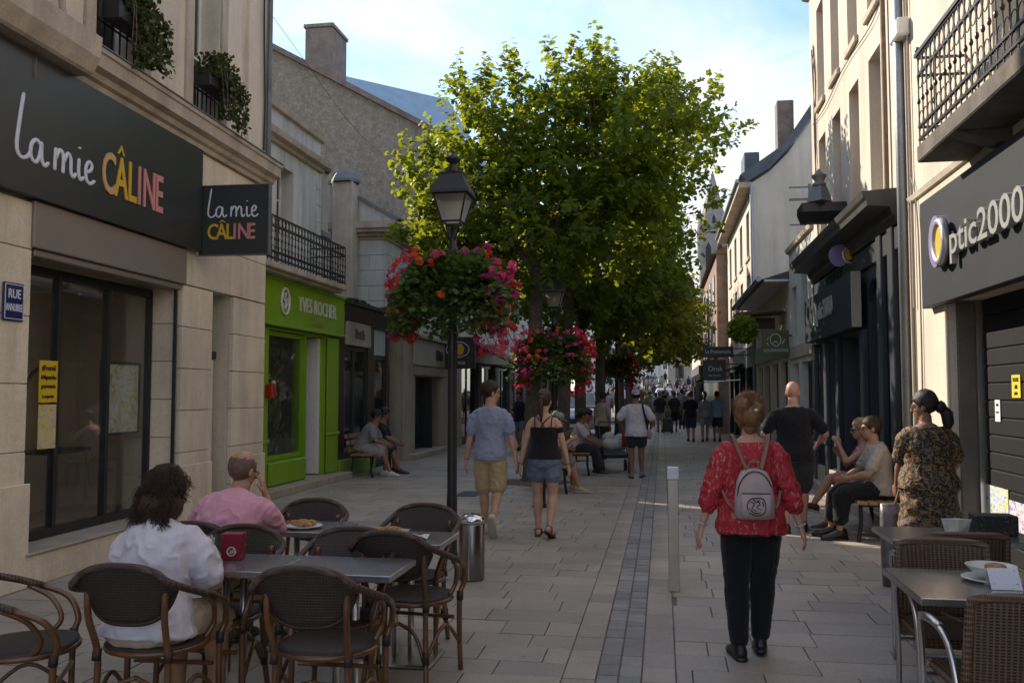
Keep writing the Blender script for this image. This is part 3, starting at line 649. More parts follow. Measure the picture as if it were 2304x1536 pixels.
# ================================================ brown single-storey shop and low stone block with cornice
Cb=house('brown_shop_building','single storey dark brown shop with mossy ledge','L',-6.12,16.3)
wallmb(0,3.2,.0,3.3,.25,[(.35,1.75,.35,2.55),(2.15,3.05,.06,3.02)],.02).build('shopfront',M_brown,Cb)
MB().bbox(.32,1.80,-.03,.02,2.56,3.05,.01).build('name_panel',M_cream,Cb); shift(text_mb('Dentelle',.26,.012,.62,.005),1.08,-.042,2.72).build('lettering',mk('bronze_letter',(.10,.09,.08),.5,.1,4,0),Cb)
MB().bbox(0,3.6,-.22,1.2,3.32,3.42,.02).build('ledge',M_moss,Cb); cornice(Cb,0,3.6,3.0,[(.0,0),(.05,.05),(.10,.20),(.16,.31),(.0,.315)],M_brown)
b=MB(); 
for i in range(60): b.ell((random.uniform(.05,3.5),random.uniform(-.2,.2),3.42+random.uniform(-.01,.03)),(random.uniform(.05,.14),random.uniform(.04,.08),random.uniform(.02,.06)),7,5)
b.build('moss',M_moss,Cb)
glazing(Cb,[.36,.95,1.74],.36,2.54,.08,M_dark,M_glassd,.05); glazing(Cb,[2.16,2.25,3.04],.07,2.42,.08,M_dark,M_glassd,.05)
MB().box(2.16,3.04,.05,.08,2.44,3.0).build('opal_panel',mk('opal_pane',(.42,.50,.52),.3,.05,2,0),Cb)
MB().bbox(0,2.14,-.04,.02,0,.33,.01).build('stall_riser',M_green,Cb)
MB().box(.2,3.1,1.4,1.45,0,3.2).build('interior_wall',mk('dim_interior',(.12,.105,.09),.8,.3,1.5,0),Cb); MB().box(.2,3.1,.3,1.4,-.0,.02).build('interior_floor',M_floorin,Cb)
core(Cb,0,3.6,1.5,6,0,3.35,M_rough); 
# low ashlar block: camera-facing wall at Y=19.9, street wall X=-6.12
Lb=house('ashlar_block','low pale ashlar building with heavy weathered cornice and cream shopfront','L',-6.12,19.9)
core(Lb,.06,7.0,.30,5,3.0,5.2,M_whitewall)
blocks(Lb,.0,7.0,3.02,5.2,.24,M_whitewall,.37,.95,.06)
# return wall facing the camera, built from blocks across x
z=3.4;k=0
while z<5.15:
    v=.24; 
    while v<2.6:
        w=.78*random.uniform(.9,1.1) if not (k%2 and v<.3) else .4
        MB().bbox(-.012,.06,v+.004,min(v+w,2.62)-.004,z+.004,z+.36-.004,.006).build('stone_block',M_whitewall,Lb); v+=w
    z+=.36;k+=1
cb=MB()
for o,h0,h1 in ((.04,5.20,5.28),(.12,5.28,5.36),(.24,5.36,5.44),(.30,5.44,5.60)): cb.box(-o,7.0,.24-o,2.64,h0,h1)
cb.build('cornice',M_corn,Lb)
MB().prism([(.2-.2,5.602),(1.2,6.3),(2.62,7.0),(2.62,5.602)],0,-.1,.25).build('gable_upstand',M_whitewall,Lb); MB().prism([(-.05,5.62),(1.2,6.34),(2.62,7.05),(2.62,7.12),(1.2,6.42),(-.15,5.66)],0,-.16,.30).build('gable_coping',M_lead,Lb)
MB().tube([(-.06,1.25,3.4),(-.06,1.25,5.2)],.05,10).build('downpipe',M_zinc,Lb); MB().lathe([(.05,0),(.09,.1),(.1,.2),(.06,.24)],10).build('hopper',M_zinc,Lb,False,(-.06,1.25,5.0))
# cream shop on its ground floor
wallmb(.55,7.0,.0,3.0,.3,[(1.75,4.6,.14,2.05)],.0).build('shopfront',M_cream,Lb)
MB().bbox(.55,.98,-.06,.0,0,2.95,.01).build('pilaster',M_cream,Lb); MB().bbox(5.5,6.6,-.05,.0,.0,2.9,.01).build('pilaster',M_cream,Lb)
MB().bbox(1.5,5.4,-.05,.0,2.32,2.98,.01).build('name_panel',mk('cream_panel',(.47,.42,.34),.6,.06,2,0),Lb); MB().bbox(1.55,5.3,-.03,.0,2.07,2.30,.01).build('lintel',M_cream,Lb)
shift(text_mb('Lolotte',.36,.02,.62,.008),3.95,-.075,2.52).build('lettering',mk('iron_letter',(.05,.05,.05),.5,.1,4,0),Lb)
glazing(Lb,[1.76,2.5,3.4],.16,2.04,.35,M_dark,M_glass,.06); MB().bbox(3.42,3.47,.0,1.2,.15,2.04,.004).build('door_edge',M_dark,Lb); MB().bbox(4.50,4.598,.02,1.2,.15,2.04,.006).build('door_jamb',M_cream,Lb)
MB().bbox(.95,5.3,-.25,1.0,0,.13,.01).build('step',M_cream,Lb); MB().box(1.2,5,1.6,1.65,.1,2.4).build('interior_wall',mk('dim_interior2',(.2,.18,.15),.8,.3,1.5,0),Lb)
MB().bbox(.5,7.0,-.12,.3,3.001,3.10,.01).build('string_course',M_corn,Lb)
# stone stacks between the white house and the ashlar block
SK=thing('stone_stack','slim weathered stone flue stack with dark cap beside white parapet','chimney',(-6.95,17.0,0))
b=MB(); b.bbox(-.22,.22,-.2,.2,3.4,6.1,.02); b.build('shaft',M_corn,SK); MB().bbox(-.28,.28,-.26,.26,4.72,4.9,.04).build('band',M_lead,SK); MB().lathe([(.34,6.1),(.36,6.16),(.22,6.30),(.1,6.34)],6).build('cap',M_lead,SK)
SK2=thing('stone_stack','squat grey flue stack with hooded pot near the coping','chimney',(-7.25,19.6,0)); MB().bbox(-.25,.25,-.22,.22,3.4,6.5,.02).build('shaft',M_corn,SK2); MB().lathe([(.36,6.5),(.36,6.56),(.26,6.72),(.2,6.78)],6).build('cap',M_lead,SK2)
SK3=thing('stone_stack','dark square stack rising behind the white parapet end','chimney',(-7.4,16.4,0)); MB().bbox(-.25,.25,-.2,.2,5.2,6.85,.02).build('shaft',M_rough,SK3); MB().bbox(-.3,.3,-.25,.25,6.85,6.92,.02).build('cap',M_lead,SK3)
# ================================================ big roughcast gable house and slate-roofed neighbour
Gb=thing('gable_house','tall grey roughcast gable end with sloping verge and brick chimney','building',(-6.4,27.2,0))
prof=[(-16,0),(-.1,0),(-.1,9.55),(-6.63,13.2),(-16,8.0)]
MB().prism(prof,1,0,2.4).build('gable_wall',M_rough,Gb)
vg=MB(); vg.prism([(-6.63,13.21),(.15,9.42),(.2,9.58),(-6.63,13.40)],1,-.18,2.5); vg.prism([(-6.63,13.21),(-6.63,13.40),(-16,8.2),(-16,8.0)],1,-.18,2.5); vg.build('roof',mk('old_tiles',(.17,.13,.11),.9,.3,3,.4,14),Gb)
MB().bbox(-5.23,-4.27,.25,1.6,11.6,13.75,.02).build('chimney',brickmat('chimney_brick',(.20,.15,.13),(.15,.12,.11),(.2,.18,.16),5),Gb); MB().bbox(-5.28,-4.22,.2,1.65,13.75,13.88,.02).build('chimney_cap',M_rough,Gb)
Sb=thing('slate_roof_house','house with broad blue slate roof behind the roughcast gable','building',(-10.1,30.4,0),rad(45.8))
MB().box(-.9,4.9,.8,7,0,9.2).build('wall',M_rough,Sb); MB().prism([(-.4,9.6),(8,9.6),(3.6,14.25)],0,-1.0,5.3).build('roof',mk('blue_slate',(.20,.30,.41),.5,.10,2,.1,20),Sb)
MB().bbox(2.6,4.2,.0,1.6,9.6,10.6,.02).build('dormer',M_slate,Sb)
RH=thing('sun_blocking_house','plain house added to shade the street, mostly hidden by the bakery','building',(-16,14,0)); MB().box(0,5.8,0,6.5,0,8.0).build('wall',M_rough,RH); MB().prism([(-.2,8.0),(6.0,8.0),(2.9,9.6)],1,-.1,6.6).build('roof',M_slate,RH)  # added behind the bakery to block sun patches on the paving
# ================================================ further left-hand shops behind the trees
def shoprow(side,X,Y0,Y1,h,wallmat,label,floors=2,front=M_dark,awn=None,name='townhouse',winw=.9,signcol=None,sign=''):
    Lh=Y1-Y0
    b=house(name,label,side,X,Y0 if side=='L' else Y1)
    ng=max(1,int(Lh/2.6)); st=Lh/ng; nw=max(1,int(Lh/2.1)); sw=Lh/nw
    gops=[(st*i+.3,st*(i+1)-.3,.15,2.6) for i in range(ng)]; uops=[]
    fh=(h-3.4)/floors
    for f in range(floors):
        for i in range(nw): c=sw*(i+.5); uops.append((c-winw/2,c+winw/2,3.4+fh*f+.45,3.4+fh*(f+1)-.35))
    wallmb(0,Lh,0,3.1,.3,gops,.0).build('shopfront',front,b); wallmb(0,Lh,3.1,h,.3,uops,.03).build('upper_wall',wallmat,b)
    for a,b_,c,d in uops: window(b,a,b_,c,d,.16,M_white,M_glassd,2,2,.05,room=.35)
    for a,b_,c,d in gops: glazing(b,[a,(a+b_)/2,b_],c,d,.15,M_dark,M_glassd,.06)
    core(b,0,Lh,.9,7,0,h,wallmat); MB().bbox(-.0,Lh,-.06,.0,2.65,3.12,.01).build('fascia',mk('fascia_'+label[:10],signcol or (.05,.045,.04),.5,.1,3,0),b)
    if sign: shift(text_mb(sign,.3,.01,.8,.004),Lh*.5,-.07,2.76).build('lettering',M_off,b)
    cornice(b,0,Lh,h,[(.0,0),(.12,.05),(.25,.12),(.27,.2),(.0,.24)],M_corn); MB().prism([(-.25,h+.2),(7,h+.2),(3.5,h+2.4)],0,0,Lh).build('roof',M_slate,b)
    return b
shoprow('L',-6.25,36.6,44,6.8,M_whitewall,'pale two storey shop building past the wine red awning','2'and 2,M_intdark,sign='')
tr=shoprow('L',-6.2,26.95,36.5,5.4,M_whitewall,'low grey shop building with dark stone doorways behind the trees',1,mk('dark_stone',(.10,.088,.075),.85,.3,2,.3,25))
shoprow('L',-6.4,44.1,53,7.5,M_whitewall,'far pale shop with red and white fascia',2,M_intdark,signcol=(.40,.03,.05),sign='NIZZEI')
shoprow('L',-6.6,53.1,64,8.2,M_cream,'farthest cream building on the tree side of the street',2,M_intdark)
ES=thing('eye_sign','black projecting sign with violet and gold eye emblem','shop sign',(-6.2,24.6,2.3)); MB().bbox(.0,1.0,-.05,.05,0,.9,.01).build('box',M_dark,ES)
b=MB(); b.ell((.5,-.045,.54),(.20,.02,.20),20,10); b.build('emblem_disc',mk('violet',(.16,.13,.33),.4,.1,4,0),ES,True); b=MB(); b.ell((.57,-.055,.54),(.11,.02,.17),16,8); b.build('emblem_pupil',M_ly,ES,True)
b=MB(); b.tube([(.5+.33*math.cos(t),-.06,.54+.22*math.sin(t)) for t in np.linspace(0,2*PI,25)[:-1]],.014,6,closed=True); b.build('emblem_outline',M_lw,ES); shift(text_mb('OPTIVUE',.12,.004,.9,.002),.5,-.056,.12).build('lettering',M_lw,ES)
AW=thing('wine_awning','wine red sloping shop awning under the flower basket','awning',(-6.2,28.2,2.4)); aw=MB(); aw.prism([(0,.95),(0,.90),(1.6,.05),(1.6,.10)],1,0,4.2); aw.build('canopy',clothmat('wine',(.11,.012,.045)),AW); MB().box(1.58,1.605,0,4.2,-.18,.06).build('valance',clothmat('wine',(.11,.012,.045)),AW)
MB().tube([(0,.1,.2),(1.55,.1,.07)],.02,6).tube([(0,4.1,.2),(1.55,4.1,.07)],.02,6).build('arm',M_dark,AW)
WR=thing('overhead_wire','thin sagging wire strung from the bakery corner towards the gable','wire',(0,0,0)); MB().tube(catmull([(-5.35,11.4,6.9),(-5.9,17,6.75),(-6.5,23,7.6),(-7.4,27.1,9.6)],8),.004,5).build('cable',M_black,WR)
# ================================================ RIGHT: near building with balcony and big optician sign
R1=house('balcony_building','cream sunlit building with iron balcony above a grey optician fascia','R',2.65,10.3)
wallmb(.0,13,0,9.0,.45,[(1.45,6.4,.0,2.46),(2.75,3.85,3.8,6.4),(5.2,6.3,3.8,6.4)],.0).build('wall',M_rwall,R1)
for a,b_ in ((2.75,3.85),(5.2,6.3)): window(R1,a+.002,b_-.002,3.8,6.4,.32,M_white,M_glassd,2,4,.06)
core(R1,0,13,1.4,8,0,9,M_rwall); core(R1,.0,.2,.452,1.4,0,9,M_rwall)
MB().bbox(1.0,1.44,-.03,.0,0,2.44,.008).build('pilaster',M_rwall,R1); cornice(R1,.25,2.1,3.62,[(.0,0),(.03,.01),(.05,.06),(.0,.08)],M_rwall,'string_course')
MB().bbox(1.452,1.50,.06,.24,.0,2.44,.004).build('jamb',mk('concrete_jamb',(.14,.125,.11),.9,.2,3,.2,40),R1); MB().box(1.51,1.55,.20,.25,0,2.44).build('guide_rail',M_steel,R1)
sh=R1
slm=MB().bbox(0,4.9,-.012,.012,-.075,.075,.011).mesh('shutter_slat',mk('shutter_dark',(.009,.010,.012),.7,.15,3,0,spec=.2))
for k in range(16): part('shutter_slat',slm,R1,(1.56,.27,.08+k*.1535))
MB().box(1.50,6.4,.30,.34,0,2.46).build('shutter_backing',M_intdark,R1)
bl=MB(); bl.bbox(2.10,7.6,-.42,.0,3.62,3.77,.012); bl.build('balcony_slab',mk('sooty_stone',(.11,.097,.085),.9,.35,4,.2,30),R1); bl=MB(); bl.prism([(-.40,3.618),(0,3.618),(0,3.50),(-.1,3.52)],0,2.9,3.1); bl.build('balcony_bracket',mk('sooty_stone',(.17,.15,.13)),R1)  # slab colour darkened for soot and for the painted-in shade of its underside
railing(R1,2.13,7.5,-.40,3.77,4.55,M_black,44,(True,False),-.01,r=.007)
MB().box(2.1,7.5,-.425,-.375,4.556,4.59).build('handrail',M_black,R1); MB().ell((2.13,-.40,4.62),(.025,.025,.03),8,6).build('finial',M_black,R1)
MB().tube([(.22,-.07,0),(.22,-.07,9)],.055,12).build('downpipe',M_zinc,R1,True); MB().tube([(.34,-.03,0),(.34,-.03,9)],.014,8).tube([(.42,-.03,2.5),(.42,-.03,9)],.012,8).build('conduit',M_cream,R1)
MB().bbox(.12,.46,-.14,-.005,5.42,5.62,.02).build('junction_box',M_white,R1); MB().tube(catmull([(.42,-.03,3.9),(.55,-.02,3.6),(.62,-.02,2.9),(.60,-.02,1.2)],5),.008,5).build('cable',M_lead,R1)
O1=inframe(R1,'optician_fascia','big grey optician fascia with raised silver letters and violet gold disc','shop sign',0,0,0)
MB().bbox(1.04,6.6,-.12,-.005,2.43,3.47,.006).build('board',M_slateblue,O1)
M_silver=mk('letter_silver',(.50,.50,.50),.35,.05,4,0,metal=.5); M_viol=mk('disc_violet',(.22,.18,.38),.45,.05,4,0)
b=MB(); b.loft([((1.74,-.12,2.98),(.19,0,0),(0,0,.235)),((1.74,-.19,2.98),(.19,0,0),(0,0,.235))],28); b.build('violet_disc',M_viol,O1)
b=MB(); b.tube([(1.92+.15*math.cos(t),-.20,2.95+.18*math.sin(t)) for t in np.linspace(0,2*PI,29)[:-1]],.035,8,closed=True); b.build('ring_letter',M_silver,O1,True)
b=MB(); b.loft([((1.89,-.185,2.95),(.10,0,0),(0,0,.14)),((1.89,-.205,2.95),(.10,0,0),(0,0,.14))],20); b.build('gold_lens',M_ly,O1)
shift(text_mb('ptic2000',.36,.024,1.30,.003,'LEFT'),2.13,-.165,2.80).build('lettering',M_silver,O1)
# papers on the shutter
def paper(name,label,Y,z,w,h,base,cols,lines=(),X=2.903):
    o=thing(name,label,'poster',(X,Y,z),-PI/2); MB().box(-w/2,w/2,-.004,.0,-h/2,h/2).build('sheet',printmat('pr_'+label[:18],base,cols,16,.6,thr=.57) if cols else mk('pp_'+label[:18],base,.7,.03,5,0),o)
    for t,s_,zz in lines: shift(text_mb(t,s_,.001,.8,.0006),0,-.006,zz).build('lettering',M_dark,o)
paper('yellow_notice','small yellow notice with three printed lines on the dark shutter',7.99,1.66,.18,.19,(.62,.50,.02),None,[('SOLDES',.045,.04),('-50%',.045,-.02),('juillet',.04,-.07)])
paper('white_notice','small white notice stuck on the dark shutter left of the yellow one',8.42,1.45,.12,.19,(.62,.60,.66),None,[('INFO',.03,.04),('horaires',.025,-.02)])
paper('painted_poster','child-like painted poster with yellow and blue blobs low on the shutter',8.55,.58,.62,.40,(.50,.56,.62),[(.62,.55,.05),(.06,.20,.50)])
paper('painted_poster','pale blue poster with violet and red scribbles beside the yellow painted one',7.85,.52,.74,.36,(.50,.56,.64),[(.3,.2,.45),(.5,.2,.2)])
# ================================================ RIGHT: beige house with dark optician shopfront
R2=house('dark_shopfront_building','beige house with rows of narrow recessed windows above a dark blue shopfront','R',2.65,16.15)
cols=[1.93-.02,3.13,4.33,.72]; wops=[]
for Yc in (11.48,12.69,13.93,15.15):
    u=16.15-Yc; wops+= [(u-.31,u+.31,3.98,5.85),(u-.31,u+.31,6.45,8.1)]
wallmb(0,5.85,3.70,8.75,.4,wops,.0).build('upper_wall',M_rwall,R2)
for a,b_,c,d in wops:
    window(R2,a+.001,b_-.001,c+.02,d,.27,M_white,M_glassd,2,3,.05)
    if c>6: MB().bbox(a-.05,b_+.05,-.05,.0,c-.11,c-.01,.01).build('sill',M_corn,R2)
core(R2,.0,.2,.402,1.4,0,8.7,M_rwall); core(R2,0,5.85,1.4,8,0,8.75,M_rwall); cornice(R2,-.15,5.85,8.62,[(.0,0),(.1,.03),(.14,.10),(.28,.15),(.30,.25),(.0,.28)],M_corn,v=.0)
MB().tube([(5.35,-.05,3.9),(5.35,-.05,8.6)],.03,8).build('pipe',mk('old_pipe',(.20,.14,.10),.8,.3,5,.2,30),R2)
pp=MB(); 
for k in range(7): pp.tube(catmull([(.55+.02*k,-.02,3.9),(.5+random.uniform(-.1,.15),-.03,5.0),(.55+random.uniform(-.12,.12),-.03,6.0),(.45+random.uniform(-.15,.25),-.02,6.9),(.35+random.uniform(-.2,.2),-.02,7.6)],5),.006,5)
pp.build('creeper_stems',M_bark,R2); MB().tube(catmull([(.3,-.03,6.25),(1.5,-.03,6.18),(3.0,-.03,6.28),(4.6,-.03,6.2),(5.3,-.03,6.3)],6),.007,5).build('cable',M_lead,R2)
# shopfront joinery
wallmb(0,5.85,.0,3.70,.3,[(.35,1.05,.42,2.42),(1.30,2.05,.42,2.42),(2.3,3.75,.06,2.42),(4.05,4.75,.45,3.05)],.0).build('shopfront',M_navy,R2)
MB().box(.2,5.6,1.2,1.3,0,3.6).build('interior_wall',M_intdark,R2)
glazing(R2,[.36,1.04],.43,2.41,.12,M_navy,M_glassd,.05); glazing(R2,[1.31,2.04],.43,2.41,.12,M_navy,M_glassd,.05); glazing(R2,[2.31,3.03,3.74],.07,2.41,.25,M_navy,M_glassd,.05); glazing(R2,[4.06,4.74],.46,3.04,.15,M_navy,M_glassd,.05)
ar=MB(); 
P=[(4.05,3.05),(4.05,2.80)]+[(4.40-.35*math.cos(t),2.75+.30*math.sin(t)) for t in np.linspace(.15,PI-.15,12)]+[(4.75,2.80),(4.75,3.05)]
ar.prism(P,1,-.012,.05); ar.build('arch_head',M_navy,R2)
for u in (.02,1.07,2.07,3.78,4.80,5.35): MB().bbox(u,u+.22,-.07,.0,.0,2.44 if u<4 else 3.5,.01).build('pilaster',M_navy if u not in (2.07,) else M_slateblue,R2); MB().bbox(u-.03,u+.25,-.10,-.0,.78,.88,.015).build('moulding',M_navy,R2)
MB().bbox(.0,5.8,-.05,.0,.0,.40,.01).build('stall_riser',M_cream,R2); MB().bbox(-.02,5.8,-.16,.0,0,.14,.01).build('step',M_cream,R2)
MB().bbox(.02,5.8,-.04,.0,3.22,3.48,.01).build('frieze',M_navy,R2)
shift(text_mb('BIJOUTERIE',.24,.006,1.1,.003),2.0,-.05,3.28).build('old_lettering',M_slateblue,R2)
cornice(R2,-.02,5.75,3.50,[(.0,0),(.06,.0),(.07,.09),(.10,.11),(.12,.19),(.36,.21),(.37,.27),(.40,.30),(.42,.37),(.0,.40)],mk('cornice_dark',(.045,.045,.043),.5,.3,3,.05,30))
O2=inframe(R2,'small_optician_sign','dark grey optician sign panel over the blue shopfront','shop sign',0,0,0); MB().bbox(.08,3.95,-.19,-.075,2.47,3.20,.006).build('board',M_slateblue,O2); MB().box(3.952,3.99,-.192,-.075,2.47,3.2).build('lit_edge',M_cream,O2)
b=MB(); b.tube([(1.20+.11*math.cos(t),-.2,2.86+.17*math.sin(t)) for t in np.linspace(0,2*PI,25)[:-1]],.025,6,closed=True); b.build('ring_letter',M_silver,O2,True); b=MB(); b.loft([((1.17,-.19,2.86),(.07,0,0),(0,0,.12)),((1.17,-.2,2.86),(.07,0,0),(0,0,.12))],16); b.build('gold_lens',M_ly,O2)
shift(text_mb('ptic2000',.40,.010,.95,.002,'LEFT'),1.36,-.205,2.76).build('lettering',M_silver,O2)
DS=thing('disc_sign','round violet disc and silver ring sign projecting below the dark cornice','shop sign',(2.62,12.9,3.52)); b=MB(); b.loft([((-.17,.02,0),(.135,0,0),(0,0,.155)),((-.17,-.02,0),(.135,0,0),(0,0,.155))],28); b.build('violet_disc',M_viol,DS)
b=MB(); b.tube([(-.02+.10*math.cos(t),-.03,.0+.11*math.sin(t)) for t in np.linspace(0,2*PI,25)[:-1]],.02,8,closed=True); b.build('silver_ring',M_silver,DS,True); b=MB(); b.loft([((-.045,-.022,0),(.05,0,0),(0,0,.075)),((-.045,-.03,0),(.05,0,0),(0,0,.075))],16); b.build('gold_lens',M_ly,DS); MB().tube([(.0,0,0),(.08,0,0)],.015,6).build('bracket',M_dark,DS)
WL=thing('wall_lantern','dark lantern hood with finial on a box arm over the blue shopfront','lamp',(2.65,13.4,4.05))
b=MB(); b.loft([((-.68,0,.18),(0,.02,0),(0,0,.05)),((-.62,0,.17),(0,.17,0),(0,0,.17)),((.0,0,.17),(0,.17,0),(0,0,.17))],6); b.build('arm_box',M_black,WL)
b=MB(); b.loft([((-.36,0,.34),(.18,0,0),(0,.18,0)),((-.36,0,.56),(.11,0,0),(0,.11,0))],4); b.build('hood',M_lead,WL); MB().lathe([(.09,.56),(.10,.6),(.06,.64),(.1,.7),(.11,.73),(.04,.77),(.03,.8),(.0,.83)],12,(-.36,0,0)).build('finial',M_lead,WL,True)
# ================================================ RIGHT: white house, low eaves house, tall gable house, brick house
R3=house('grey_white_house','narrow grey white house with tall dark shuttered windows past the blue shopfront','R',2.65,19.25)
wo=[(.35,.95,2.75,3.75),(1.55,2.3,2.9,4.1)]
wallmb(0,3.08,.0,4.55,.4,wo+[(.3,1.1,.1,2.2),(1.5,2.7,.1,2.2)],.0).build('wall',M_whitewall,R3)
for a,b_,c,d in wo: window(R3,a,b_,c,d,.15,M_navy,M_glassd,2,2,.06)
for a,b_ in ((.3,1.1),(1.5,2.7)): glazing(R3,[a,b_],.1,2.2,.15,M_dark,M_glassd,.06)
core(R3,0,3.08,.9,7,0,4.5,M_whitewall); cornice(R3,0,3.08,4.5,[(.0,0),(.06,.02),(.08,.10),(.0,.13)],M_corn); MB().bbox(.0,3.0,-.05,.0,2.3,2.55,.01).build('fascia',M_cream,R3); MB().bbox(1.3,3.08,.3,3.0,4.56,5.3,.02).build('roof_box',M_zinc,R3)
SF=thing('sign_gantry','rusty steel sign frame of posts and crossbars above the low roof','frame',(2.7,19.4,4.0)); b=MB()
for q in ((.0,1.0,-.015,.015,1.95,1.98),(.0,1.0,-.015,.015,1.68,1.73),(.0,1.0,-.015,.015,1.15,1.18)): b.box(*q)
b.build('crossbar',M_lead,SF)
for x in (.42,.97): MB().box(x-.03,x+.03,-.03,.03,.0,2.03).build('post',M_lead,SF)
MB().tube(catmull([(.5,0,1.75),(.62,0,1.9),(.9,0,1.96)],5),.012,6).build('brace',M_lead,SF)
R4=house('low_eaves_house','low house with deep white eaves lit by the sun','R',2.65,26.1)
wallmb(0,6.8,.0,3.95,.4,[(.4,1.6,.1,2.3),(2.0,3.2,.1,2.3),(3.6,4.8,.1,2.3),(5.2,6.4,.1,2.3)],.0).build('wall',M_rwall,R4)
for a,b_ in ((.4,1.6),(2.0,3.2),(3.6,4.8),(5.2,6.4)): glazing(R4,[a,(a+b_)/2,b_],.1,2.3,.15,M_dark,M_glassd,.06)
core(R4,0,6.8,.9,7,0,3.9,M_rwall); MB().box(0,6.8,-.5,.4,3.96,4.0).build('soffit',M_white,R4); MB().prism([(-.58,4.0),(7,4.0),(3.4,5.2)],0,-.0,6.8).build('roof',M_slate,R4); MB().tube([(0,-.62,4.02),(6.8,-.62,4.02)],.06,8).build('gutter',M_zinc,R4)
MB().bbox(.2,6.6,-.05,.0,2.4,2.85,.01).build('fascia',mk('fascia_sage',(.22,.25,.20),.6,.1,2,0),R4)
R5=thing('tall_gable_house','tall cream house with plain gable wall slate roof and chimney','building',(2.62,26.2,0))
MB().box(.0,9,0,.3,0,7.7).build('gable_wall',M_rwall,R5); MB().prism([(0.02,7.7),(.5,8.0),(1.0,8.5),(1.8,9.6),(3.2,11.4),(4.5,12.3),(9,12.3),(9,7.7)],1,.005,.295).build('gable_head',M_rwall,R5)
b=MB(); b.prism([(-.1,7.72),(.5,8.08),(1.0,8.6),(1.8,9.72),(3.2,11.5),(4.5,12.5),(4.5,12.75),(3.1,11.75),(1.65,9.85),(.9,8.75),(-.35,7.9)],1,-.10,9.6); b.build('roof',M_slate,R5)
wo=[]
for i in range(4):
    c=1.2+2.3*i; wo+= [(c-.45,c+.45,3.5,5.2),(c-.45,c+.45,5.7,7.1)]
hold=house('x','x','R',0,0); 
w5=wallmb(0,9.6,3.0,7.7,.4,wo,.0); 
def toR5(mb): mb.V=[(v_[1],.3+v_[0],v_[2]) for v_ in mb.V]; mb.F=[f[::-1] for f in mb.F]; return mb
bpy.data.objects.remove(hold)
toR5(w5).build('street_wall',M_rwall,R5)
for a,b_,c,d in wo: toR5(MB().box(a,b_,.16,.2,c,d)).build('window',M_glassd,R5); toR5(MB().box(a-.1,b_+.1,-.05,.0,c-.1,c)).build('sill',M_corn,R5); toR5(MB().box(a,b_,.3,.32,c,d)).build('blind',M_intdark,R5)
toR5(wallmb(0,9.6,0,3.0,.3,[(.4,2.2,.1,2.4),(2.8,4.6,.1,2.4),(5.2,7.0,.1,2.4),(7.4,9.2,.1,2.4)])).build('shopfront',M_slateblue,R5); toR5(MB().box(.3,9.4,.35,.4,0,3)).build('shop_dark',M_intdark,R5)
b=MB(); b.box(-.38,0,.0,9.9,7.55,7.71); b.build('eaves',M_corn,R5); MB().tube([(-.42,.0,7.75),(-.42,9.9,7.75)],.06,8).build('gutter',M_zinc,R5); MB().tube([(-.03,-.06,0),(-.03,-.06,7.6)],.045,8).build('downpipe',M_zinc,R5)
MB().bbox(.85,1.33,.9,1.5,8.2,10.35,.02).build('chimney',MATS.get('x') or brickmat('chimney_brick2',(.22,.16,.13),(.16,.12,.11),(.2,.18,.16),6),R5)
MB().bbox(-.1,.35,1.2,2.4,7.9,8.9,.02).build('dormer',M_slate,R5)
R6=thing('brick_house','far brick house with pale street front below the church spire','building',(2.2,36.4,0)); M_brick=brickmat('red_brick',(.27,.17,.125),(.22,.14,.11),(.3,.25,.2),6)
MB().box(.0,6,0,12,0,7.2).build('brick_wall',M_brick,R6); MB().prism([(-.2,7.2),(6,7.2),(3,9.0)],1,-.05,12).build('roof',mk('tile_roof',(.22,.12,.08),.9,.3,4,.2,20),R6)
for i in range(4):
    for z in (3.3,5.2): MB().box(-.04,.0,1.2+2.7*i,2.2+2.7*i,z,z+1.3).build('window',M_glassd,R6)
MB().box(-.02,.0,.2,11.8,.2,2.7).build('shopfront',M_dark,R6); MB().box(-.8,.0,.0,3,3.2,3.3).build('balcony',M_dark,R6)
shoprow('R',2.0,48.6,62,6.4,M_whitewall,'farthest pale house on the sunny side of the street',2,M_intdark)
# projecting signs on the right
def psign(label,X,Y,z,w,h,mat,lines,lm,extra=None,name='projecting_sign'):
    o=thing(name,label,'shop sign',(X,Y,z)); MB().bbox(-w,0,-.03,.03,0,h,.006).build('box',mat,o); [MB().tube([(0,0,h*q),(.5,0,h*q)],.02,6).build('bracket',M_dark,o) for q in (.8,.2)]
    for t,s_,x,zz in lines: shift(text_mb(t,s_,.002,.85,.001),x,-.034,zz).build('lettering',lm,o)
    return o
M_olive=mk('olive_panel',(.075,.072,.018),.5,.1,3,0); M_paleb=mk('pale_blue_letter',(.42,.47,.52),.5,.05,3,0)
o=psign('olive green square sign with pale blue plate emblem hanging on the right','x' and 2.58,19.0,2.37,.52,.53,M_olive,[('GOURMANDISE',.085,-.26,.09)],M_paleb)
b=strokes([[(-.36,.28),(-.36,.40),(-.26,.46),(-.17,.40),(-.17,.28),(-.26,.20),(-.36,.28)],[(-.43,.33),(-.41,.38)],[(-.14,.24),(-.07,.36)],[(-.31,.26),(-.27,.31),(-.22,.26)],[(-.4,.22),(-.44,.28)]],.02,.01); b.V=[(x,y-.036,z) for x,y,z in b.V]; b.build('emblem',M_paleb,o)
psign('upper black projecting sign with thin white lettering near the far awning',2.08,27.0,2.67,.88,.32,M_dark,[('La Promenade',.15,-.44,.12)],M_lw)
o=psign('lower black projecting sign with white and orange lettering',1.86,27.05,1.98,.66,.62,M_dark,[('Orok',.22,-.30,.28),('PRET A PORTER',.06,-.32,.13)],M_lw)
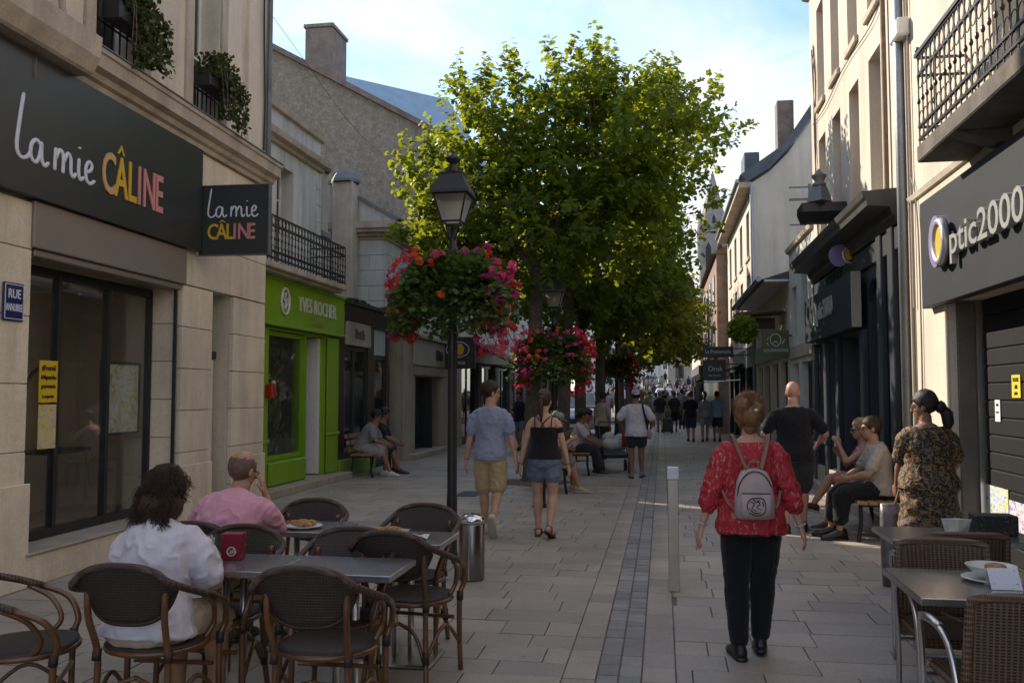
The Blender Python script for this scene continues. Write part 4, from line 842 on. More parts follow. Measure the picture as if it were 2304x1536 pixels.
AW2=thing('black_awning','black folding awning over the far right-hand shop','awning',(2.6,30.0,1.95)); b=MB(); b.prism([(0,.62),(0,.56),(-1.5,.0),(-1.5,.06)],1,0,4.0); b.build('canopy',clothmat('awnblack',(.012,.013,.014)),AW2); MB().box(-1.52,-1.5,0,4,-.12,.06).build('valance',clothmat('awnblack',(.012,.013,.014)),AW2); MB().tube([(-.05,.1,.1),(-1.45,.1,.0)],.02,6).build('arm',M_steel,AW2)
# church spire far up the hill
CH=thing('church_spire','grey gothic church spire rising beyond the rooftops','church',(9.2,160,4.5)); M_gst=mk('gothic_stone',(.27,.25,.235),.95,.15,.25,.5,.8,grain=.12)
b=MB(); b.loft([((0,0,26),(2.7,0,0),(0,2.7,0)),((0,0,36.6),(.10,0,0),(0,.10,0))],8); b.build('spire',M_gst,CH); MB().box(-2.45,2.45,-2.45,2.45,0,26).build('tower',M_gst,CH)
for sx in (-1,1):
    for sy in (-1,1): b=MB(); b.box(sx*2.3-.4,sx*2.3+.4,sy*2.3-.4,sy*2.3+.4,20,26.5); b.loft([((sx*2.3,sy*2.3,26.5),(.45,0,0),(0,.45,0)),((sx*2.3,sy*2.3,29.5),(.04,0,0),(0,.04,0))],6); b.build('pinnacle',M_gst,CH)
for z in (26.8,29.6,32): MB().prism([(-.28,z),(.28,z),(.28,z+.9),(0,z+1.5),(-.28,z+.9)],1,-2.7+(z-26)*.25-.2,-2.7+(z-26)*.25+.5).build('lucarne',M_intdark,CH)
for x in (-1.0,1.0): MB().prism([(x-.45,18.5),(x+.45,18.5),(x+.45,22.5),(x,23.6),(x-.45,22.5)],1,-2.51,-2.45).build('belfry_opening',M_intdark,CH)
# houses climbing the hill at the end of the street
for k,(x,y,w,h,lab,mat) in enumerate(((-5.6,92,6.5,8,'grey house closing the left end of the street',M_whitewall),(3.6,96,6,7.2,'pale house closing the right end of the street',M_cream),(-1.5,128,7,8.5,'hazy far house at the top of the hill',M_whitewall),(6.4,130,6,9,'farthest house below the church',M_cream))):
    zb=5.2*(y-62)/88 if y<150 else 5.2
    o=thing('far_house',lab,'building',(x,y,zb-1)); MB().box(-w/2,w/2,0,7,0,h).build('wall',mat,o); MB().prism([(-.3,h),(7.3,h),(3.5,h+2.6)],0,-w/2-.2,w/2+.2).build('roof',M_slate,o)
    for i in range(3):
        for z in (2.2,4.6): MB().box(-w/2+.8+i*w/3.2,-w/2+1.7+i*w/3.2,-.04,.0,z,z+1.4).build('window',M_glassd,o)
# ================================================ trees
LEAF_V=np.array([(0,0,0),(.26,.10,.05),(.58,.34,.02),(.20,.46,.08),(.40,.82,.02),(0,1.12,-.08),(-.40,.82,.02),(-.20,.46,.08),(-.58,.34,.02),(-.26,.10,.05),(0,.45,-.03)])
LEAF_F=np.array([(10,0,1),(10,1,2),(10,2,3),(10,3,4),(10,4,5),(10,5,6),(10,6,7),(10,7,8),(10,8,9),(10,9,0)])
M_leaf=leafmat('tree_leaf',[(.022,.058,.012),(.042,.095,.016),(.075,.135,.02),(.13,.185,.025)],.56,(.54,.56,.02))
M_leaff=leafmat('far_tree_leaf',[(.022,.054,.012),(.045,.09,.016),(.09,.135,.02)],.56,(.52,.52,.02))
def limb(mb,p0,p1,r0,r1,wob=.12,k=7):
    p0=np.asarray(p0,float);p1=np.asarray(p1,float);L=np.linalg.norm(p1-p0)
    pts=[p0+(p1-p0)*t+rng.normal(size=3)*wob*L*.12*math.sin(PI*t)+np.array([0,0,.10*L*math.sin(PI*t)*wob]) for t in np.linspace(0,1,k)]
    mb.tube(pts,list(np.linspace(r0,r1,k)),9); return pts
def tree(label,x,y,tr,h0,lobes,nclus,leaf,per=15,tops=0,seed=1,mat=None,lean=(0,0)):
    """trunk with flared base, main limbs reaching into each lobe, twigs with leaf sprays spread through the lobes"""
    global rng
    rng=np.random.default_rng(seed)
    o=thing('street_tree',label,'tree',(x,y,0),0,'street trees in a row')
    t=MB(); pts=[(0,0,-.02),(0,0,.12),(.01,0,.5),(lean[0]*.3,lean[1]*.3,h0*.4),(lean[0]*.7,lean[1]*.7,h0*.75),(lean[0],lean[1],h0)]
    t.tube(catmull(pts,5),list(np.interp(np.linspace(0,1,26),[0,.1,.2,.6,1],[tr*1.7,tr*1.25,tr*1.05,tr*.9,tr*.72])),12)
    L=np.array(lobes,float); top=np.array([lean[0],lean[1],h0]); twigs=[]
    for l in L:
        c=l[:3]; q=limb(t,top-[0,0,random.uniform(0,.4)],c+rng.normal(size=3)*.1*l[3:6],tr*.42,tr*.12,1.0,9)
        for j in range(5):
            d=rng.normal(size=3); d/=np.linalg.norm(d); d[2]=abs(d[2])*.8-.1; e=c+d*l[3:6]*.8; s_=q[rng.integers(4,9)]; twigs.append(limb(t,s_,e,tr*.10,.012,.8,6))
    tk=t.build('trunk',M_bark,o,True)
    vol=L[:,3]*L[:,4]*L[:,5]; w=vol**.8; w/=w.sum()
    k=rng.choice(len(L),nclus,p=w); d=rng.normal(size=(nclus,3)); d/=np.linalg.norm(d,axis=1,keepdims=True)
    r=rng.random(nclus)**.42*(1+.10*rng.normal(size=nclus)); c=L[k,:3]+d*r[:,None]*L[k,3:6]
    # sprays: a short twig along which leaves alternate and droop
    dirv=d+rng.normal(size=(nclus,3))*.45+np.array([0,0,.25]); dirv/=np.linalg.norm(dirv,axis=1,keepdims=True)
    if tops:
        a=rng.choice(len(L),tops); ang=rng.uniform(0,2*PI,tops); rr=rng.random(tops)**.5*.8
        tp=L[a,:3]+np.stack([np.cos(ang)*rr*L[a,3],np.sin(ang)*rr*L[a,4],L[a,5]*np.sqrt(1-rr**2)*.97],1)
        for s_ in range(3): c=np.vstack([c,tp+np.array([0,0,.16*s_])+rng.normal(size=(tops,3))*.02]); dirv=np.vstack([dirv,np.tile([0,0,1.],(tops,1))+rng.normal(size=(tops,3))*.12])
    n=len(c); P=[];D=[];Sz=[]
    tone=rng.random(n)
    tt=[]
    for j in range(per):
        f=j/per; ang=rng.uniform(0,2*PI,n); side=np.cross(dirv,rng.normal(size=(n,3))); side/=np.linalg.norm(side,axis=1,keepdims=True)
        P.append(c+dirv*(f-.35)[...,None]*leaf*3.2 if np.ndim(f) else c+dirv*(f-.35)*leaf*3.0+side*leaf*.25); dd=dirv*.35+side*1.0+np.array([0,0,-.42])+rng.normal(size=(n,3))*.22; D.append(dd); Sz.append(leaf*rng.uniform(.55,1.15,n)*(1-.35*f)); tt.append(np.clip(tone*.6+rng.random(n)*.4,0,1))
    P=np.vstack(P);D=np.vstack(D);Sz=np.concatenate(Sz);tt=np.concatenate(tt)
    Vv,Ff=scatter(LEAF_V,LEAF_F,P,frames(D,rng.normal(size=len(P))*.5),Sz)
    part('crown',np_mesh('crown',Vv,Ff,mat or M_leaf,attr=np.repeat(tt,len(LEAF_F))),o)
    return o
T=[tree('nearest street tree with broad bright green crown and forked trunk',-2.35,16.0,.155,3.9,
  [(-.3,.2,6.0,1.8,1.6,1.5),(1.6,-.2,6.2,1.7,1.6,1.4),(-1.3,-.3,5.2,1.2,1.3,1.1),(.4,-.4,4.5,1.8,1.4,1.05),(2.0,.3,5.0,1.3,1.4,1.05),(-.9,.3,7.0,.9,1.0,.85),(.9,.3,7.1,1.0,1.0,.75),(-1.75,.0,4.5,.65,.8,.5),(-.9,.3,3.9,.9,.9,.6)],1120,.16,15,34,11,lean=(.12,0)),
 tree('second street tree with leaning dark trunk behind the first',-2.35,21.1,.165,4.2,
  [(.5,0,6.5,2.2,2.0,1.6),(2.7,.2,7.8,1.4,1.6,1.3),(1.9,.3,6.2,1.1,1.5,1.0),(1.5,-.3,4.9,1.8,1.7,1.2),(-1.2,.2,5.4,1.5,1.5,1.5),(1.6,.0,8.3,1.1,1.2,.8),(.2,0,4.0,2.0,1.6,.9)],920,.17,14,26,12,lean=(.2,0)),
 tree('third street tree standing close behind the second trunk',-2.2,24.2,.17,3.9,
  [(.9,0,5.4,1.9,1.9,1.5),(2.0,0,4.5,1.25,1.6,1.2),(-.8,0,5.0,1.7,1.6,1.5),(1.3,.2,6.4,1.5,1.6,1.2),(.2,0,3.6,1.8,1.5,.8)],650,.19,14,8,13,M_leaff),
 tree('fourth street tree with dark bare trunk beside the white bags',-1.75,25.6,.17,3.2,
  [(.9,1.0,4.7,1.8,2.2,1.4),(1.9,1.8,3.9,1.1,1.6,1.1),(.2,1.5,5.4,1.8,2.0,1.4)],520,.20,13,6,14,M_leaff),
 tree('fifth street tree with low yellow green branches over the crowd',-1.6,34,.2,3.4,
  [(.7,0,5.4,2.1,2.4,1.8),(1.7,.5,4.9,1.5,2.0,1.5),(2.0,-1.0,3.5,1.1,1.3,.7),(1.2,-1.2,3.0,1.1,1.0,.55)],560,.24,12,6,15,M_leaff),
 tree('farthest street tree of the row',-1.6,44,.2,3.6,[(.8,0,5.8,2.2,2.4,2.0),(2.2,.5,5.0,1.4,2.0,1.8)],260,.36,10,4,16,M_leaff)]
for k,(x,y,w) in enumerate(((-2.35,16.0,.75),(-2.35,21.1,.6))):
    b=MB(); n=18; P=[((w+.12*math.sin(3*t)+.08*math.sin(7*t))*math.cos(t),(w*.9+.1*math.cos(5*t))*math.sin(t)) for t in np.linspace(0,2*PI,n+1)[:-1]]
    b.add([(p[0],p[1],.006) for p in P]+[(0,0,.05)],[(i,(i+1)%n,n) for i in range(n)]); o=b.build('tree_pit',M_pit,None,True,(x,y,0)); o['kind']='structure'
# ================================================ lamp posts and flower baskets
def lamp_post(label,x,y,h=3.93,rz=0):
    o=thing('lamp_post',label,'lamp post',(x,y,0),rz,'cast iron lamp posts along the trees')
    g_=h-.78
    MB().lathe([(.062,0),(.062,.04),(.053,.06),(.053,.56),(.049,.62),(.045,g_*.62),(.052,g_*.63),(.045,g_*.65),(.040,g_-.28),(.05,g_-.27),(.05,g_-.2),(.036,g_-.17),(.034,g_)],14).build('pole',M_black,o,True)
    b=MB(); 
    for a in range(4):
        t=PI/4+a*PI/2; b.tube(catmull([(.03*math.cos(t),.03*math.sin(t),g_-.12),(.10*math.cos(t),.10*math.sin(t),g_-.02),(.135*math.cos(t),.135*math.sin(t),g_+.05)],4),.009,6)
    b.build('cradle',M_black,o,True)
    z0=g_+.06;z1=z0+.265;a0=.095;a1=.165
    f=MB()
    for sx,sy in ((-1,-1),(1,-1),(1,1),(-1,1)): f.tube([(sx*a0,sy*a0,z0),(sx*a1,sy*a1,z1)],.010,5)
    for a,z in ((a0,z0),(a1,z1)):
        for i in range(4):
            p=[(-a,-a),(a,-a),(a,a),(-a,a)]; f.tube([(*p[i],z),(*p[(i+1)%4],z)],.010,5)
    f.build('lantern_frame',M_black,o)
    for i in range(4):
        p=[(-1,-1),(1,-1),(1,1),(-1,1)]; u=p[i];v=p[(i+1)%4]; e=.99
        MB().add([(u[0]*a0*e,u[1]*a0*e,z0),(v[0]*a0*e,v[1]*a0*e,z0),(v[0]*a1*e,v[1]*a1*e,z1),(u[0]*a1*e,u[1]*a1*e,z1)],[(0,1,2,3)]).build('lantern_pane',M_lampglass,o)
    MB().ell((0,0,z0+.15),(.03,.03,.05),10,8).build('bulb',mk('bulb',(.6,.58,.5),.3,.02,5,0),o,True)
    r=MB(); q=math.sqrt(2)
    r.loft([((0,0,z1+.005),V3(1,1,0)*a1*1.17,V3(-1,1,0)*a1*1.17),((0,0,z1+.03),V3(1,1,0)*a1*1.17,V3(-1,1,0)*a1*1.17),((0,0,z1+.20),V3(1,1,0)*.115,V3(-1,1,0)*.115),((0,0,z1+.22),V3(1,1,0)*.12,V3(-1,1,0)*.12),((0,0,z1+.23),V3(1,1,0)*.07,V3(-1,1,0)*.07)],4); r.build('lantern_roof',M_black,o)
    MB().lathe([(.06,z1+.23),(.05,z1+.27),(.03,z1+.31),(.035,z1+.33),(.075,z1+.36),(.08,z1+.385),(.05,z1+.41),(.02,z1+.43),(.022,z1+.45),(.0,z1+.47)],12).build('finial',M_black,o,True)
    return o
lamp_post('nearest black lamp post with glass lantern beside the steel bin',-2.05,8.6,4.03)
lamp_post('second black lamp post in front of the nearest tree',-1.86,15.5,3.83)
lamp_post('third lamp post among the seated people',-1.36,27.0,3.9)
lamp_post('thin far lamp post beyond the third',-1.5,34.5,3.9)
FL_V=np.array([(0,0,0)]+[(math.cos(t)*r_,math.sin(t)*r_,.12 if r_>.5 else .05) for i in range(5) for t,r_ in ((i*2*PI/5-.45,.9),(i*2*PI/5,1.0),(i*2*PI/5+.45,.9))])
FL_F=np.array([(0,1+3*i,2+3*i) for i in range(5)]+[(0,2+3*i,3+3*i) for i in range(5)])
def colmat(name,c,tr=.35): return leafmat(name,[tuple(np.array(c)*.75),c,tuple(np.clip(np.array(c)*1.2,0,1))],tr,c,.6)
M_fr=colmat('petal_scarlet',(.62,.035,.02)); M_fo=colmat('petal_orange',(.70,.10,.015)); M_fp=colmat('petal_pink',(.60,.05,.17)); M_fm=colmat('petal_magenta',(.45,.04,.22)); M_bleaf=leafmat('basket_leaf',[(.03,.06,.015),(.06,.105,.022),(.11,.16,.04)],.4,(.2,.3,.04))
def basket(label,x,y,z,s,seed,nl=5200,nf=190,pal=((M_fr,.35,0),(M_fo,.2,0),(M_fp,.25,0),(M_fm,.2,0)),front=True,tail=True):
    """round planter clasped on a post, full of trailing geraniums"""
    r_=np.random.default_rng(seed); o=thing('flower_basket',label,'flower basket',(x,y,z),0,'geranium baskets on the lamp posts')
    b=MB(); b.loft([((0,0,-.22*s),(.22*s,0,0),(0,.22*s,0)),((0,0,-.02*s),(.40*s,0,0),(0,.40*s,0)),((0,0,.02*s),(.40*s,0,0),(0,.40*s,0))],18); b.build('planter',mk('planter_black',(.02,.025,.018),.7,.3,6,.1,30),o,True)
    def dirs(n):
        d=r_.normal(size=(n,3)); d/=np.linalg.norm(d,axis=1,keepdims=True); return d
    d=dirs(nl); d[:,2]=np.where(d[:,2]<-.45,-d[:,2],d[:,2]); R=r_.random(nl)**.33
    pos=d*R[:,None]*np.array([.56,.52,.36])*s+np.array([0,0,.08*s])
    m=int(nl*.35); a=r_.uniform(0,2*PI,m); rr=r_.uniform(.42,.66,m); pos2=np.stack([np.cos(a)*rr,np.sin(a)*rr,.05-r_.random(m)**1.3*.45],1)*s; pos=np.vstack([pos,pos2]); d=np.vstack([d,np.stack([np.cos(a),np.sin(a),np.full(m,-.4)],1)])
    an=np.arctan2(pos[:,1],pos[:,0]); pos[:,:2]*=(1+.14*np.sin(3*an+seed)+.10*np.sin(5*an+2*seed)+.08*np.sin(8*an))[:,None]; pos[:,2]+=s*.05*np.sin(4*an+seed)
    n=len(pos); lv=np.array([(0,0,0),(.42,.25,.05),(.5,.62,.02),(0,1,-.05),(-.5,.62,.02),(-.42,.25,.05)]); lf=np.array([(0,1,2,3),(0,3,4,5)])
    Vv,Ff=scatter(lv,lf,pos,frames(d+r_.normal(size=(n,3))*.6,r_.uniform(-1,1,n)),s*r_.uniform(.045,.085,n))
    part('foliage',np_mesh('foliage',Vv,Ff,M_bleaf,attr=np.repeat(r_.random(n),2)),o)
    # flower heads: umbels of small blossoms, mostly round the outer rim, some on top, some trailing on long stems
    a=r_.uniform(0,2*PI,nf); a=np.where(r_.random(nf)<.5,np.where(r_.random(nf)<.5,0,PI)+r_.normal(size=nf)*.55,a); t=r_.random(nf)
    el=np.where(t<.62,r_.uniform(-.45,.55,nf),np.where(t<.85,r_.uniform(.5,1.25,nf),r_.uniform(-.9,-.4,nf))); rr=r_.uniform(.92,1.22,nf)
    c=np.stack([np.cos(a)*np.cos(el*.8)*.62*rr,np.sin(a)*np.cos(el*.8)*.58*rr,.06+np.sin(el)*.42*rr],1)*s
    if tail:
        q=int(nf*.16); c[:q]=np.stack([r_.uniform(.30,.70,q),r_.uniform(-.4,.1,q),r_.uniform(-.66,-.2,q)],1)*s
        q2=int(nf*.10); c[q:q+q2]=np.stack([r_.uniform(-.66,-.40,q2),r_.uniform(-.35,.1,q2),r_.uniform(-.55,-.15,q2)],1)*s
    if front:
        keep=~((c[:,1]<0)&(np.abs(c[:,0])<.42*s)&(c[:,2]<.30*s)&(c[:,2]>-.25*s)&(r_.random(nf)<.90)); c=c[keep]; a=a[keep]; nf=len(c)
    sb=MB()
    for p in c[::2]: sb.tube(catmull([p*np.array([.5,.5,.3]),p*np.array([.85,.85,.8])+[0,0,.06*s],p],3),.0035*s,4)
    sb.build('flower_stems',M_bleaf,o)['kind']='stuff'
    k=np.array([p[1] for p in pal]); 
    zone=(np.sin(a*2.0+seed)+r_.normal(size=nf)*.5); order=np.argsort(zone); kind=np.zeros(nf,int); cs=(np.cumsum(k)/k.sum()*nf).astype(int); st=0
    for i,e in enumerate(cs): kind[order[st:e]]=i; st=e
    for i,(mt,_,_) in enumerate(pal):
        cc=c[kind==i]
        if not len(cc): continue
        per=7; P=np.repeat(cc,per,axis=0); off=r_.normal(size=P.shape); off/=np.linalg.norm(off,axis=1,keepdims=True); P=P+off*s*(.020+.035*r_.random((len(P),1)))*np.array([1,1,.8]); out=off+P/np.linalg.norm(P,axis=1,keepdims=True)*.6
        F=frames(out,r_.uniform(0,6,len(P))); F=F[:,:,[0,2,1]]*np.array([1,1,1])   # blossom faces outwards
        Vv,Ff=scatter(FL_V,FL_F,P,F,s*r_.uniform(.018,.035,len(P)))
        ob=part('blossoms',np_mesh('blossoms',Vv,Ff,mt,attr=np.repeat(r_.random(len(P)),len(FL_F))),o); ob['kind']='stuff'
    return o
basket('nearest big flower basket, scarlet and pink geraniums round dark leaves',-2.05,8.6,2.58,.90,3,5200,240,((M_fr,.22,0),(M_fo,.20,0),(M_fp,.32,0),(M_fm,.26,0)))
basket('second flower basket covered in red and magenta geraniums',-1.86,15.5,2.22,1.0,5,4200,300,((M_fr,.38,0),(M_fp,.25,0),(M_fm,.25,0),(M_fo,.12,0)),False)
basket('dark red flower basket on the third lamp post',-1.36,27.0,2.3,1.0,8,2600,220,((M_fr,.6,0),(M_fo,.25,0),(M_fp,.15,0)))
# yellow-green hanging ball on the right
r_=np.random.default_rng(21); HB=thing('hanging_plant','yellow green leafy hanging ball under a small brown canopy','plant',(1.72,19.6,2.98))
n=1500; d=r_.normal(size=(n,3)); d/=np.linalg.norm(d,axis=1,keepdims=True); pos=d*(r_.random(n)**.35)[:,None]*[.30,.30,.28]; Vv,Ff=scatter(np.array([(0,0,0),(.42,.25,.05),(.5,.62,.02),(0,1,-.05),(-.5,.62,.02),(-.42,.25,.05)]),np.array([(0,1,2,3),(0,3,4,5)]),pos,frames(d+r_.normal(size=(n,3))*.6,r_.uniform(-1,1,n)),r_.uniform(.05,.09,n))
part('foliage',np_mesh('foliage',Vv,Ff,leafmat('lime_leaf',[(.10,.15,.02),(.20,.27,.03),(.30,.36,.05)],.5,(.4,.5,.05)),attr=np.repeat(r_.random(n),2)),HB); MB().lathe([(.04,-.2),(.16,-.1),(.17,.0)],12).build('pot',M_brown,HB,True); MB().tube([(0,0,.0),(0,0,.36)],.006,5).tube([(0,0,.36),(.9,0,.36)],.012,6).build('hanger',M_dark,HB)
HC=thing('brown_canopy','small brown shop canopy above the leafy hanging ball','awning',(2.62,19.8,3.3)); MB().prism([(0,.12),(0,.06),(-1.0,.0),(-1.0,.07)],1,0,.9).build('canopy',mk('canopy_brown',(.16,.08,.05),.7,.2,3,0),HC); MB().box(-1.0,-.1,.02,.06,-.25,.0).build('side_panel',mk('canopy_brown'),HC) if False else MB().box(-.98,-.1,.85,.88,-.25,.0).build('side_panel',M_brown,HC)
# window boxes on the bakery's upper floor
def windowbox(label,u,z,seed,w=.62):
    r_=np.random.default_rng(seed); o=inframe(A,'window_box',label,'plant',u,-.10,z)
    MB().bbox(-w/2,w/2,-.11,.08,-.02,.17,.012).build('planter',M_black,o)
    n=1300; t=r_.random(n); pos=np.where((t<.5)[:,None],np.stack([r_.uniform(-w/2,w/2,n),r_.uniform(-.16,.08,n),.16+r_.random(n)**1.5*.26],1),np.stack([r_.uniform(-.1,w/2+.12,n)+0,r_.uniform(-.26,-.10,n),.2-r_.random(n)**1.2*.55],1))
    pos[:,2]+=.06*np.sin(pos[:,0]*9+seed); d=r_.normal(size=(n,3))*.6+np.where((t<.5)[:,None],[0,-.3,.8],[0,-.4,-.9])
    Vv,Ff=scatter(np.array([(0,0,0),(.4,.3,.05),(.3,.7,.02),(0,1,-.05),(-.3,.7,.02),(-.4,.3,.05)]),np.array([(0,1,2,3),(0,3,4,5)]),pos,frames(d,r_.uniform(-1,1,n)),r_.uniform(.035,.07,n))
    part('foliage',np_mesh('foliage',Vv,Ff,leafmat('box_leaf%d'%seed,[(.02,.035,.012),(.045,.06,.02),(.10,.10,.03)],.3,(.2,.25,.04)),attr=np.repeat(r_.random(n),2)),o)
    b=MB()
    for k in range(7): q=r_.uniform(-w/2,w/2); b.tube(catmull([(q,-.1,.15),(q+r_.uniform(-.1,.1),-.2,.2),(q+r_.uniform(-.1,.15),-.24,-.25)],4),.004,4)
    b.build('stems',M_bark,o)
    return o
windowbox('trailing plant in a black window box on the left upper window',7.78,5.16,31); windowbox('trailing plant in a black window box on the right upper window',9.62,5.16,32)
for k,(u0,u1) in enumerate(((7.45,8.22),(9.33,9.98))):
    b=MB(); 
    for z in (4.90,5.14,5.38): b.box(u0,u1,-.0,.02,z-.008,z+.008)
    for q in np.linspace(u0,u1,7): b.box(q-.006,q+.006,.002,.018,4.87,5.38)
    b.build('window_guard',M_black,A)
# ================================================ bollards, bin
o=thing('steel_bin','shiny steel cylindrical bin with slanted lid beside the near lamp post','bin',(-1.64,7.62,0)); MB().lathe([(.108,0),(.113,.015),(.113,.47),(.105,.485)],24).build('body',mk('bin_steel',(.24,.23,.22),.26,.1,6,.03,90,metal=1.0),o,True); MB().loft([((0,0,.485),(.112,0,0),(0,.112,0)),((0,.0,.52),(.112,0,.0),(0,.112,0)),((0,.01,.555),(.07,0,.0),(0,.09,0))],24).build('lid',mk('polished_lid',(.75,.75,.76),.12,.05,4,0,metal=1),o,True)
MB().box(-.006,.006,-.1155,-.112,.01,.48).build('seam',M_steel,o)
o=thing('square_post','tall square steel post with white cap in the middle of the street','bollard',(.08,7.46,0)); MB().bbox(-.043,.043,-.043,.043,0,.90,.004).build('shaft',mk('warm_steel',(.42,.38,.34),.38,.08,3,.03,70,metal=.8),o); MB().bbox(-.047,.047,-.047,.047,.90,1.0,.006).build('cap',mk('white_cap',(.72,.70,.74),.4,.05,4,0),o)
o=thing('black_bollard','short black bollard partly hidden behind the walking couple','bollard',(-1.72,12.57,0)); MB().lathe([(.10,0),(.10,.03),(.082,.05),(.082,.72),(.09,.74),(.09,.78),(.06,.83),(.0,.85)],16).build('shaft',M_black,o,True); MB().lathe([(.115,0),(.115,.02)],16).build('base_ring',M_black,o)
o=thing('manhole','small dark cast iron drain cover set in the paving','drain cover',(-3.05,14.0,0)); MB().bbox(-.17,.17,-.35,.35,-.01,.008,.004).build('plate',M_black,o)
# ================================================ cafe furniture
M_rat=mk('rattan_pole',(.12,.047,.015),.32,.3,9,.05,60,spec=.5,coat=.3); M_bind=mk('rattan_binding',(.025,.014,.010),.5,.3,30,.3,160)
M_weave=wovenmat('dark_weave',(.007,.005,.005),(.052,.033,.026),24,24); M_rim=wovenmat('rim_binding',(.016,.009,.007),(.10,.058,.042),34,20,axis='XY')
def bistro_chair():
    """round-backed rattan armchair, local: sitter faces +y, back at -y"""
    o=thing('rattan_chair','x','chair')
    seat=MB(); R=.215; ring=lambda r,z,sy=1.0:[(r*math.cos(t)*1.02,r*math.sin(t)*sy+.02,z) for t in np.linspace(0,2*PI,25)[:-1]]
    P=ring(R,.445); seat.loft([((0,.02,.43),(R*.98,0,0),(0,R*.95,0)),((0,.02,.455),(R*1.02,0,0),(0,R,0)),((0,.02,.462),(R*.9,0,0),(0,R*.88,0))],24,p=2.6); seat.build('seat',M_weave,o,True)
    MB().tube(ring(R*1.03,.435,.98),.014,8,closed=True).build('seat_ring',M_rat,o,True)
    # back panel: curved sheet with oval outline
    def bp(s,t): # s -1..1 across, t 0..1 up
        a=s*1.12; x=.265*math.sin(a)*1.0; y=-.20-.075*math.cos(a)+.05*(1-t)-.02; return np.array([x*(.86+.14*t),y-.03*t,.0])
    nu,nv=15,9; b=MB(); vs=[];fs=[]
    for side in (0,1):
        for j in range(nv+1):
            t=j/nv
            for i in range(nu+1):
                s=-1+2*i/nu; p=bp(s,t); top=.85-.10*abs(s)**2.4; bot=.585+.145*abs(s)**3.0
                p[2]=bot+(top-bot)*t; p[1]+=side*-.014; vs.append(p)
    N=(nu+1)*(nv+1)
    for j in range(nv):
        for i in range(nu):
            q=(j*(nu+1)+i,j*(nu+1)+i+1,(j+1)*(nu+1)+i+1,(j+1)*(nu+1)+i); fs.append(q); fs.append(tuple(N+k for k in q[::-1]))
    edge=[i for i in range(nu+1)]+[(j+1)*(nu+1)-1 for j in range(1,nv+1)]+[nv*(nu+1)+i for i in range(nu-1,-1,-1)]+[j*(nu+1) for j in range(nv-1,0,-1)]
    for a,c in zip(edge,edge[1:]+edge[:1]): fs.append((a,N+a,N+c,c))
    b.add(vs,fs); b.build('backrest',M_weave,o,True)
    rim=[np.array(vs[k])+[0,-.007,0] for k in edge]; tp=rim[nu+nv:nu+nv+nu+1]; lowr=rim[:nu+1]
    arms_top=[(.262,-.10,.70),(.275,.02,.66),(.272,.14,.60),(.255,.19,.50),(.235,.175,.42),(.235,.17,.2),(.24,.18,0)]
    full=[np.array(p)*[-1,1,1] for p in arms_top[:2]][::-1]+[np.array(p) for p in tp[::-1][::2]]+[np.array(p) for p in arms_top[:2]]
    MB().tube(catmull(full,4),.0175,8).build('back_rim',M_rim,o,True)
    MB().tube(catmull(lowr,2),.011,7).build('lower_rim',M_bind,o,True)
    for s in (-1,1):
        q=lambda pts:[(s*a,b_,c) for a,b_,c in pts]
        MB().tube(catmull(q(arms_top[1:]),5),.0155,8).build('front_leg',M_rat,o,True)
        MB().tube(catmull(q([(.268,-.04,.665),(.25,.07,.60),(.225,.12,.50),(.20,.06,.43)]),5),.013,8).build('arm_brace',M_rat,o,True)
        MB().tube(catmull(q([(.182,-.262,.76),(.178,-.262,.62),(.165,-.20,.43),(.172,-.21,.2),(.185,-.235,.0)]),5),.0155,8).build('back_leg',M_rat,o,True)
        MB().tube(catmull(q([(.172,-.215,.12),(.10,-.19,.28),(.0,-.17,.33)]),5),.011,7).build('brace',M_rat,o,True)
        MB().tube(catmull(q([(.175,-.21,.16),(.21,-.02,.30),(.237,.17,.16)]),5),.011,7).build('side_brace',M_rat,o,True)
        for bb in ([(.17,-.205,.41),(.168,-.198,.46)],[(.236,.172,.40),(.236,.176,.45)],[(.174,-.213,.13),(.173,-.212,.2)]): MB().tube(q(bb),.0205,8).build('binding',M_bind,o,True)
    MB().tube([(-.2,.175,.30),(.2,.175,.30)],.011,7).build('stretcher',M_rat,o)
    return o
ch0=bistro_chair(); GC='dark rattan bistro chairs of the left terrace'
def G_(o,label,x,y,deg,first=False,z=0):
    if first: o.location=(x,y,z); o.rotation_euler=(0,0,rad(deg)); o['label']=label; o['group']=GC; return o
    return dup(o,label,(x,y,z),rad(deg),GC)
c_wo=G_(ch0,'rattan chair the white-shirted woman sits on',-2.35,3.90,3,True)
G_(ch0,'empty rattan chair in front with its back to us, at the table end',-1.54,3.98,2)
G_(ch0,'rattan chair cut by the left edge, turned to the side',-2.92,3.74,-64)
G_(ch0,'rattan chair facing us across the table from the white-shirted woman',-2.33,4.44,180)
G_(ch0,'rattan chair facing us behind the front table, near its right end',-1.68,4.46,184)
G_(ch0,'rattan chair seen from behind at the table with leftover food',-1.43,5.0,-6)
G_(ch0,'rattan chair facing us at the far side of the leftovers table',-1.60,5.55,176)
G_(ch0,'rattan chair facing us beyond the pink-shirted man',-2.42,5.70,180)
G_(ch0,'rattan chair the pink-shirted man sits on',-2.66,5.14,-4)
def table(label,x,y,w,d,z=.73,rz=0,metalbase=True,group='zinc topped tables of the left terrace'):
    o=thing('cafe_table',label,'table',(x,y,0),rz,group)
    MB().bbox(-w/2,w/2,-d/2,d/2,z-.035,z,.004).build('table_top',M_zinctop,o)
    MB().tube([(-.05,0,.03),(-.05,0,z-.035)],.02,8).build('column',M_steel,o,True); MB().tube([(.05,0,.03),(.05,0,z-.035)],.02,8).build('column',M_steel,o,True)
    MB().bbox(-.22,.22,-.19,.19,.0,.025,.01).build('base_plate',M_steel,o)
    return o
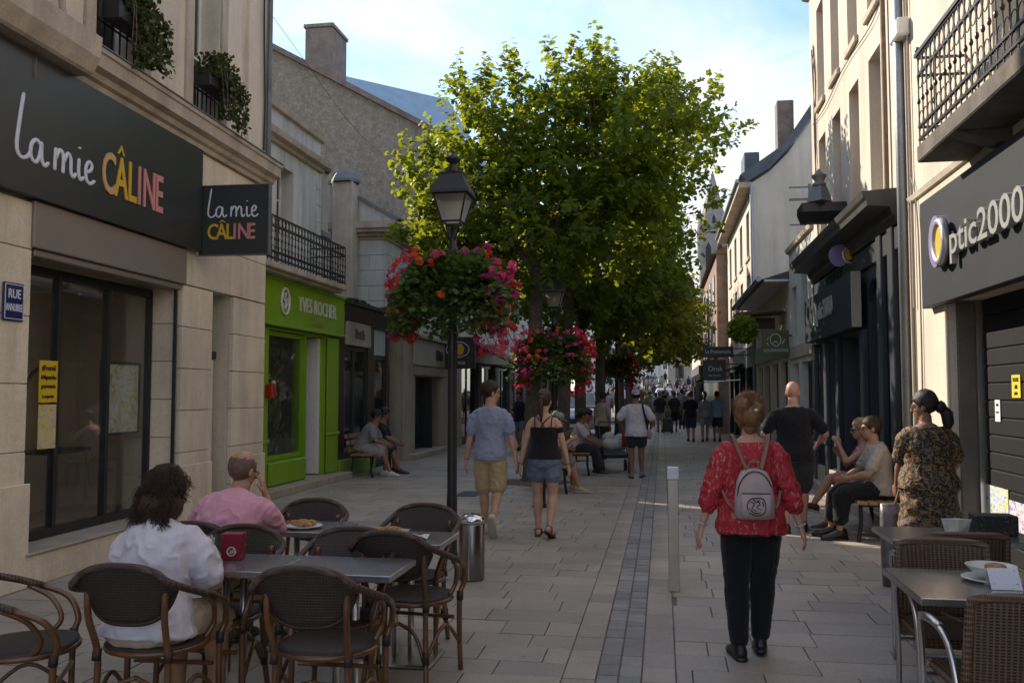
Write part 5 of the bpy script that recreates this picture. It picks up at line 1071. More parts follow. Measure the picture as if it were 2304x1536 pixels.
table('left half of the front table pair holding the red box',-2.195,4.37,.60,.46); table('right half of the front table pair, bare grey top',-1.59,4.375,.60,.46)
table('grey table with a pastry plate beside the pink-shirted man',-2.33,5.60,.58,.48); table('grey table with leftover food near the steel bin',-1.56,5.28,.58,.48)
# things on the left tables
M_cer=mk('white_ceramic',(.70,.69,.66),.25,.03,4,0); M_food=mk('pastry',(.42,.22,.08),.8,.4,40,.5,60); M_paper=mk('paper_tray',(.62,.58,.50),.8,.08,10,.1,30)
o=thing('red_box','dark red cardboard dispenser box with white emblem on the front table','box',(-2.24,4.44,.731),rad(12)); MB().bbox(-.055,.055,-.045,.045,0,.135,.003).build('carton',printmat('red_carton',(.20,.006,.03),[(.30,.02,.05),(.45,.35,.2)],22,.4,thr=.62),o)
b=MB(); b.tube([(.0+.022*math.cos(t),-.047,.045+.022*math.sin(t)) for t in np.linspace(0,2*PI,17)[:-1]],.003,5,closed=True); b.build('emblem',M_lw,o); shift(text_mb('Cafe',.035,.0008,.8,.0005),0,-.047,.035).build('lettering',M_lw,o)
o=thing('sugar_glass','clear glass tumbler of white sugar sticks beside the red box','glass',(-2.36,4.42,.731)); MB().lathe([(.028,0),(.032,.13)],16,cap=False).build('tumbler',glassmat('tumbler_glass',(.95,.95,.95),.02,1.45,.06),o,True)
b=MB(); 
for k in range(7): a=k*.9; b.tube([(.012*math.cos(a),.012*math.sin(a),.004),(.018*math.cos(a),.018*math.sin(a),.10+.01*(k%3))],.005,6)
b.build('sugar_sticks',M_cer,o)
def plate(name,label,x,y,z,r=.11,food=5,seed=1):
    q=np.random.default_rng(seed); o=thing(name,label,'plate',(x,y,z)); MB().lathe([(r*.6,0),(r*.62,.004),(r,.016),(r*.98,.019),(r*.6,.008),(.0,.008)],24,cap=False).build('dish',M_cer,o,True)
    for k in range(food): b=MB(); b.ell((q.uniform(-.5,.5)*r,q.uniform(-.5,.5)*r,.028+q.uniform(0,.012)),(q.uniform(.02,.045),q.uniform(.015,.03),q.uniform(.014,.024)),10,7); b.build('pastry_piece',M_food,o,True)
    return o
plate('pastry_plate','white plate with pastry pieces by the pink-shirted man',-2.30,5.52,.731,.12,6,3)
o=thing('food_tray','cardboard tray with bread crusts left on the far table','tray',(-1.72,5.27,.731),rad(8)); b=MB(); b.loft([((0,0,.002),(.16,0,0),(0,.07,0)),((0,0,.045),(.20,0,0),(0,.095,0))],4,cap=False); b.add([(-.12,-.05,.004),(.12,-.05,.004),(.12,.05,.004),(-.12,.05,.004)],[(0,1,2,3)]); b.build('tray',M_paper,o)
q=np.random.default_rng(4)
for k in range(8): b=MB(); b.ell((q.uniform(-.12,.12),q.uniform(-.04,.04),.035+q.uniform(0,.012)),(q.uniform(.02,.045),.02,.016),10,7); b.build('crust',M_food,o,True)
o=thing('paper_napkin','crumpled pale napkin and wrapper beside the food tray','napkin',(-1.50,5.25,.731)); b=MB(); P=[(x_*.035,y_*.03,.012+.010*math.sin(x_*2.1+y_*1.3)) for y_ in range(-2,3) for x_ in range(-3,4)]; b.add(P,[(j*7+i,j*7+i+1,j*7+i+8,j*7+i+7) for j in range(4) for i in range(6)]); b.build('sheet',M_paper,o,True)
# right terrace: wicker chairs with aluminium legs
M_wick=wovenmat('brown_wicker',(.012,.006,.004),(.14,.075,.04),15,26); M_wickr=wovenmat('wicker_wrap',(.04,.022,.014),(.19,.11,.065),42,14)
def wicker_chair(label,x,y,deg):
    o=thing('wicker_chair',label,'chair',(x,y,0),rad(deg),'brown wicker chairs with metal legs of the right terrace')
    b=MB(); vs=[];fs=[];nu,nv=10,8
    for sd in (0,1):
        for j in range(nv+1):
            for i in range(nu+1):
                s=-1+2*i/nu;t=j/nv; vs.append((s*(.225-.012*t),-.21-.055*t+.035*s*s*0-.03*(1-s*s)-sd*.022,.44+.39*t-.02*abs(s)**4*(t>.9)))
    N=(nu+1)*(nv+1)
    for j in range(nv):
        for i in range(nu):
            q=(j*(nu+1)+i,j*(nu+1)+i+1,(j+1)*(nu+1)+i+1,(j+1)*(nu+1)+i); fs+= [q,tuple(N+k for k in q[::-1])]
    edge=[i for i in range(nu+1)]+[(j+1)*(nu+1)-1 for j in range(1,nv+1)]+[nv*(nu+1)+i for i in range(nu-1,-1,-1)]+[j*(nu+1) for j in range(nv-1,0,-1)]
    for a,c in zip(edge,edge[1:]+edge[:1]): fs.append((a,N+a,N+c,c))
    b.add(vs,fs); b.build('backrest',M_wick,o,True); MB().tube([np.array(vs[k])+[0,-.011,0] for k in edge],.019,8,closed=True).build('back_rim',M_wickr,o,True)
    MB().bbox(-.225,.225,-.20,.22,.405,.45,.018).build('seat',M_wick,o); MB().bbox(-.228,.228,-.225,-.195,.36,.44,.01).build('seat_apron',M_wickr,o)
    for s in (-1,1):
        q=lambda P:[(s*a,b_,c) for a,b_,c in P]
        MB().tube(catmull(q([(.235,-.235,.0),(.235,-.215,.3),(.25,-.17,.55),(.262,-.08,.645),(.265,.08,.655),(.255,.20,.62),(.24,.235,.45),(.235,.24,.0)]),5),.0135,8).build('arm_frame',M_alu,o,True)
        MB().tube(catmull(q([(.262,-.06,.664),(.266,.06,.672),(.258,.17,.655)]),4),.019,8,flat=.5).build('arm_pad',M_alu,o,True)
    MB().tube([(-.235,.235,.38),(.235,.235,.38)],.011,6).build('stretcher',M_alu,o); MB().tube([(-.235,-.215,.34),(.235,-.215,.34)],.011,6).build('stretcher',M_alu,o)
    return o
wicker_chair('wicker chair with its back to us at the right edge',1.36,3.98,2); wicker_chair('wicker chair facing us beyond the near right table',1.42,4.72,178); wicker_chair('wicker chair half hidden behind another at the far right table',1.62,5.55,3); 
table('near right table with a stacked bowl and menu card',1.47,4.43,.78,.68,group='metal topped tables of the right terrace'); table('far right table with dark flower-patterned box',1.78,5.95,.86,.55,group='metal topped tables of the right terrace')
plate('saucer','white saucer under the bowl on the near right table',1.50,4.50,.731,.13,0); o=thing('bowl','white bowl with leftovers on the saucer','bowl',(1.50,4.50,.75)); b=MB(); b.lathe([(.05,0),(.085,.025),(.112,.055),(.108,.056),(.08,.03),(.0,.02)],24,cap=False); b.build('bowl_body',M_cer,o,True)
b=MB(); b.ell((.02,.0,.045),(.05,.05,.02),12,8); b.build('leftovers',M_food,o,True)
o=thing('menu_card','folded white card with coloured print leaning on the bowl','card',(1.50,4.335,.732)); b=MB(); b.add([(-.065,-.03,.0),(.065,-.03,.0),(.065,.03,.085),(-.065,.03,.085),(.065,.06,0),(-.065,.06,0)],[(0,1,2,3),(3,2,4,5)]); b.build('card',printmat('card_print',(.70,.69,.74),[(.25,.25,.45),(.6,.5,.1)],30,.7,thr=.64),o)
o=thing('flower_box','dark box with magenta flower pattern on the far right table','box',(2.02,6.0,.731)); MB().bbox(-.12,.12,-.08,.08,0,.12,.006).build('carton',printmat('dark_floral',(.010,.012,.012),[(.16,.02,.06),(.05,.10,.05)],30,.6,thr=.6),o)
o=thing('paper_bag','plain brown folded paper bag beside the dark box','bag',(1.80,5.98,.731)); MB().loft([((0,0,0),(.065,0,0),(0,.04,0)),((0,0,.09),(.09,0,0),(0,.03,0))],4).build('bag',M_paper,o)
o=thing('paper_slip','lilac paper slip lying on the wicker chair arm','card',(1.20,4.16,.66)); MB().add([(-.03,-.03,0),(.05,-.05,-.03),(.07,.03,-.04),(-.01,.05,-.005)],[(0,1,2,3)]).build('slip',mk('slip',(.55,.53,.65),.7,.05,5,0),o)
# ================================================ benches
def bench(label,x,y,rz,L=1.5,back=True):
    """slatted wooden bench on iron legs; local: sitter faces -y"""
    o=thing('park_bench',label,'bench',(x,y,0),rz,'slatted wooden benches'); sm=MB().bbox(-L/2,L/2,-.045,.045,-.016,.016,.005).mesh('seat_slat',M_wood)
    for k in range(4): part('seat_slat',sm,o,(0,-.20+k*.105,.43))
    if back:
        for k in range(3): q=part('back_slat',sm,o,(0,.20+.035*k,.53+k*.125)); q.rotation_euler=(rad(75),0,0)
    for s in (-1,1):
        b=MB(); b.tube(catmull([(s*(L/2-.15),-.23,.0),(s*(L/2-.15),-.20,.2),(s*(L/2-.15),-.20,.40)],4),.022,8); b.tube(catmull([(s*(L/2-.15),.22,.0),(s*(L/2-.15),.17,.2),(s*(L/2-.15),.17,.40)]+([(s*(L/2-.15),.27,.84)] if back else []),4),.022,8); b.tube([(s*(L/2-.15),-.22,.40),(s*(L/2-.15),.18,.40)],.02,8); b.build('iron_leg',M_black,o,True)
    return o
bench('slatted bench against the brown shop holding two seated men',-5.70,17.0,PI/2,1.5); bench('slatted bench under the near tree holding the man in a grey cap',-1.75,14.75,PI/2,1.3,False); bench('bench farther along the trees with several seated people',-1.65,18.2,PI/2,1.8)
bench('low bench in front of the blue shopfront holding a couple',2.30,10.78,-PI/2,1.5,False)
# ================================================ cars far down the street
def car(label,x,y,z,rz,col,scale=1.0):
    o=thing('parked_car',label,'car',(x,y,z),rz); o.scale=(scale,)*3; M_c=mk('paint_'+label[:8],col,.28,.05,2,0,metal=.5,coat=.6)
    b=MB(); secs=[(-2.0,.35,.62,.70),(-1.9,.25,.86,.80),(-1.0,.22,.98,.86),(.2,.22,1.0,.87),(1.3,.22,1.02,.87),(2.0,.25,.98,.82),(2.1,.4,.8,.72)]
    b.loft([((0,yy,(z0+z1)/2),(w,0,0),(0,0,(z1-z0)/2)) for yy,z0,z1,w in secs],20,p=5); b.build('body',M_c,o,True)
    b=MB(); b.loft([((0,-1.0,.98),(.74,0,0),(0,.12,.0)),((0,.35,1.0),(.78,0,0),(0,1.32,0)),((0,.42,1.42),(.62,0,0),(0,.95,0)),((0,.42,1.52),(.56,0,0),(0,.82,0))],20,p=5); b.build('cabin',M_c,o,True)
    b=MB(); b.add([(-.66,-.98,1.03),(.66,-.98,1.03),(.56,-.56,1.44),(-.56,-.56,1.44)],[(0,1,2,3)]); b.build('windscreen',mk('windscreen',(.30,.33,.32),.12,.1,2,0),o)
    for s in (-1,1):
        for yy in (-1.3,1.35): b=MB(); b.loft([((s*.70,yy,.31),(0,.31,0),(0,0,.31)),((s*.88,yy,.31),(0,.31,0),(0,0,.31))],20); w=b.build('wheel',M_black,o,True); MB().loft([((s*.885,yy,.31),(0,.19,0),(0,0,.19)),((s*.89,yy,.31),(0,.17,0),(0,0,.17))],16).build('rim',M_alu,w)
        MB().ell((s*.62,-1.97,.70),(.15,.06,.08),10,8).build('headlight',mk('headlamp',(.75,.75,.72),.1,.02,3,0),o,True); MB().ell((s*.98,-.75,1.0),(.09,.05,.07),8,6).build('mirror',M_c,o,True)
    MB().bbox(-.5,.5,-2.06,-2.0,.45,.62,.02).build('grille',M_dark,o); MB().bbox(-.26,.26,-2.12,-2.06,.34,.44,.005).build('number_plate',M_white,o)
    return o
car('silver car facing us behind the tree trunks',-3.2,34.5,0,0,(.45,.46,.47),1.12); car('small white car far up the street among the walkers',.15,70,.48,0,(.6,.6,.6))
# ================================================ people
def skinmat(name,c): return mk('skin_'+name,c,.5,.10,14,.05,120,grain=.03,spec=.35)
SK_A=skinmat('fair',(.50,.29,.20)); SK_B=skinmat('tan',(.40,.215,.135)); SK_C=skinmat('brown',(.26,.135,.085)); SK_P=skinmat('pink',(.52,.28,.21))
HR_B=mk('hair_brown',(.045,.022,.012),.5,.35,30,.4,90,spec=.4); HR_D=mk('hair_dark',(.014,.009,.007),.45,.35,30,.4,90,spec=.45); HR_A=mk('hair_auburn',(.20,.10,.042),.5,.35,26,.4,90,spec=.4); HR_L=mk('hair_blond',(.32,.20,.09),.5,.3,26,.4,90); HR_G=mk('hair_stubble',(.135,.075,.052),.7,.3,30,.2,120)
def ik(a,b,l1,l2,pole):
    a=np.asarray(a,float);b=np.asarray(b,float);d=b-a;L=np.linalg.norm(d);L2=min(L,(l1+l2)*.999);u=d/L; b=a+u*L2
    p=np.asarray(pole,float);p=p-u*np.dot(p,u);p=unit(p); x=(l1*l1-l2*l2+L2*L2)/(2*L2);h=math.sqrt(max(0,l1*l1-x*x)); return a+u*x+p*h,b
def rotm(yaw=0,pitch=0,roll=0):
    return np.array((Matrix.Rotation(yaw,3,'Z')@Matrix.Rotation(pitch,3,'X')@Matrix.Rotation(roll,3,'Y')))
def remesh(mb,name,mat,parent,vox,s,smooth=3,wr=0.0,wsc=9,cuts=None):
    """fuse overlapping closed shells into one continuous skin"""
    me=mb.mesh(name,mat); t=bpy.data.objects.new('tmp',me); COL.objects.link(t); m=t.modifiers.new('r','REMESH'); m.mode='VOXEL'; m.voxel_size=vox; m.use_smooth_shade=True
    if smooth: q=t.modifiers.new('s','SMOOTH'); q.factor=.5; q.iterations=smooth
    e=evalmesh(t); bpy.data.objects.remove(t); bpy.data.meshes.remove(me)
    n=len(e.vertices); co=np.empty(n*3,np.float32); e.vertices.foreach_get('co',co); co=co.reshape(-1,3)
    if wr:
        no=np.empty(n*3,np.float32); e.vertices.foreach_get('normal',no); no=no.reshape(-1,3)
        f=np.array([mnoise.noise(Vector((c[0]*wsc,c[1]*wsc,c[2]*wsc*.8+c[0]*wsc*.5)))+.5*mnoise.noise(Vector((c[0]*wsc*2.3,c[1]*wsc*2.3,c[2]*wsc*2.6))) for c in co],np.float32); f=(1-np.minimum(1,np.abs(f)*1.5))**2.2-.25; co=co+no*(f*wr*1.5)[:,None]
    co=co*s; e.vertices.foreach_set('co',co.astype(np.float32).ravel())
    if not e.materials: e.materials.append(mat)
    e.update(); e.name=name; o=bpy.data.objects.new(name,e); COL.objects.link(o); o.parent=parent; return o
def limbtube(mb,pts,rs,n=12,flat=1.0):
    P=catmull(pts,4); R=np.interp(np.linspace(0,1,len(P)),np.linspace(0,1,len(rs)),rs)
    e0=P[0]-unit(P[1]-P[0])*R[0]*.6; e1=P[-1]+unit(P[-1]-P[-2])*R[-1]*.6
    mb.tube([e0]+P+[e1],[R[0]*.6]+list(R)+[R[-1]*.6],n,flat=flat)
def hand(mb,w,d,n,side,curl=.5,sc=1.0,fr=.0088):
    """palm, four unequal fingers with knuckle bends and a thumb leaving the side of the palm; w wrist, d direction, n palm normal"""
    d=unit(d); n=unit(np.asarray(n)-d*np.dot(n,d)); x=np.cross(d,n)*side   # x towards the thumb
    mb.loft([(w-d*.02*sc,x*.026*sc,n*.02*sc),(w+d*.02*sc,x*.033*sc,n*.018*sc),(w+d*.06*sc,x*.042*sc,n*.016*sc),(w+d*.095*sc,x*.040*sc,n*.013*sc)],12,p=2.5)
    for i,(o,L) in enumerate(((.030,.070),(.010,.079),(-.010,.073),(-.029,.058))):
        p=w+d*(.09-.004*abs(i-1))*sc+x*o*sc; c=curl*(1+.12*i); q=[p-d*.01*sc]; a=.15*c; L*=sc
        for k,f in enumerate((.45,.32,.23)):
            a+=c*(.35,.55,.4)[k]; p=p+(d*math.cos(a)+n*math.sin(a))*L*f; q.append(p)
        mb.tube(q,[fr*sc,fr*sc,fr*.92*sc,fr*.75*sc],7)
    p=w+d*.025*sc+x*.026*sc; q=[p]
    for dd,L in ((d*.55+x*.75+n*.25,.035),(d*.85+x*.35+n*.3,.03),(d*.95+x*.1+n*.3,.022)): p=p+unit(dd)*L*sc; q.append(p)
    mb.tube(q,[fr*1.4*sc,fr*1.2*sc,fr*1.1*sc,fr*.85*sc],7)
def person(label,loc,rz,H=1.7,sex='m',wt=1.0,pel=(0,0,.90),lean=.04,bend=.0,sidelean=0,head=(0,0,0),hands=((-.24,.02,.80),(.24,.02,.80)),elbow=((-.6,-1,0),(.6,-1,0)),
  feet=((-.09,.0,.08,0,0),(.09,0,.08,0,0)),knee=((-.05,1,0),(.05,1,0)),skin=SK_A,top=None,bottom=None,shoe=None,hair=None,vox=.010,cat='person',extra=None,palm=((.9,.25,0),(-.9,.25,0)),curl=(.5,.5),handdir=(None,None),group=None,face=True,neckfwd=0):
    """one standing, walking or seated figure; local frame faces +y. All lengths for a height of 1.70, scaled afterwards"""
    s=H/1.70; o=thing('person',label,cat,(loc[0],loc[1],loc[2] if len(loc)>2 else 0),rz,group)
    f=(sex=='f'); P=np.array(pel,float); hipw=.088 if not f else .092; shw=(.168 if not f else .146)*(1+.25*(wt-1))
    def sp(t): # spine point and axes at t (0 pelvis .. .5 shoulders)
        a=lean+bend*t/.5; N=8; p=P.copy()
        if t>0:
            for i in range(N): aa=lean+bend*((i+.5)/N*t)/.5; p=p+np.array([sidelean,math.sin(aa),math.cos(aa)])*t/N
        else: p=p+np.array([0,math.sin(lean),math.cos(lean)])*t
        return p,np.array([1.,0,0]),np.array([0,math.cos(a),-math.sin(a)])
    if f: prof=[(-.13,.10,.09,0),(-.08,.155,.115,-.01),(-.02,.172,.125,-.012),(.05,.160,.115,0),(.14,.130,.095,.005),(.22,.128,.095,.006),(.31,.142,.112,.018),(.38,.150,.105,.01),(.42,.145,.086,-.002),(.45,.122,.072,-.006),(.48,.085,.060,-.008),(.505,.060,.052,-.005)]
    else: prof=[(-.13,.10,.09,0),(-.08,.150,.110,-.008),(-.02,.162,.118,-.01),(.05,.155,.112,0),(.14,.146,.105,.005),(.22,.150,.108,.006),(.31,.168,.117,.01),(.38,.176,.112,.004),(.42,.170,.095,-.002),(.45,.145,.080,-.006),(.48,.100,.066,-.008),(.505,.070,.058,-.005)]
    def wf(t): return 1+(wt-1)*(1.0 if t<.25 else (1.0-.45*min(1,(t-.25)/.2)))
    def ring(t,inf=0.0,mul=1.0):
        a=np.interp(t,[q[0] for q in prof],[q[1] for q in prof])*wf(t)*mul+inf; b=np.interp(t,[q[0] for q in prof],[q[2] for q in prof])*(1+(wf(t)-1)*1.25)*mul+inf; yo=np.interp(t,[q[0] for q in prof],[q[3] for q in prof]); c,x,y=sp(t); return (c+y*yo,x*a,y*b)
    nb,_,ny=sp(.50); nt=nb+np.array([0,.35*math.sin(lean+bend)+.02+neckfwd,1.0])*.048; hd=nt+np.array([0,.022+neckfwd*.05,.102])
    HM=rotm(*head)
    body=MB(); body.loft([ring(t,-.006) for t in np.linspace(-.12,.50,12)],16); limbtube(body,[nb-[0,0,.05],nb+(nt-nb)*.5,nt+HM@np.array([0,0,.02])],[.070 if not f else .058,.060 if not f else .050,.060 if not f else .050])
    # head
    hc=hd
    def he(c,r): body.ell(hc+HM@np.array(c),r,16,10,HM)
    he((0,-.012,.03),(.076,.094,.098)); he((0,.022,-.035),(.062,.068,.085)); he((0,.045,-.082),(.038,.040,.035)); 
    if face:
        he((0,.098,-.018),(.012,.016,.026)); he((0,.108,-.036),(.016,.013,.011)); he((0,.084,-.064),(.026,.012,.012)); he((0,.080,.018),(.052,.018,.014))
    for sx in (-1,1): he((sx*.077,-.008,-.012),(.010,.020,.032))
    arms=[];legs=[]
    au,af=.285,.245
    shp,shx,shy=sp(.425)
    for i,sx in enumerate((-1,1)):
        sh=shp+shx*sx*shw+np.array([0,-.005,0]); e,w=ik(sh,hands[i],au,af,elbow[i]); arms.append((sh,e,w)); am=1+(wt-1)*.7; fm_=.88 if f else 1.0
        limbtube(body,[sh-shx*sx*.03,sh+(e-sh)*.25,sh+(e-sh)*.6,e,e+(w-e)*.3,e+(w-e)*.7,w],[.050*am*fm_,.052*am*fm_,.045*am*fm_,.037*am*fm_,.040*am*fm_,.030*fm_*(1+(am-1)*.5),.024*fm_])
        hdv=np.asarray(handdir[i],float) if handdir[i] is not None else unit(w-e); hand(body,w,hdv,np.array(palm[i],float),sx*1.0 if True else 1,curl[i],.95 if f else 1.05,.0088 if vox<.009 else .010)
        hp=P+np.array([sx*hipw,0,-.02]); ft=feet[i]; k,an=ik(hp,ft[:3],.42,.405,knee[i]); legs.append((hp,k,an)); lm=1+(wt-1)*.8
        tq=1.06 if f else 1.0
        limbtube(body,[hp,hp+(k-hp)*.3,hp+(k-hp)*.7,k,k+(an-k)*.28,k+(an-k)*.65,an],[.070*lm*tq,.084*lm*tq,.066*lm,.053*lm,.058*lm,.043*lm**.5,.034])
        R=rotm(ft[4],ft[3]); body.loft([(an+R@np.array(c),R@np.array([a,0,0]),R@np.array([0,0,b])) for c,a,b in (((0,-.07,-.04),.016,.02),((0,-.05,-.035),.030,.036),((0,.0,-.02),.034,.048),((0,.06,-.035),.038,.034),((0,.12,-.05),.044,.022),((0,.165,-.055),.036,.016),((0,.18,-.056),.018,.010))],12)
    bo=remesh(body,'body',skin,o,vox,s,3)
    # clothes
    if top:
        b=MB(); t0=top.get('hem',-.09); t1=top.get('neck',.485); inf=top.get('inf',.013); fl=top.get('flare',.012)
        ts=np.linspace(t0,t1,14); b.loft([(ring(t)[0],ring(max(t,-.015),inf+fl*max(0,(.15-t)/.25))[1],ring(max(t,-.015),inf+fl*max(0,(.15-t)/.25))[2]) for t in ts],20)
        sl=top.get('sleeve',.5)
        if sl:
            for i,(sh,e,w) in enumerate(arms):
                am=1+(wt-1)*.7; full=[sh-shx*(-1,1)[i]*.03-np.array([0,0,.006]),sh+(e-sh)*.3,sh+(e-sh)*.65,e,e+(w-e)*.5,w]; fr_=[0,.16,.34,.52,.76,1.0]; n=[k for k in range(6) if fr_[k]<=sl+1e-6]; rr=[.050*am,.057*am,.055*am,.050*am,.046*am,.040*am]
                pts=[full[k] for k in n]; pts.append(sh+(e-sh)*(sl/.52) if sl<.52 else e+(w-e)*((sl-.52)/.48)) if fr_[n[-1]]<sl-.03 else None
                q=[rr[k]+top.get('loose',.004) for k in n]+([rr[n[-1]]+top.get('loose',.004)] if len(pts)>len(n) else [])
                limbtube(b,pts,q)
        remesh(b,top.get('name','shirt'),top['mat'],o,vox,s,3,top.get('wr',.007),top.get('wsc',8))
        if top.get('collar'):
            c=MB(); q=[nb+np.array([.066*math.cos(a),.064*math.sin(a)+.0,.0+.012*math.sin(a)*-1]) for a in np.linspace(0,2*PI,21)[:-1]]; c.tube([p*s for p in q],.015*s,8,closed=True,flat=1.6); c.build('collar',top['mat'],o,True)
    if bottom:
        b=MB(); inf=bottom.get('inf',.010); b.loft([ring(t,inf) for t in np.linspace(-.125,bottom.get('waist',.06),8)],18); ln=bottom.get('len',.4); wd=bottom.get('w',.02)
        for i,(hp,k,an) in enumerate(legs):
            lm=1+(wt-1)*.8; base=[(0,.076),(.15,.090),(.34,.078),(.5,.064),(.64,.064),(.82,.052),(.97,.046)]; pts=[];rs=[]
            def lp(t): return hp+(k-hp)*(t/.5) if t<=.5 else k+(an-k)*((t-.5)/.5)
            for t,r in base:
                if t<ln-.04: pts.append(lp(t)); rs.append(r*lm+wd*(.4+.6*min(1,t/.3)))
            pts.append(lp(ln)); rs.append(np.interp(ln,[q[0] for q in base],[q[1] for q in base])*lm+wd+bottom.get('flare',0))
            limbtube(b,pts,rs,14)
        remesh(b,bottom.get('name','shorts'),bottom['mat'],o,vox,s,3,bottom.get('wr',.006),9)
    if shoe:
        for i,(hp,k,an) in enumerate(legs):
            R=rotm(feet[i][4],feet[i][3]); hi=shoe.get('hi',.0); b=MB()
            b.loft([((an+R@np.array(c))*s,R@np.array([a,0,0])*s,R@np.array([0,0,q])*s) for c,a,q in (((0,-.085,-.035),.02,.025),((0,-.07,-.025+hi*.5),.036,.045+hi*.5),((0,-.01,-.018+hi*.5),.042,.056+hi*.5),((0,.05,-.028),.045,.046),((0,.11,-.043),.050,.032),((0,.165,-.052),.045,.024),((0,.195,-.056),.022,.014))],14); sh_=b.build('shoe',shoe['mat'],o,True)
            b=MB(); b.loft([((an+R@np.array((0,y_,-.066)))*s,R@np.array([a,0,0])*s,R@np.array([0,0,.014])*s) for y_,a in ((-.092,.022),(-.075,.038),(.0,.042),(.06,.046),(.12,.052),(.175,.046),(.205,.022))],14,p=3); b.build('sole',shoe.get('sole',shoe['mat']),sh_,True)
    if hair: hairstyle(o,hair,hc,HM,s)
    if extra: extra(o,dict(s=s,hc=hc,HM=HM,arms=arms,legs=legs,sp=sp,ring=ring,nb=nb,P=P,vox=vox))
    return o
def hairstyle(o,h,hc,HM,s):
    k=h['style']; m=h['mat']; q=np.random.default_rng(h.get('seed',1)); b=MB()
    def tr(c): return hc+HM@np.array(c,float)
    def cap(scale=1.06,line=.045,nape=-.055,lift=.006):
        mb=MB(); n0=len(mb.V); mb.ell((0,-.014,.032+lift),(.076*scale+.004,.094*scale+.004,.098*scale+.004),28,20); V=[]
        for x,y_,z in mb.V:
            lim=np.interp(y_,[-.1,-.03,.02,.055,.09],[nape,nape+.015,-.02,line,line+.02])
            if z<lim: g=min(1,(lim-z)/.03); x,y_,z=x*(1-.25*g),y_*(1-.25*g),z
            V.append(tr((x,y_,z)))
        mb.V=[tuple(v) for v in V]; return mb
    def strands(n,r0,L,seedpts,rad_=.0025,curl=0,down=1.0):
        """loose locks growing over the surface"""
        mb=MB()
        for i in range(n):
            p,d=seedpts(); P_=[p]; ph=q.uniform(0,6); st=L*q.uniform(.6,1.2)/6
            for j in range(6):
                d=unit(d+np.array([0,0,-.28*down])+q.normal(size=3)*.12); w=np.array([math.cos(ph+j*1.7),math.sin(ph+j*1.7),0])*curl; P_.append(P_[-1]+d*st+w)
            mb.tube(P_,[rad_]*6+[rad_*.3],4)
        return mb
    if k in('short','crop','pony','bun','updo','balding','bob','tail'):
        if k=='balding':
            mb=cap(1.015,.02,-.085,-.004); V=[]
            for v in mb.V:
                l=HM.T@(np.array(v)-hc)
                if l[2]>.075+.25*(abs(l[0])-.05)+.012*mnoise.noise(Vector((v[0]*40,v[1]*40,v[2]*40))): v=tr(l*np.array([.9,.9,.9]))
                V.append(tuple(v))
            mb.V=V; b=mb
        else: b=cap(1.05 if k=='crop' else 1.10,.04,-.06)
        V=[]
        for v in b.V:
            n_=mnoise.noise(Vector((v[0]*38,v[1]*38,v[2]*22)))*.006; d_=unit(np.array(v)-hc); V.append(tuple(np.array(v)+d_*n_))
        b.V=V
    if k=='pony':
        b.ell(tr((0,-.115,.035)),(.036,.034,.034),12,8); b.tube([tr(c) for c in ((0,-.12,.03),(0,-.15,-.01),(0,-.155,-.09),(0,-.15,-.17),(0,-.14,-.23))],[.022,.032,.03,.022,.006],10)
    if k in('bun','tail'):
        b.ell(tr((.02,-.125,-.02)),(.05,.045,.055),12,8)
        if k=='tail': b.tube([tr(c) for c in ((.03,-.13,-.02),(.06,-.16,-.08),(.06,-.16,-.16),(.05,-.14,-.24))],[.035,.052,.048,.015],10)
    if k=='updo':
        for c,r in (((0,-.02,.045),(.100,.106,.10)),((.0,-.10,-.01),(.065,.055,.08)),((.03,-.11,.03),(.045,.045,.05)),((-.04,-.08,.05),(.055,.055,.06)),((.05,-.04,.01),(.05,.07,.08)),((-.055,-.04,.0),(.045,.07,.09)),((0,-.07,-.09),(.045,.035,.045))): b.ell(tr(c),r,14,9)
    if k=='bob':
        for c,r in (((0,-.03,.03),(.092,.10,.10)),((0,-.06,-.05),(.088,.06,.10))): b.ell(tr(c),r,14,9)
    if k=='curly':
        b.ell(tr((0,-.028,.025)),(.090,.103,.104),18,12); b.ell(tr((0,-.05,-.09)),(.120,.082,.10),18,12)
    if k in('crop','short') and h.get('loose',1):
        def sdc():
            while True:
                d=unit(q.normal(size=3)); l=np.array([.080,.099,.104])*d*1.04+np.array([0,-.014,.036]); 
                if l[2]>np.interp(l[1],[-.1,-.03,.02,.055,.09],[-.05,-.035,-.01,.05,.07]): return tr(l),HM@(np.array([0,-.8,0])+d*.35)
        g=strands(700,0,.022,sdc,.0011,0,.5); n=len(b.V); b.V+=g.V; b.F+=[tuple(i+n for i in f_) for f_ in g.F]; b.M+=g.M
    V=[]
    if k in('updo','curly','bob'):
        for v in b.V: d_=unit(np.array(v)-hc); V.append(tuple(np.array(v)+d_*mnoise.noise(Vector((v[0]*28,v[1]*28,v[2]*20)))*.014))
        b.V=V
    if k=='curly':
        def sd():
            d=unit(q.normal(size=3)); d[1]=-abs(d[1])*.9 if q.random()<.8 else d[1]; d[2]=abs(d[2]) if q.random()<.5 else d[2]; c=tr((0,-.03,.022)); p=c+d*np.array([.090,.102,.108]); 
            if q.random()<.55: p=tr((q.uniform(-.118,.118),-.085-.03*q.random(),q.uniform(-.17,.0)))
            return p,d*.5+np.array([0,-.05,-.6])
        g=strands(3000,0,.06,sd,.0016,.010,.5); n=len(b.V); b.V+=g.V; b.F+=[tuple(i+n for i in f_) for f_ in g.F]; b.M+=g.M
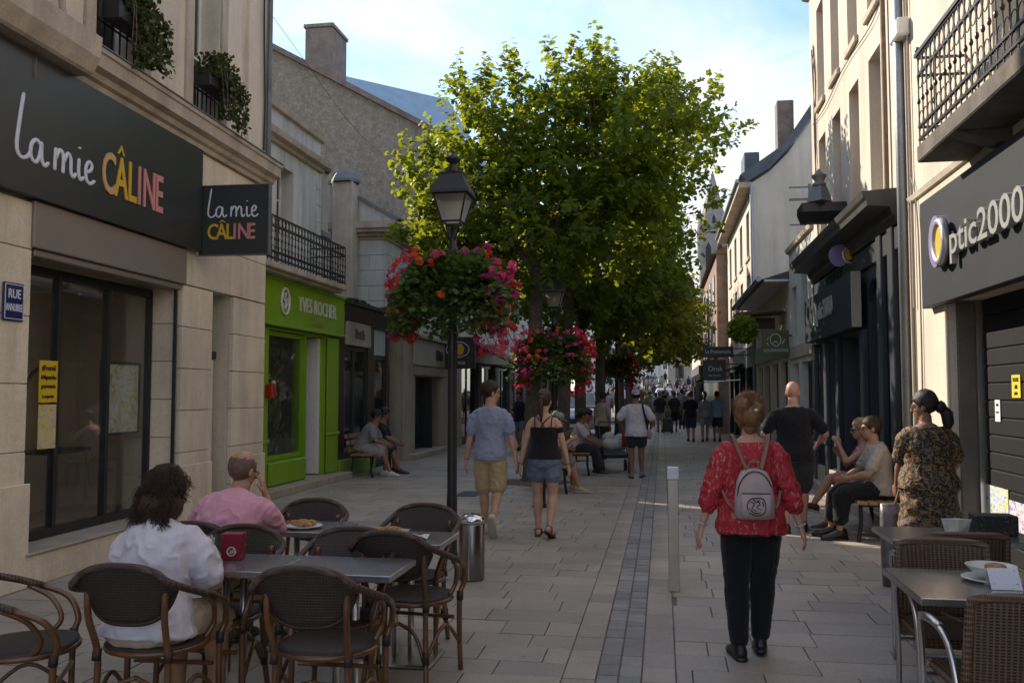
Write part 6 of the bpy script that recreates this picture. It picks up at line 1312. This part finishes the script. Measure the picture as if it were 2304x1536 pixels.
    if k in('updo','tail','pony','bob') and h.get('loose',1):
        def sd():
            d=unit(q.normal(size=3)); d[2]=abs(d[2]) if q.random()<.7 else d[2]; 
            if d[1]>.5: d[1]*=-1
            return tr(d*np.array([.088,.105,.112])*np.array([1.04,1.04,1.0])+np.array([0,-.012,.03])),np.cross(d,q.normal(size=3))*.8+d*.25+np.array([0,-.5,-.1])
        g=strands(800 if k=='updo' else 60,0,.05 if k=='updo' else .03,sd,.0013,.004 if k=='updo' else 0,.35); n=len(b.V); b.V+=g.V; b.F+=[tuple(i+n for i in f_) for f_ in g.F]; b.M+=g.M
    b.V=[tuple(np.array(v)*s) for v in b.V]; hb=b.build('hair',m,o,True)
    if h.get('clip'): c=MB(); c.ell(tr((.02,-.15,.02))*s,(.018*s,.01*s,.012*s),10,6); c.build('hair_clip',M_silver,hb,True)
    if h.get('scrunchie'): c=MB(); c.tube([tr((.02+.035*math.cos(t),-.135,-.01+.035*math.sin(t)))*s for t in np.linspace(0,2*PI,15)[:-1]],.014*s,7,closed=True); c.build('scrunchie',clothmat('scrunch',(.05,.02,.05)),hb,True)
    return hb
def xglasses(mat=M_black,dark=False):
    def f(o,d):
        g=MB(); T=lambda c:(d['hc']+d['HM']@np.array(c,float))*d['s']
        for sx in (-1,1):
            g.tube([T((sx*.033+.022*math.cos(t),.098-.012*math.cos(t)*sx,.0+.016*math.sin(t))) for t in np.linspace(0,2*PI,15)[:-1]],.0032,5,closed=True); g.tube([T((sx*.062,.098,.004)),T((sx*.080,.04,.004)),T((sx*.080,-.01,.0))],.0028,5)
        g.tube([T((-.01,.108,.004)),T((.01,.108,.004))],.003,5); gl=g.build('glasses',mat,o,True)
        if dark:
            for sx in (-1,1): q=MB(); q.ell(T((sx*.034,.104,.0)),(.028*d['s'],.007*d['s'],.022*d['s']),12,8,d['HM']); q.build('lens',M_black,gl,True)
    return f
def xeyes(o,d):
    for sx in (-1,1): q=MB(); q.ell((d['hc']+d['HM']@np.array([sx*.032,.083,.0]))*d['s'],(.011*d['s'],.007*d['s'],.006*d['s']),10,6,d['HM']); q.build('eye',HR_D,o,True)
def xcap(mat,back=False):
    def f(o,d):
        T=lambda c:(d['hc']+d['HM']@np.array(c,float))*d['s']; q=MB(); sg=-1 if back else 1
        q.loft([(T((0,-.012,z)),d['HM']@np.array([a,0,0])*d['s'],d['HM']@np.array([0,b,0])*d['s']) for z,a,b in ((.032,.086,.106),(.06,.086,.106),(.095,.078,.095),(.122,.055,.068),(.137,.02,.025))],20); c=q.build('cap',mat,o,True)
        v=MB(); v.loft([(T((0,sg*.085,.036)),d['HM']@np.array([.07,0,0])*d['s'],d['HM']@np.array([0,0,.005])*d['s']),(T((0,sg*.13,.028)),d['HM']@np.array([.062,0,0])*d['s'],d['HM']@np.array([0,0,.005])*d['s']),(T((0,sg*.165,.018)),d['HM']@np.array([.035,0,0])*d['s'],d['HM']@np.array([0,0,.004])*d['s'])],14); v.build('visor',mat,c,True)
    return f
def xmulti(*fs):
    def f(o,d):
        for g in fs: g(o,d)
    return f
def xband(arm,mat,frac=.95,r=.03,name='bracelet'):
    def f(o,d):
        sh,e,w=d['arms'][arm]; c=e+(w-e)*frac; a=unit(w-e); x=unit(np.cross(a,[0.3,1,.2])); y_=np.cross(a,x); q=MB(); q.tube([(c+x*r*math.cos(t)+y_*r*math.sin(t))*d['s'] for t in np.linspace(0,2*PI,17)[:-1]],.0045,6,closed=True); q.build(name,mat,o,True)
    return f
C_blue=clothmat('blue_tee',(.27,.30,.43)); C_beige=clothmat('beige_chino',(.46,.35,.19)); C_blk=clothmat('black_top',(.008,.008,.010),.3); C_denim=mk('denim',(.085,.125,.20),.85,.35,6,.3,60,col2=(.19,.24,.32)); C_white=clothmat('white_tee',(.60,.56,.62)); C_pinks=clothmat('pink_shirt',(.62,.30,.38)); C_sand=clothmat('sand_trouser',(.42,.32,.23)); C_char=clothmat('charcoal',(.03,.032,.036)); C_grey=clothmat('grey_tee',(.22,.215,.23)); C_lgrey=clothmat('light_grey',(.30,.28,.26)); C_navy=clothmat('navy_polo',(.012,.016,.028)); C_ston=clothmat('stone_tee',(.36,.33,.28)); C_rose=clothmat('rose_polo',(.55,.33,.30)); C_taup=clothmat('taupe_shorts',(.17,.155,.13)); C_lil=clothmat('lilac_tee',(.50,.46,.52)); C_dgrn=clothmat('dark_green_tee',(.015,.03,.024)); C_sage=clothmat('sage_tee',(.20,.22,.21)); C_bluef=clothmat('pale_blue_tee',(.24,.30,.42)); C_navs=clothmat('navy_shorts',(.02,.04,.07))
C_red=printmat('red_blouse',(.40,.012,.03),[(.30,.008,.02),(.50,.13,.10),(.44,.28,.18)],26,.7,(1,1,.32),.59,2.0,.7); C_dress=printmat('patterned_dress',(.010,.009,.011),[(.24,.115,.015),(.15,.14,.14),(.33,.16,.03),(.010,.009,.011)],15,.75,(1,1,1),.55,2.5); C_fld=printmat('floral_dress',(.45,.12,.14),[(.08,.06,.16),(.50,.42,.42),(.40,.03,.10)],22,.75,thr=.55)
S_white=mk('shoe_white',(.55,.53,.50),.6,.1,20,.1,60); S_blk=mk('shoe_black',(.010,.010,.011),.4,.2,20,.05,60); S_tan=mk('shoe_tan',(.40,.30,.20),.6,.1,20,.1,60); S_sole=mk('sole_pale',(.45,.40,.34),.8,.1,20,0); S_brn=mk('shoe_brown',(.05,.03,.025),.5,.2,20,.05,60)
VN,VM,VF=.0075,.0105,.015
# --- seated at the left terrace
def x_curly(o,d): pass
person('seated woman in white T-shirt with dark curly hair, back to us',(-2.37,3.92),rad(-2),1.62,'f',1.22,(0,-.04,.565),.10,.42,-.03,(-.25,-.22,0),((-.20,.30,.74),(.13,.34,.80)),((-.5,-.5,-.8),(.55,-.4,-.9)),((-.12,.42,.08,0,0),(.12,.40,.08,0,0)),skin=SK_B,
  top=dict(mat=C_white,sleeve=.42,hem=-.06,neck=.475,inf=.018,loose=.012,wr=.010,wsc=7),bottom=dict(mat=C_sand,len=.55,w=.022,name='trousers'),shoe=dict(mat=S_tan),hair=dict(style='curly',mat=HR_B,seed=4),vox=VN,curl=(.6,.95),palm=((.7,0,-.6),(-.8,.2,-.3)),face=False,extra=xband(1,M_silver,.9,.033,'bracelet'))
person('balding man in pink shirt sitting with one hand raised to his face',(-2.66,5.10),rad(-6),1.68,'m',1.15,(0,-.06,.55),.34,.42,0,(-.15,-.28,0),((-.20,.46,.78),(.10,.345,.955)),((-.8,-.5,-.3),(.25,.5,-1)),((-.12,.42,.08,0,0),(.12,.42,.08,0,0)),skin=SK_B,
  top=dict(mat=C_pinks,sleeve=.46,hem=-.05,inf=.018,loose=.014,wr=.010,wsc=7,collar=True),bottom=dict(mat=C_sand,len=.95,w=.02,name='trousers'),shoe=dict(mat=S_brn),hair=dict(style='balding',mat=HR_G,seed=2),vox=VN,handdir=(None,(-.25,-.1,1)),palm=((.7,0,-.6),(-.8,-.4,0)),extra=xglasses())
# --- walking couple
person('man in pale blue T-shirt and beige shorts walking away, face turned right',(-1.95,10.05),rad(2),1.745,'m',1.0,(0,0,.92),.03,.03,0,(-1.0,-.02,0),((-.275,.03,.80),(.30,-.02,.80)),((-.5,-1,0),(.5,-1,0)),((-.07,.10,.08,0,.1),(.075,-.30,.20,-1.05,-.05)),skin=SK_A,
  top=dict(mat=C_blue,sleeve=.40,hem=-.10,inf=.015,loose=.010,wr=.008),bottom=dict(mat=C_beige,len=.47,w=.024,flare=.006),shoe=dict(mat=S_white,sole=S_sole),hair=dict(style='crop',mat=HR_B,seed=3),vox=VN,extra=xmulti(xglasses(),xband(0,M_bind,.97,.028)))
def straps(o,d):
    sp=d['sp'];s=d['s']
    def bk(x,t,out=.0):
        c,a,b=d['ring'](t); h=np.linalg.norm(a);q=max(0,1-(x/h)**2)**.5; return (c+np.array([x,0,0])-b*q-unit(b)*(.004+out))*s
    def fr(x,t):
        c,a,b=d['ring'](t); return (c+np.array([x,0,0])+b*.6)*s
    for x0,x1,n in ((-.105,-.095,'strap'),(.105,.095,'strap'),(-.09,.02,'cross_strap'),(.09,-.02,'cross_strap')):
        P=[bk(x0*.95,.475),bk(x0+(x1-x0)*.35,.44),bk(x0+(x1-x0)*.7,.40),bk(x1,.345)]; q=MB(); q.tube(catmull(P,4),.0065,6); q.build(n,C_blk,o,True)
    sh,e,w=d['arms'][1]; c0=sh+(e-sh)*.30;c1=sh+(e-sh)*.52; q=MB(); q.tube([(c0)*s,(c0+(c1-c0)*.5)*s,c1*s],[.058*s,.060*s,.056*s],14); q.build('arm_band',C_blk,o,True)
person('woman in black strappy top and denim shorts walking away, hair in a ponytail',(-1.32,10.0),rad(-2),1.64,'f',1.12,(0,0,.92),.02,.02,0,(-.12,0,0),((-.285,.0,.80),(.285,.03,.80)),((-.5,-1,0),(.5,-1,0)),((-.08,.05,.08,0,.1),(.085,-.16,.13,-.45,-.25)),skin=SK_A,
  top=dict(mat=C_blk,sleeve=0,hem=-.02,neck=.345,inf=.018,wr=.003,name='camisole'),bottom=dict(mat=C_denim,len=.24,w=.022,waist=-.005,flare=.006),shoe=None,hair=dict(style='pony',mat=HR_B,seed=6),vox=VN,extra=xmulti(straps,xband(0,M_bind,.95,.027),xband(1,M_bind,.95,.027),
  lambda o,d:[ (lambda q:q.build('sandal',S_brn,o,True))(MB().loft([((an+rotm(ft[1],ft[0])@np.array((0,y_,-.076)))*d['s'],rotm(ft[1],ft[0])@np.array([a,0,0])*d['s'],rotm(ft[1],ft[0])@np.array([0,0,.012])*d['s']) for y_,a in ((-.092,.018),(-.075,.034),(.0,.036),(.06,.040),(.12,.047),(.175,.042),(.20,.02))],14,p=3).tube([(an+rotm(ft[1],ft[0])@np.array(c))*d['s'] for c in ((-.046,.10,-.06),(-.036,.10,-.032),(0,.10,-.020),(.036,.10,-.032),(.046,.10,-.06))],.008,6).tube([(an+rotm(ft[1],ft[0])@np.array(c))*d['s'] for c in ((-.036,.02,-.06),(-.040,-.01,-.0),(0,-.048,.012),(.040,-.01,.0),(.036,.02,-.06))],.006,6)) for (_,_,an),ft in zip(d['legs'],((0,.1),(-.45,-.25)))]))
# --- woman in red with backpack
person('heavy-set woman in red patterned blouse and black trousers walking away',(.525,5.62),rad(3),1.60,'f',1.12,(0,0,.92),.03,.02,0,(.05,-.02,0),((-.335,.01,.77),(.335,.0,.77)),((-.6,-1,0),(.6,-1,0)),((-.085,.02,.08,0,.12),(.07,.16,.08,-.10,-.10)),skin=SK_P,
  top=dict(mat=C_red,sleeve=.72,hem=-.11,neck=.455,inf=.020,loose=.012,flare=.014,wr=.010,wsc=7,name='blouse'),bottom=dict(mat=C_blk,len=.965,w=.010,waist=.06,inf=.008,name='trousers',wr=.003),shoe=dict(mat=S_blk),hair=dict(style='updo',mat=HR_A,seed=9,clip=True),vox=VN,face=False,extra=xmulti(xband(0,M_silver,.92,.033),xband(1,M_silver,.92,.033)))
o=thing('backpack','small rose-grey backpack with black drawn emblem on the red blouse','backpack',(.53,5.475,1.0),rad(3)); o.scale=(.9,.9,.9); C_bp=clothmat('backpack',(.42,.33,.32),.06,.8,.1); C_st=clothmat('bp_strap',(.25,.15,.11))
b=MB(); b.loft([((0,0,-.155),(.10,0,0),(0,.045,0)),((0,-.012,-.14),(.128,0,0),(0,.065,0)),((0,-.018,-.02),(.126,0,0),(0,.072,0)),((0,-.012,.09),(.112,0,0),(0,.062,0)),((0,.0,.15),(.085,0,0),(0,.048,0)),((0,.015,.175),(.045,0,0),(0,.022,0))],24,p=3.0); b.build('bag_body',C_bp,o,True)
b=MB(); b.loft([((0,-.072,-.14),(.09,0,0),(0,.03,0)),((0,-.082,-.08),(.098,0,0),(0,.034,0)),((0,-.078,.015),(.095,0,0),(0,.028,0))],20,p=3.2); pk=b.build('front_pocket',C_bp,o,True)
MB().tube(catmull([(-.09,-.088,.018),(0,-.108,.022),(.09,-.088,.018)],6),.004,6).build('zip',M_bind,pk); MB().tube(catmull([(-.115,-.05,-.05),(-.105,-.062,.06),(-.06,-.058,.135),(0,-.05,.158),(.06,-.058,.135),(.105,-.062,.06)],5),.004,6).build('zip',M_bind,o)
em=strokes([[(-.055,-.09),(-.06,-.05),(-.04,-.015),(0,-.005),(.04,-.012),(.055,-.05),(.05,-.1),(.0,-.12),(-.05,-.1)],[(-.04,-.03),(-.015,-.045),(-.03,-.075),(0,-.09)],[(.0,-.02),(.02,-.045),(.0,-.065),(.03,-.085)],[(.035,-.03),(.045,-.06)],[(-.05,-.07),(-.02,-.1),(.02,-.105)],[(-.02,-.012),(-.005,-.035),(.02,-.02)]],.0065,.006,5); em.V=[(x,y-.113+.10*x*x*3,z) for x,y,z in em.V]; em.build('emblem',M_black,pk)
for sx in (-1,1): MB().tube(catmull([(sx*.045,-.01,.165),(sx*.09,.05,.30),(sx*.115,.12,.385),(sx*.12,.20,.37)],6),.017,8,flat=.35).build('shoulder_strap',C_st,o,True); MB().tube(catmull([(sx*.11,-.01,-.11),(sx*.16,.05,-.06),(sx*.19,.12,.02)],5),.012,8,flat=.35).build('lower_strap',C_st,o,True)
MB().tube(catmull([(-.035,.0,.17),(-.02,-.01,.215),(.02,-.01,.215),(.035,.0,.17)],5),.008,6).build('grab_loop',C_st,o,True)
# --- bald man in black
person('bald man in black T-shirt and shorts walking away on the right',(1.50,10.75),rad(-4),1.745,'m',1.12,(0,0,.92),.03,.03,0,(-.25,-.05,0),((-.26,.22,.96),(.27,.20,.98)),((-.9,-.9,-.2),(.9,-.9,-.2)),((-.1,-.05,.08,0,.1),(.10,.14,.08,0,-.1)),skin=SK_P,
  top=dict(mat=C_blk,sleeve=.42,hem=-.12,inf=.02,loose=.016,wr=.006),bottom=dict(mat=C_char,len=.48,w=.03),shoe=dict(mat=S_blk),vox=VM)
# --- couple on the right bench (facing the street)
person('seated man in pale T-shirt and black cropped trousers on the right bench',(2.34,10.42),PI/2,1.72,'m',1.12,(0,-.02,.555),-.02,.28,0,(.0,.0,0),((-.08,.33,.66),(.12,.33,.66)),((-.8,-.4,-.5),(.8,-.4,-.5)),((-.10,.43,.08,0,.2),(.13,.48,.08,0,-.1)),skin=SK_B,
  top=dict(mat=C_ston,sleeve=.42,hem=-.07,inf=.016,wr=.007),bottom=dict(mat=C_blk,len=.84,w=.022,name='trousers'),shoe=dict(mat=S_blk,hi=.02),hair=dict(style='crop',mat=HR_B,seed=5),vox=VM,extra=xmulti(xglasses(),xband(1,M_silver,.93,.032,'watch'),xeyes))
person('seated woman in sunglasses and floral dress with crossed legs on the right bench',(2.34,11.06),PI/2,1.66,'f',1.05,(0,-.02,.555),.0,.15,0,(.0,-.02,0),((-.05,.30,1.02),(.10,.28,.90)),((-.6,.2,-1),(.7,0,-.9)),((-.02,.46,.08,0,.1),(-.06,.62,.30,.25,.1)),((-.1,1,.2),(-.05,1,.5)),skin=SK_B,
  top=dict(mat=C_fld,sleeve=.0,hem=-.08,neck=.46,inf=.014,name='dress'),bottom=dict(mat=C_fld,len=.40,w=.03,name='skirt'),shoe=dict(mat=S_brn,sole=S_sole),hair=dict(style='bob',mat=HR_L,seed=7),vox=VM,extra=xmulti(xglasses(M_black,True)),handdir=((.3,.3,.6),(-.3,.3,.5)))
# --- woman in patterned dress
def dressskirt(o,d):
    b=MB(); s=d['s']; r=d['ring']; R=[r(t,.022) for t in (.16,.08,.0,-.08)]; c,a,bb=r(-.08,.022)
    for dz,f in ((.08,1.02),(.18,1.06),(.28,1.10),(.36,1.13)): R.append((c-np.array([0,0,dz]),a*f,bb*f*1.02))
    b.loft(R[::-1],22); q=remesh(b,'skirt',C_dress,o,d['vox'],s,3,.012,6)
person('dark-haired woman in gold and black patterned dress standing by the right terrace',(2.13,7.75),rad(8),1.62,'f',1.34,(0,0,.92),.03,.03,0,(.95,-.10,0),((-.17,.26,.86),(.22,.24,.92)),((-.9,-.8,-.3),(.9,-.8,-.3)),((-.1,.0,.08,0,.1),(.1,.05,.08,0,-.1)),skin=SK_C,
  top=dict(mat=C_dress,sleeve=.44,hem=-.05,neck=.47,inf=.018,loose=.014,wr=.007,name='dress'),shoe=dict(mat=S_blk),hair=dict(style='tail',mat=HR_D,seed=8,scrunchie=True,loose=0),vox=.0085,extra=xmulti(dressskirt,xglasses(M_black,False)))
o=thing('shopping_bag','tall silvery grey shopping bag standing beside the patterned dress','bag',(1.88,7.95,0)); b=MB(); b.loft([((0,0,.0),(.075,0,0),(0,.055,0)),((0,0,.2),(.085,0,0),(0,.06,0)),((0,0,.42),(.085,0,0),(0,.06,0)),((0,0,.58),(.08,0,0),(0,.055,0)),((.0,0,.68),(.085,0,0),(0,.035,0))],14,p=3); b.V=[(x+.012*mnoise.noise(Vector((x*30,y_*30,z*20))),y_,z+.012*mnoise.noise(Vector((z*22,x*22,1)))) for x,y_,z in b.V]; b.build('bag_body',mk('silver_bag',(.17,.155,.155),.35,.25,12,.5,18,metal=.3),o,True); MB().tube(catmull([(.03,-.02,.67),(.10,-.04,.92),(.16,-.06,1.16)],5),.010,6).build('handle',C_st,o,True)
# --- two men on the left bench
person('man in grey T-shirt and pale shorts leaning forward on the left bench',(-5.76,16.72),-PI/2+.12,1.72,'m',1.08,(0,-.02,.555),.30,.38,0,(.1,-.28,0),((-.09,.47,.60),(.10,.47,.60)),((-.8,-.3,-.5),(.8,-.3,-.5)),((-.10,.40,.08,0,.1),(.13,.55,.08,0,-.1)),skin=SK_C,
  top=dict(mat=C_grey,sleeve=.42,hem=-.07,inf=.016,wr=.007),bottom=dict(mat=C_lgrey,len=.47,w=.03),shoe=dict(mat=S_white,sole=S_sole),hair=dict(style='crop',mat=HR_D,seed=5),vox=VM,extra=xmulti(xglasses(),xeyes))
person('man in dark polo and sunglasses at the far end of the left bench',(-5.76,17.32),-PI/2+.1,1.74,'m',1.08,(0,-.02,.555),.26,.34,0,(.2,-.25,0),((-.09,.47,.60),(.10,.50,.60)),((-.8,-.3,-.5),(.8,-.3,-.5)),((-.10,.40,.08,0,.1),(.13,.55,.08,0,-.1)),skin=SK_C,
  top=dict(mat=C_navy,sleeve=.42,hem=-.07,inf=.016,wr=.006),bottom=dict(mat=C_char,len=.48,w=.03),shoe=dict(mat=S_brn),hair=dict(style='short',mat=HR_D,seed=6),vox=VM,extra=xglasses(M_black,True))
# --- middle distance
def xstrap(o,d):
    c,a,b=d['ring'](.45); c2,a2,b2=d['ring'](.0); s=d['s']; q=MB(); q.tube(catmull([(c+np.array([.13,.03,.03]))*s,(c+np.array([.13,0,0])-b*1.25)*s,(c2+np.array([.20,0,.15])-b2*.9)*s,(c2+np.array([.22,0,.0]))*s],5),.018,6,flat=.4); q.build('bag_strap',C_blk,o,True); q=MB(); q.ell((c2+np.array([.25,.02,-.08]))*s,(.05,.09,.11),12,8); q.build('shoulder_bag',C_sand,o,True)
person('man in white cap, white T-shirt and dark shorts walking away with shoulder strap',(-.50,17.15),0,1.69,'m',1.1,(0,0,.92),.03,.02,0,(.1,-.02,0),((-.26,.16,.95),(.27,.12,.92)),((-.9,-.9,0),(.9,-.9,0)),((-.09,.0,.08,0,.1),(.10,.12,.08,0,-.15)),skin=SK_C,top=dict(mat=C_white,sleeve=.44,hem=-.13,inf=.022,loose=.016,wr=.009),bottom=dict(mat=C_char,len=.30,w=.03),shoe=dict(mat=C_grey,sole=S_blk),hair=dict(style='crop',mat=HR_D),vox=VM,extra=xmulti(xcap(C_white,True),xstrap))
person('seated man in grey cap and rose polo looking at his phone under the tree',(-1.86,14.55),-PI/2+.05,1.70,'m',1.2,(0,-.02,.555),.16,.30,0,(.0,-.35,0),((-.10,.36,.70),(.13,.40,.86)),((-.8,-.3,-.6),(.8,-.2,-.8)),((-.12,.42,.08,0,.1),(.12,.52,.08,0,-.1)),skin=SK_B,
  top=dict(mat=C_rose,sleeve=.44,hem=-.08,inf=.018,wr=.007,collar=True),bottom=dict(mat=C_taup,len=.48,w=.032),shoe=dict(mat=S_tan,sole=S_sole),hair=dict(style='crop',mat=HR_D),vox=VM,extra=xmulti(xglasses(),xcap(C_lgrey)))
person('seated person in lilac T-shirt and dark trousers on the farther bench',(-1.72,17.75),-PI/2,1.68,'f',1.1,(0,-.02,.555),.18,.28,0,(.1,-.15,0),((-.09,.46,.62),(.12,.44,.62)),((-.8,-.3,-.6),(.8,-.3,-.6)),((-.12,.42,.08,0,.1),(.12,.52,.08,0,-.1)),skin=SK_C,top=dict(mat=C_lil,sleeve=.4,hem=-.07),bottom=dict(mat=C_char,len=.93,w=.02,name='trousers'),shoe=dict(mat=S_blk,sole=S_white),hair=dict(style='bun',mat=HR_D),vox=.013)
person('seated person in dusky top behind the lilac one on the farther bench',(-1.72,18.45),-PI/2,1.68,'f',1.1,(0,-.02,.555),.24,.30,0,(.1,-.2,0),((-.09,.46,.62),(.12,.44,.62)),((-.8,-.3,-.6),(.8,-.3,-.6)),((-.12,.42,.08,0,.1),(.12,.52,.08,0,-.1)),skin=SK_C,top=dict(mat=C_rose,sleeve=0,hem=-.07),bottom=dict(mat=C_taup,len=.5,w=.03),shoe=dict(mat=S_tan),hair=dict(style='bob',mat=HR_D),vox=.013)
def walker(label,x,y,H,sex,top,bot,blen,hair,skin=SK_B,rz=0,ph=1,sl=.42,shoe=S_blk,vox=VF,wt=1.05):
    return person(label,(x,y),rz,H,sex,wt,(0,0,.915),.03,.02,0,(.1*ph,0,0),((-.25,.08*ph,.80),(.25,-.08*ph,.80)),((-.5,-1,0),(.5,-1,0)),((-.08,.15*ph,.08,0,0),(.08,-.15*ph,.10,-.3 if ph>0 else 0,0)),skin=skin,top=dict(mat=top,sleeve=sl,hem=-.10,inf=.016),bottom=dict(mat=bot,len=blen,w=.022,name='shorts' if blen<.6 else 'trousers'),shoe=dict(mat=shoe),hair=hair,vox=vox,face=False)
hs_=lambda st,m:dict(style=st,mat=m,loose=0)
walker('standing woman in cream shirt and dark trousers between the tree trunks',-1.46,22.0,1.66,'f',C_ston,C_char,.95,hs_('short',HR_D),SK_C,rad(-20),1,.5)
walker('woman in navy T-shirt and denim shorts passing the left shops',-4.0,25.0,1.68,'f',C_navy,C_denim,.3,hs_('short',HR_D),SK_C,rad(160),1)
walker('blond walker in sage top half hidden behind the white-capped man',-.62,28.0,1.70,'f',C_sage,C_char,.9,hs_('bob',HR_L),SK_A,0,-1)
walker('walker in dark green T-shirt and grey shorts pulling a suitcase',-.10,37.5,1.72,'m',C_dgrn,C_lgrey,.45,hs_('crop',HR_L),SK_B,0,1)
walker('walker in dark green T-shirt and black shorts beside the suitcase',.48,37.5,1.70,'m',C_dgrn,C_blk,.45,hs_('crop',HR_D),SK_C,0,-1)
walker('walker in black T-shirt and navy knee shorts, leftmost of the near three',.93,30.4,1.70,'m',C_blk,C_navs,.5,hs_('short',HR_B),SK_B,0,1)
walker('walker in grey blue top and pale shorts, middle of the near three',1.39,30.4,1.66,'f',C_sage,C_lgrey,.32,hs_('pony',HR_B),SK_B,0,-1)
walker('walker in pale blue T-shirt and dark shorts, rightmost of the near three',1.80,30.6,1.68,'m',C_bluef,C_char,.42,hs_('crop',HR_D),SK_B,0,1)
o=thing('suitcase','black wheeled suitcase between the two dark green walkers','suitcase',(.20,36.6,0)); MB().bbox(-.18,.18,-.11,.11,.05,.62,.03).build('case',M_dark,o); MB().tube([(-.12,.1,.6),(-.12,.1,.95),(.12,.1,.95),(.12,.1,.6)],.01,6).build('handle',M_steel,o)
for sx in (-.14,.14): MB().loft([((sx-.02,0,.035),(0,.035,0),(0,0,.035)),((sx+.02,0,.035),(0,.035,0),(0,0,.035))],10).build('wheel',M_black,o)
# --- loaded pushchair with white bags
o=thing('pushchair','pushchair loaded with white bags and a red cloth near the benches','pushchair',(-.98,18.4,0),rad(10))
b=MB(); b.tube(catmull([(-.26,-.35,.2),(-.26,0,.45),(-.26,.35,.75),(-.26,.5,1.0)],4),.014,7); b.build('frame_side',M_dark,o,True); b=MB(); b.tube(catmull([(.26,-.35,.2),(.26,0,.45),(.26,.35,.75),(.26,.5,1.0)],4),.014,7); b.build('frame_side',M_dark,o,True)
MB().tube([(-.26,.5,1.0),(.26,.5,1.0)],.016,7).build('handlebar',M_dark,o); MB().bbox(-.26,.26,-.3,.3,.30,.42,.04).build('basket',M_dark,o)
for sx in (-.27,.27):
    for yy in (-.32,.32): MB().loft([((sx-.025,yy,.12),(0,.12,0),(0,0,.12)),((sx+.025,yy,.12),(0,.12,0),(0,0,.12))],14).build('wheel',M_black,o,True)
M_bagw=mk('white_bag',(.44,.42,.40),.6,.15,8,.4,20)
for k,(x,y_,z,a,c) in enumerate(((-.08,-.1,.56,.20,.13),(.12,.05,.60,.15,.18),(-.10,.2,.66,.14,.15))): b=MB(); b.ell((x,y_,z),(a,.18,c),12,9); b.V=[(p+.03*mnoise.noise(Vector((p*9,q*9,r*9+k))),q,r+.03*mnoise.noise(Vector((r*9,p*9,k)))) for p,q,r in b.V]; b.build('bag',M_bagw,o,True)
b=MB(); b.loft([((.2,-.15,.52),(.06,0,0),(0,.05,0)),((.15,-.15,.9),(.02,0,0),(0,.02,0))],8); b.build('red_cloth',clothmat('redcloth',(.35,.02,.03)),o,True)
# --- distant crowd filling the climbing street (reads as one mass)
q=np.random.default_rng(99); cr=MB(); cm=[C_blk,C_lil,C_navy,C_taup,C_grey,C_sage,C_bluef,C_char,SK_C,HR_D,C_denim,C_dgrn]
for i in range(95):
    y_=40+q.random()**.8*62; x=q.uniform(-4.6,1.9) if y_<62 else q.uniform(-5.5,3.0)
    if y_<47 and -3.5<x<-.8: continue
    zb=0 if y_<62 else 5.2*(y_-62)/88; h=q.uniform(1.55,1.85); w=q.uniform(.17,.23); t=int(q.integers(0,8)); bt=int(q.choice([0,2,4,7,10,11])); sw=q.uniform(-.12,.12)
    cr.loft([((x,y_,zb+h*.47),(w*.8,0,0),(0,.11,0)),((x,y_,zb+h*.66),(w*.85,0,0),(0,.12,0)),((x,y_,zb+h*.80),(w,0,0),(0,.10,0)),((x,y_,zb+h*.86),(.05,0,0),(0,.05,0))],8,m=t); cr.ell((x,y_,zb+h*.93),(.085,.10,.12),8,6,m=9); cr.ell((x,y_+.0,zb+h*.905),(.07,.09,.09),8,6,m=8)
    for sx in (-1,1):
        cr.tube([(x+sx*.09,y_,zb+h*.5),(x+sx*.09,y_+sx*sw*.5,zb+h*.27)],[.085,.07],6,m=bt); cr.tube([(x+sx*.09,y_+sx*sw*.5,zb+h*.28),(x+sx*.09,y_+sx*sw,zb)],[.058,.04],6,m=8 if i%2 else bt); cr.tube([(x+sx*w,y_,zb+h*.79),(x+sx*(w+.05),y_+.03,zb+h*.6),(x+sx*(w+.03),y_+.1,zb+h*.46)],[.05,.04,.03],6,m=8)
o=cr.build('distant_crowd',cm,None,True); tag(o,'dense far-off crowd filling the climbing street',"crowd",kind='stuff')
# planters and tubs far away that break up the end of the street
for k,(x,y_,lab) in enumerate(((-.9,50,'leafy tub in the middle of the far street'),(1.2,46,'flowering tub by the far right shops'),(-4.6,47,'leafy tub by the far left shops'))):
    o=thing('planter_tub',lab,'planter',(x,y_,0)); MB().lathe([(.28,0),(.36,.5),(.38,.52)],14).build('tub',M_brown,o,True); n=400; d=q.normal(size=(n,3)); d/=np.linalg.norm(d,axis=1,keepdims=True); pos=d*(q.random(n)**.35)[:,None]*[.5,.5,.6]+[0,0,1.0]
    Vv,Ff=scatter(np.array([(0,0,0),(.4,.3,.05),(.3,.7,.02),(0,1,-.05),(-.3,.7,.02),(-.4,.3,.05)]),np.array([(0,1,2,3),(0,3,4,5)]),pos,frames(d+q.normal(size=(n,3))*.5),q.uniform(.1,.18,n)); part('foliage',np_mesh('foliage',Vv,Ff,M_bleaf,attr=np.repeat(q.random(n),2)),o)
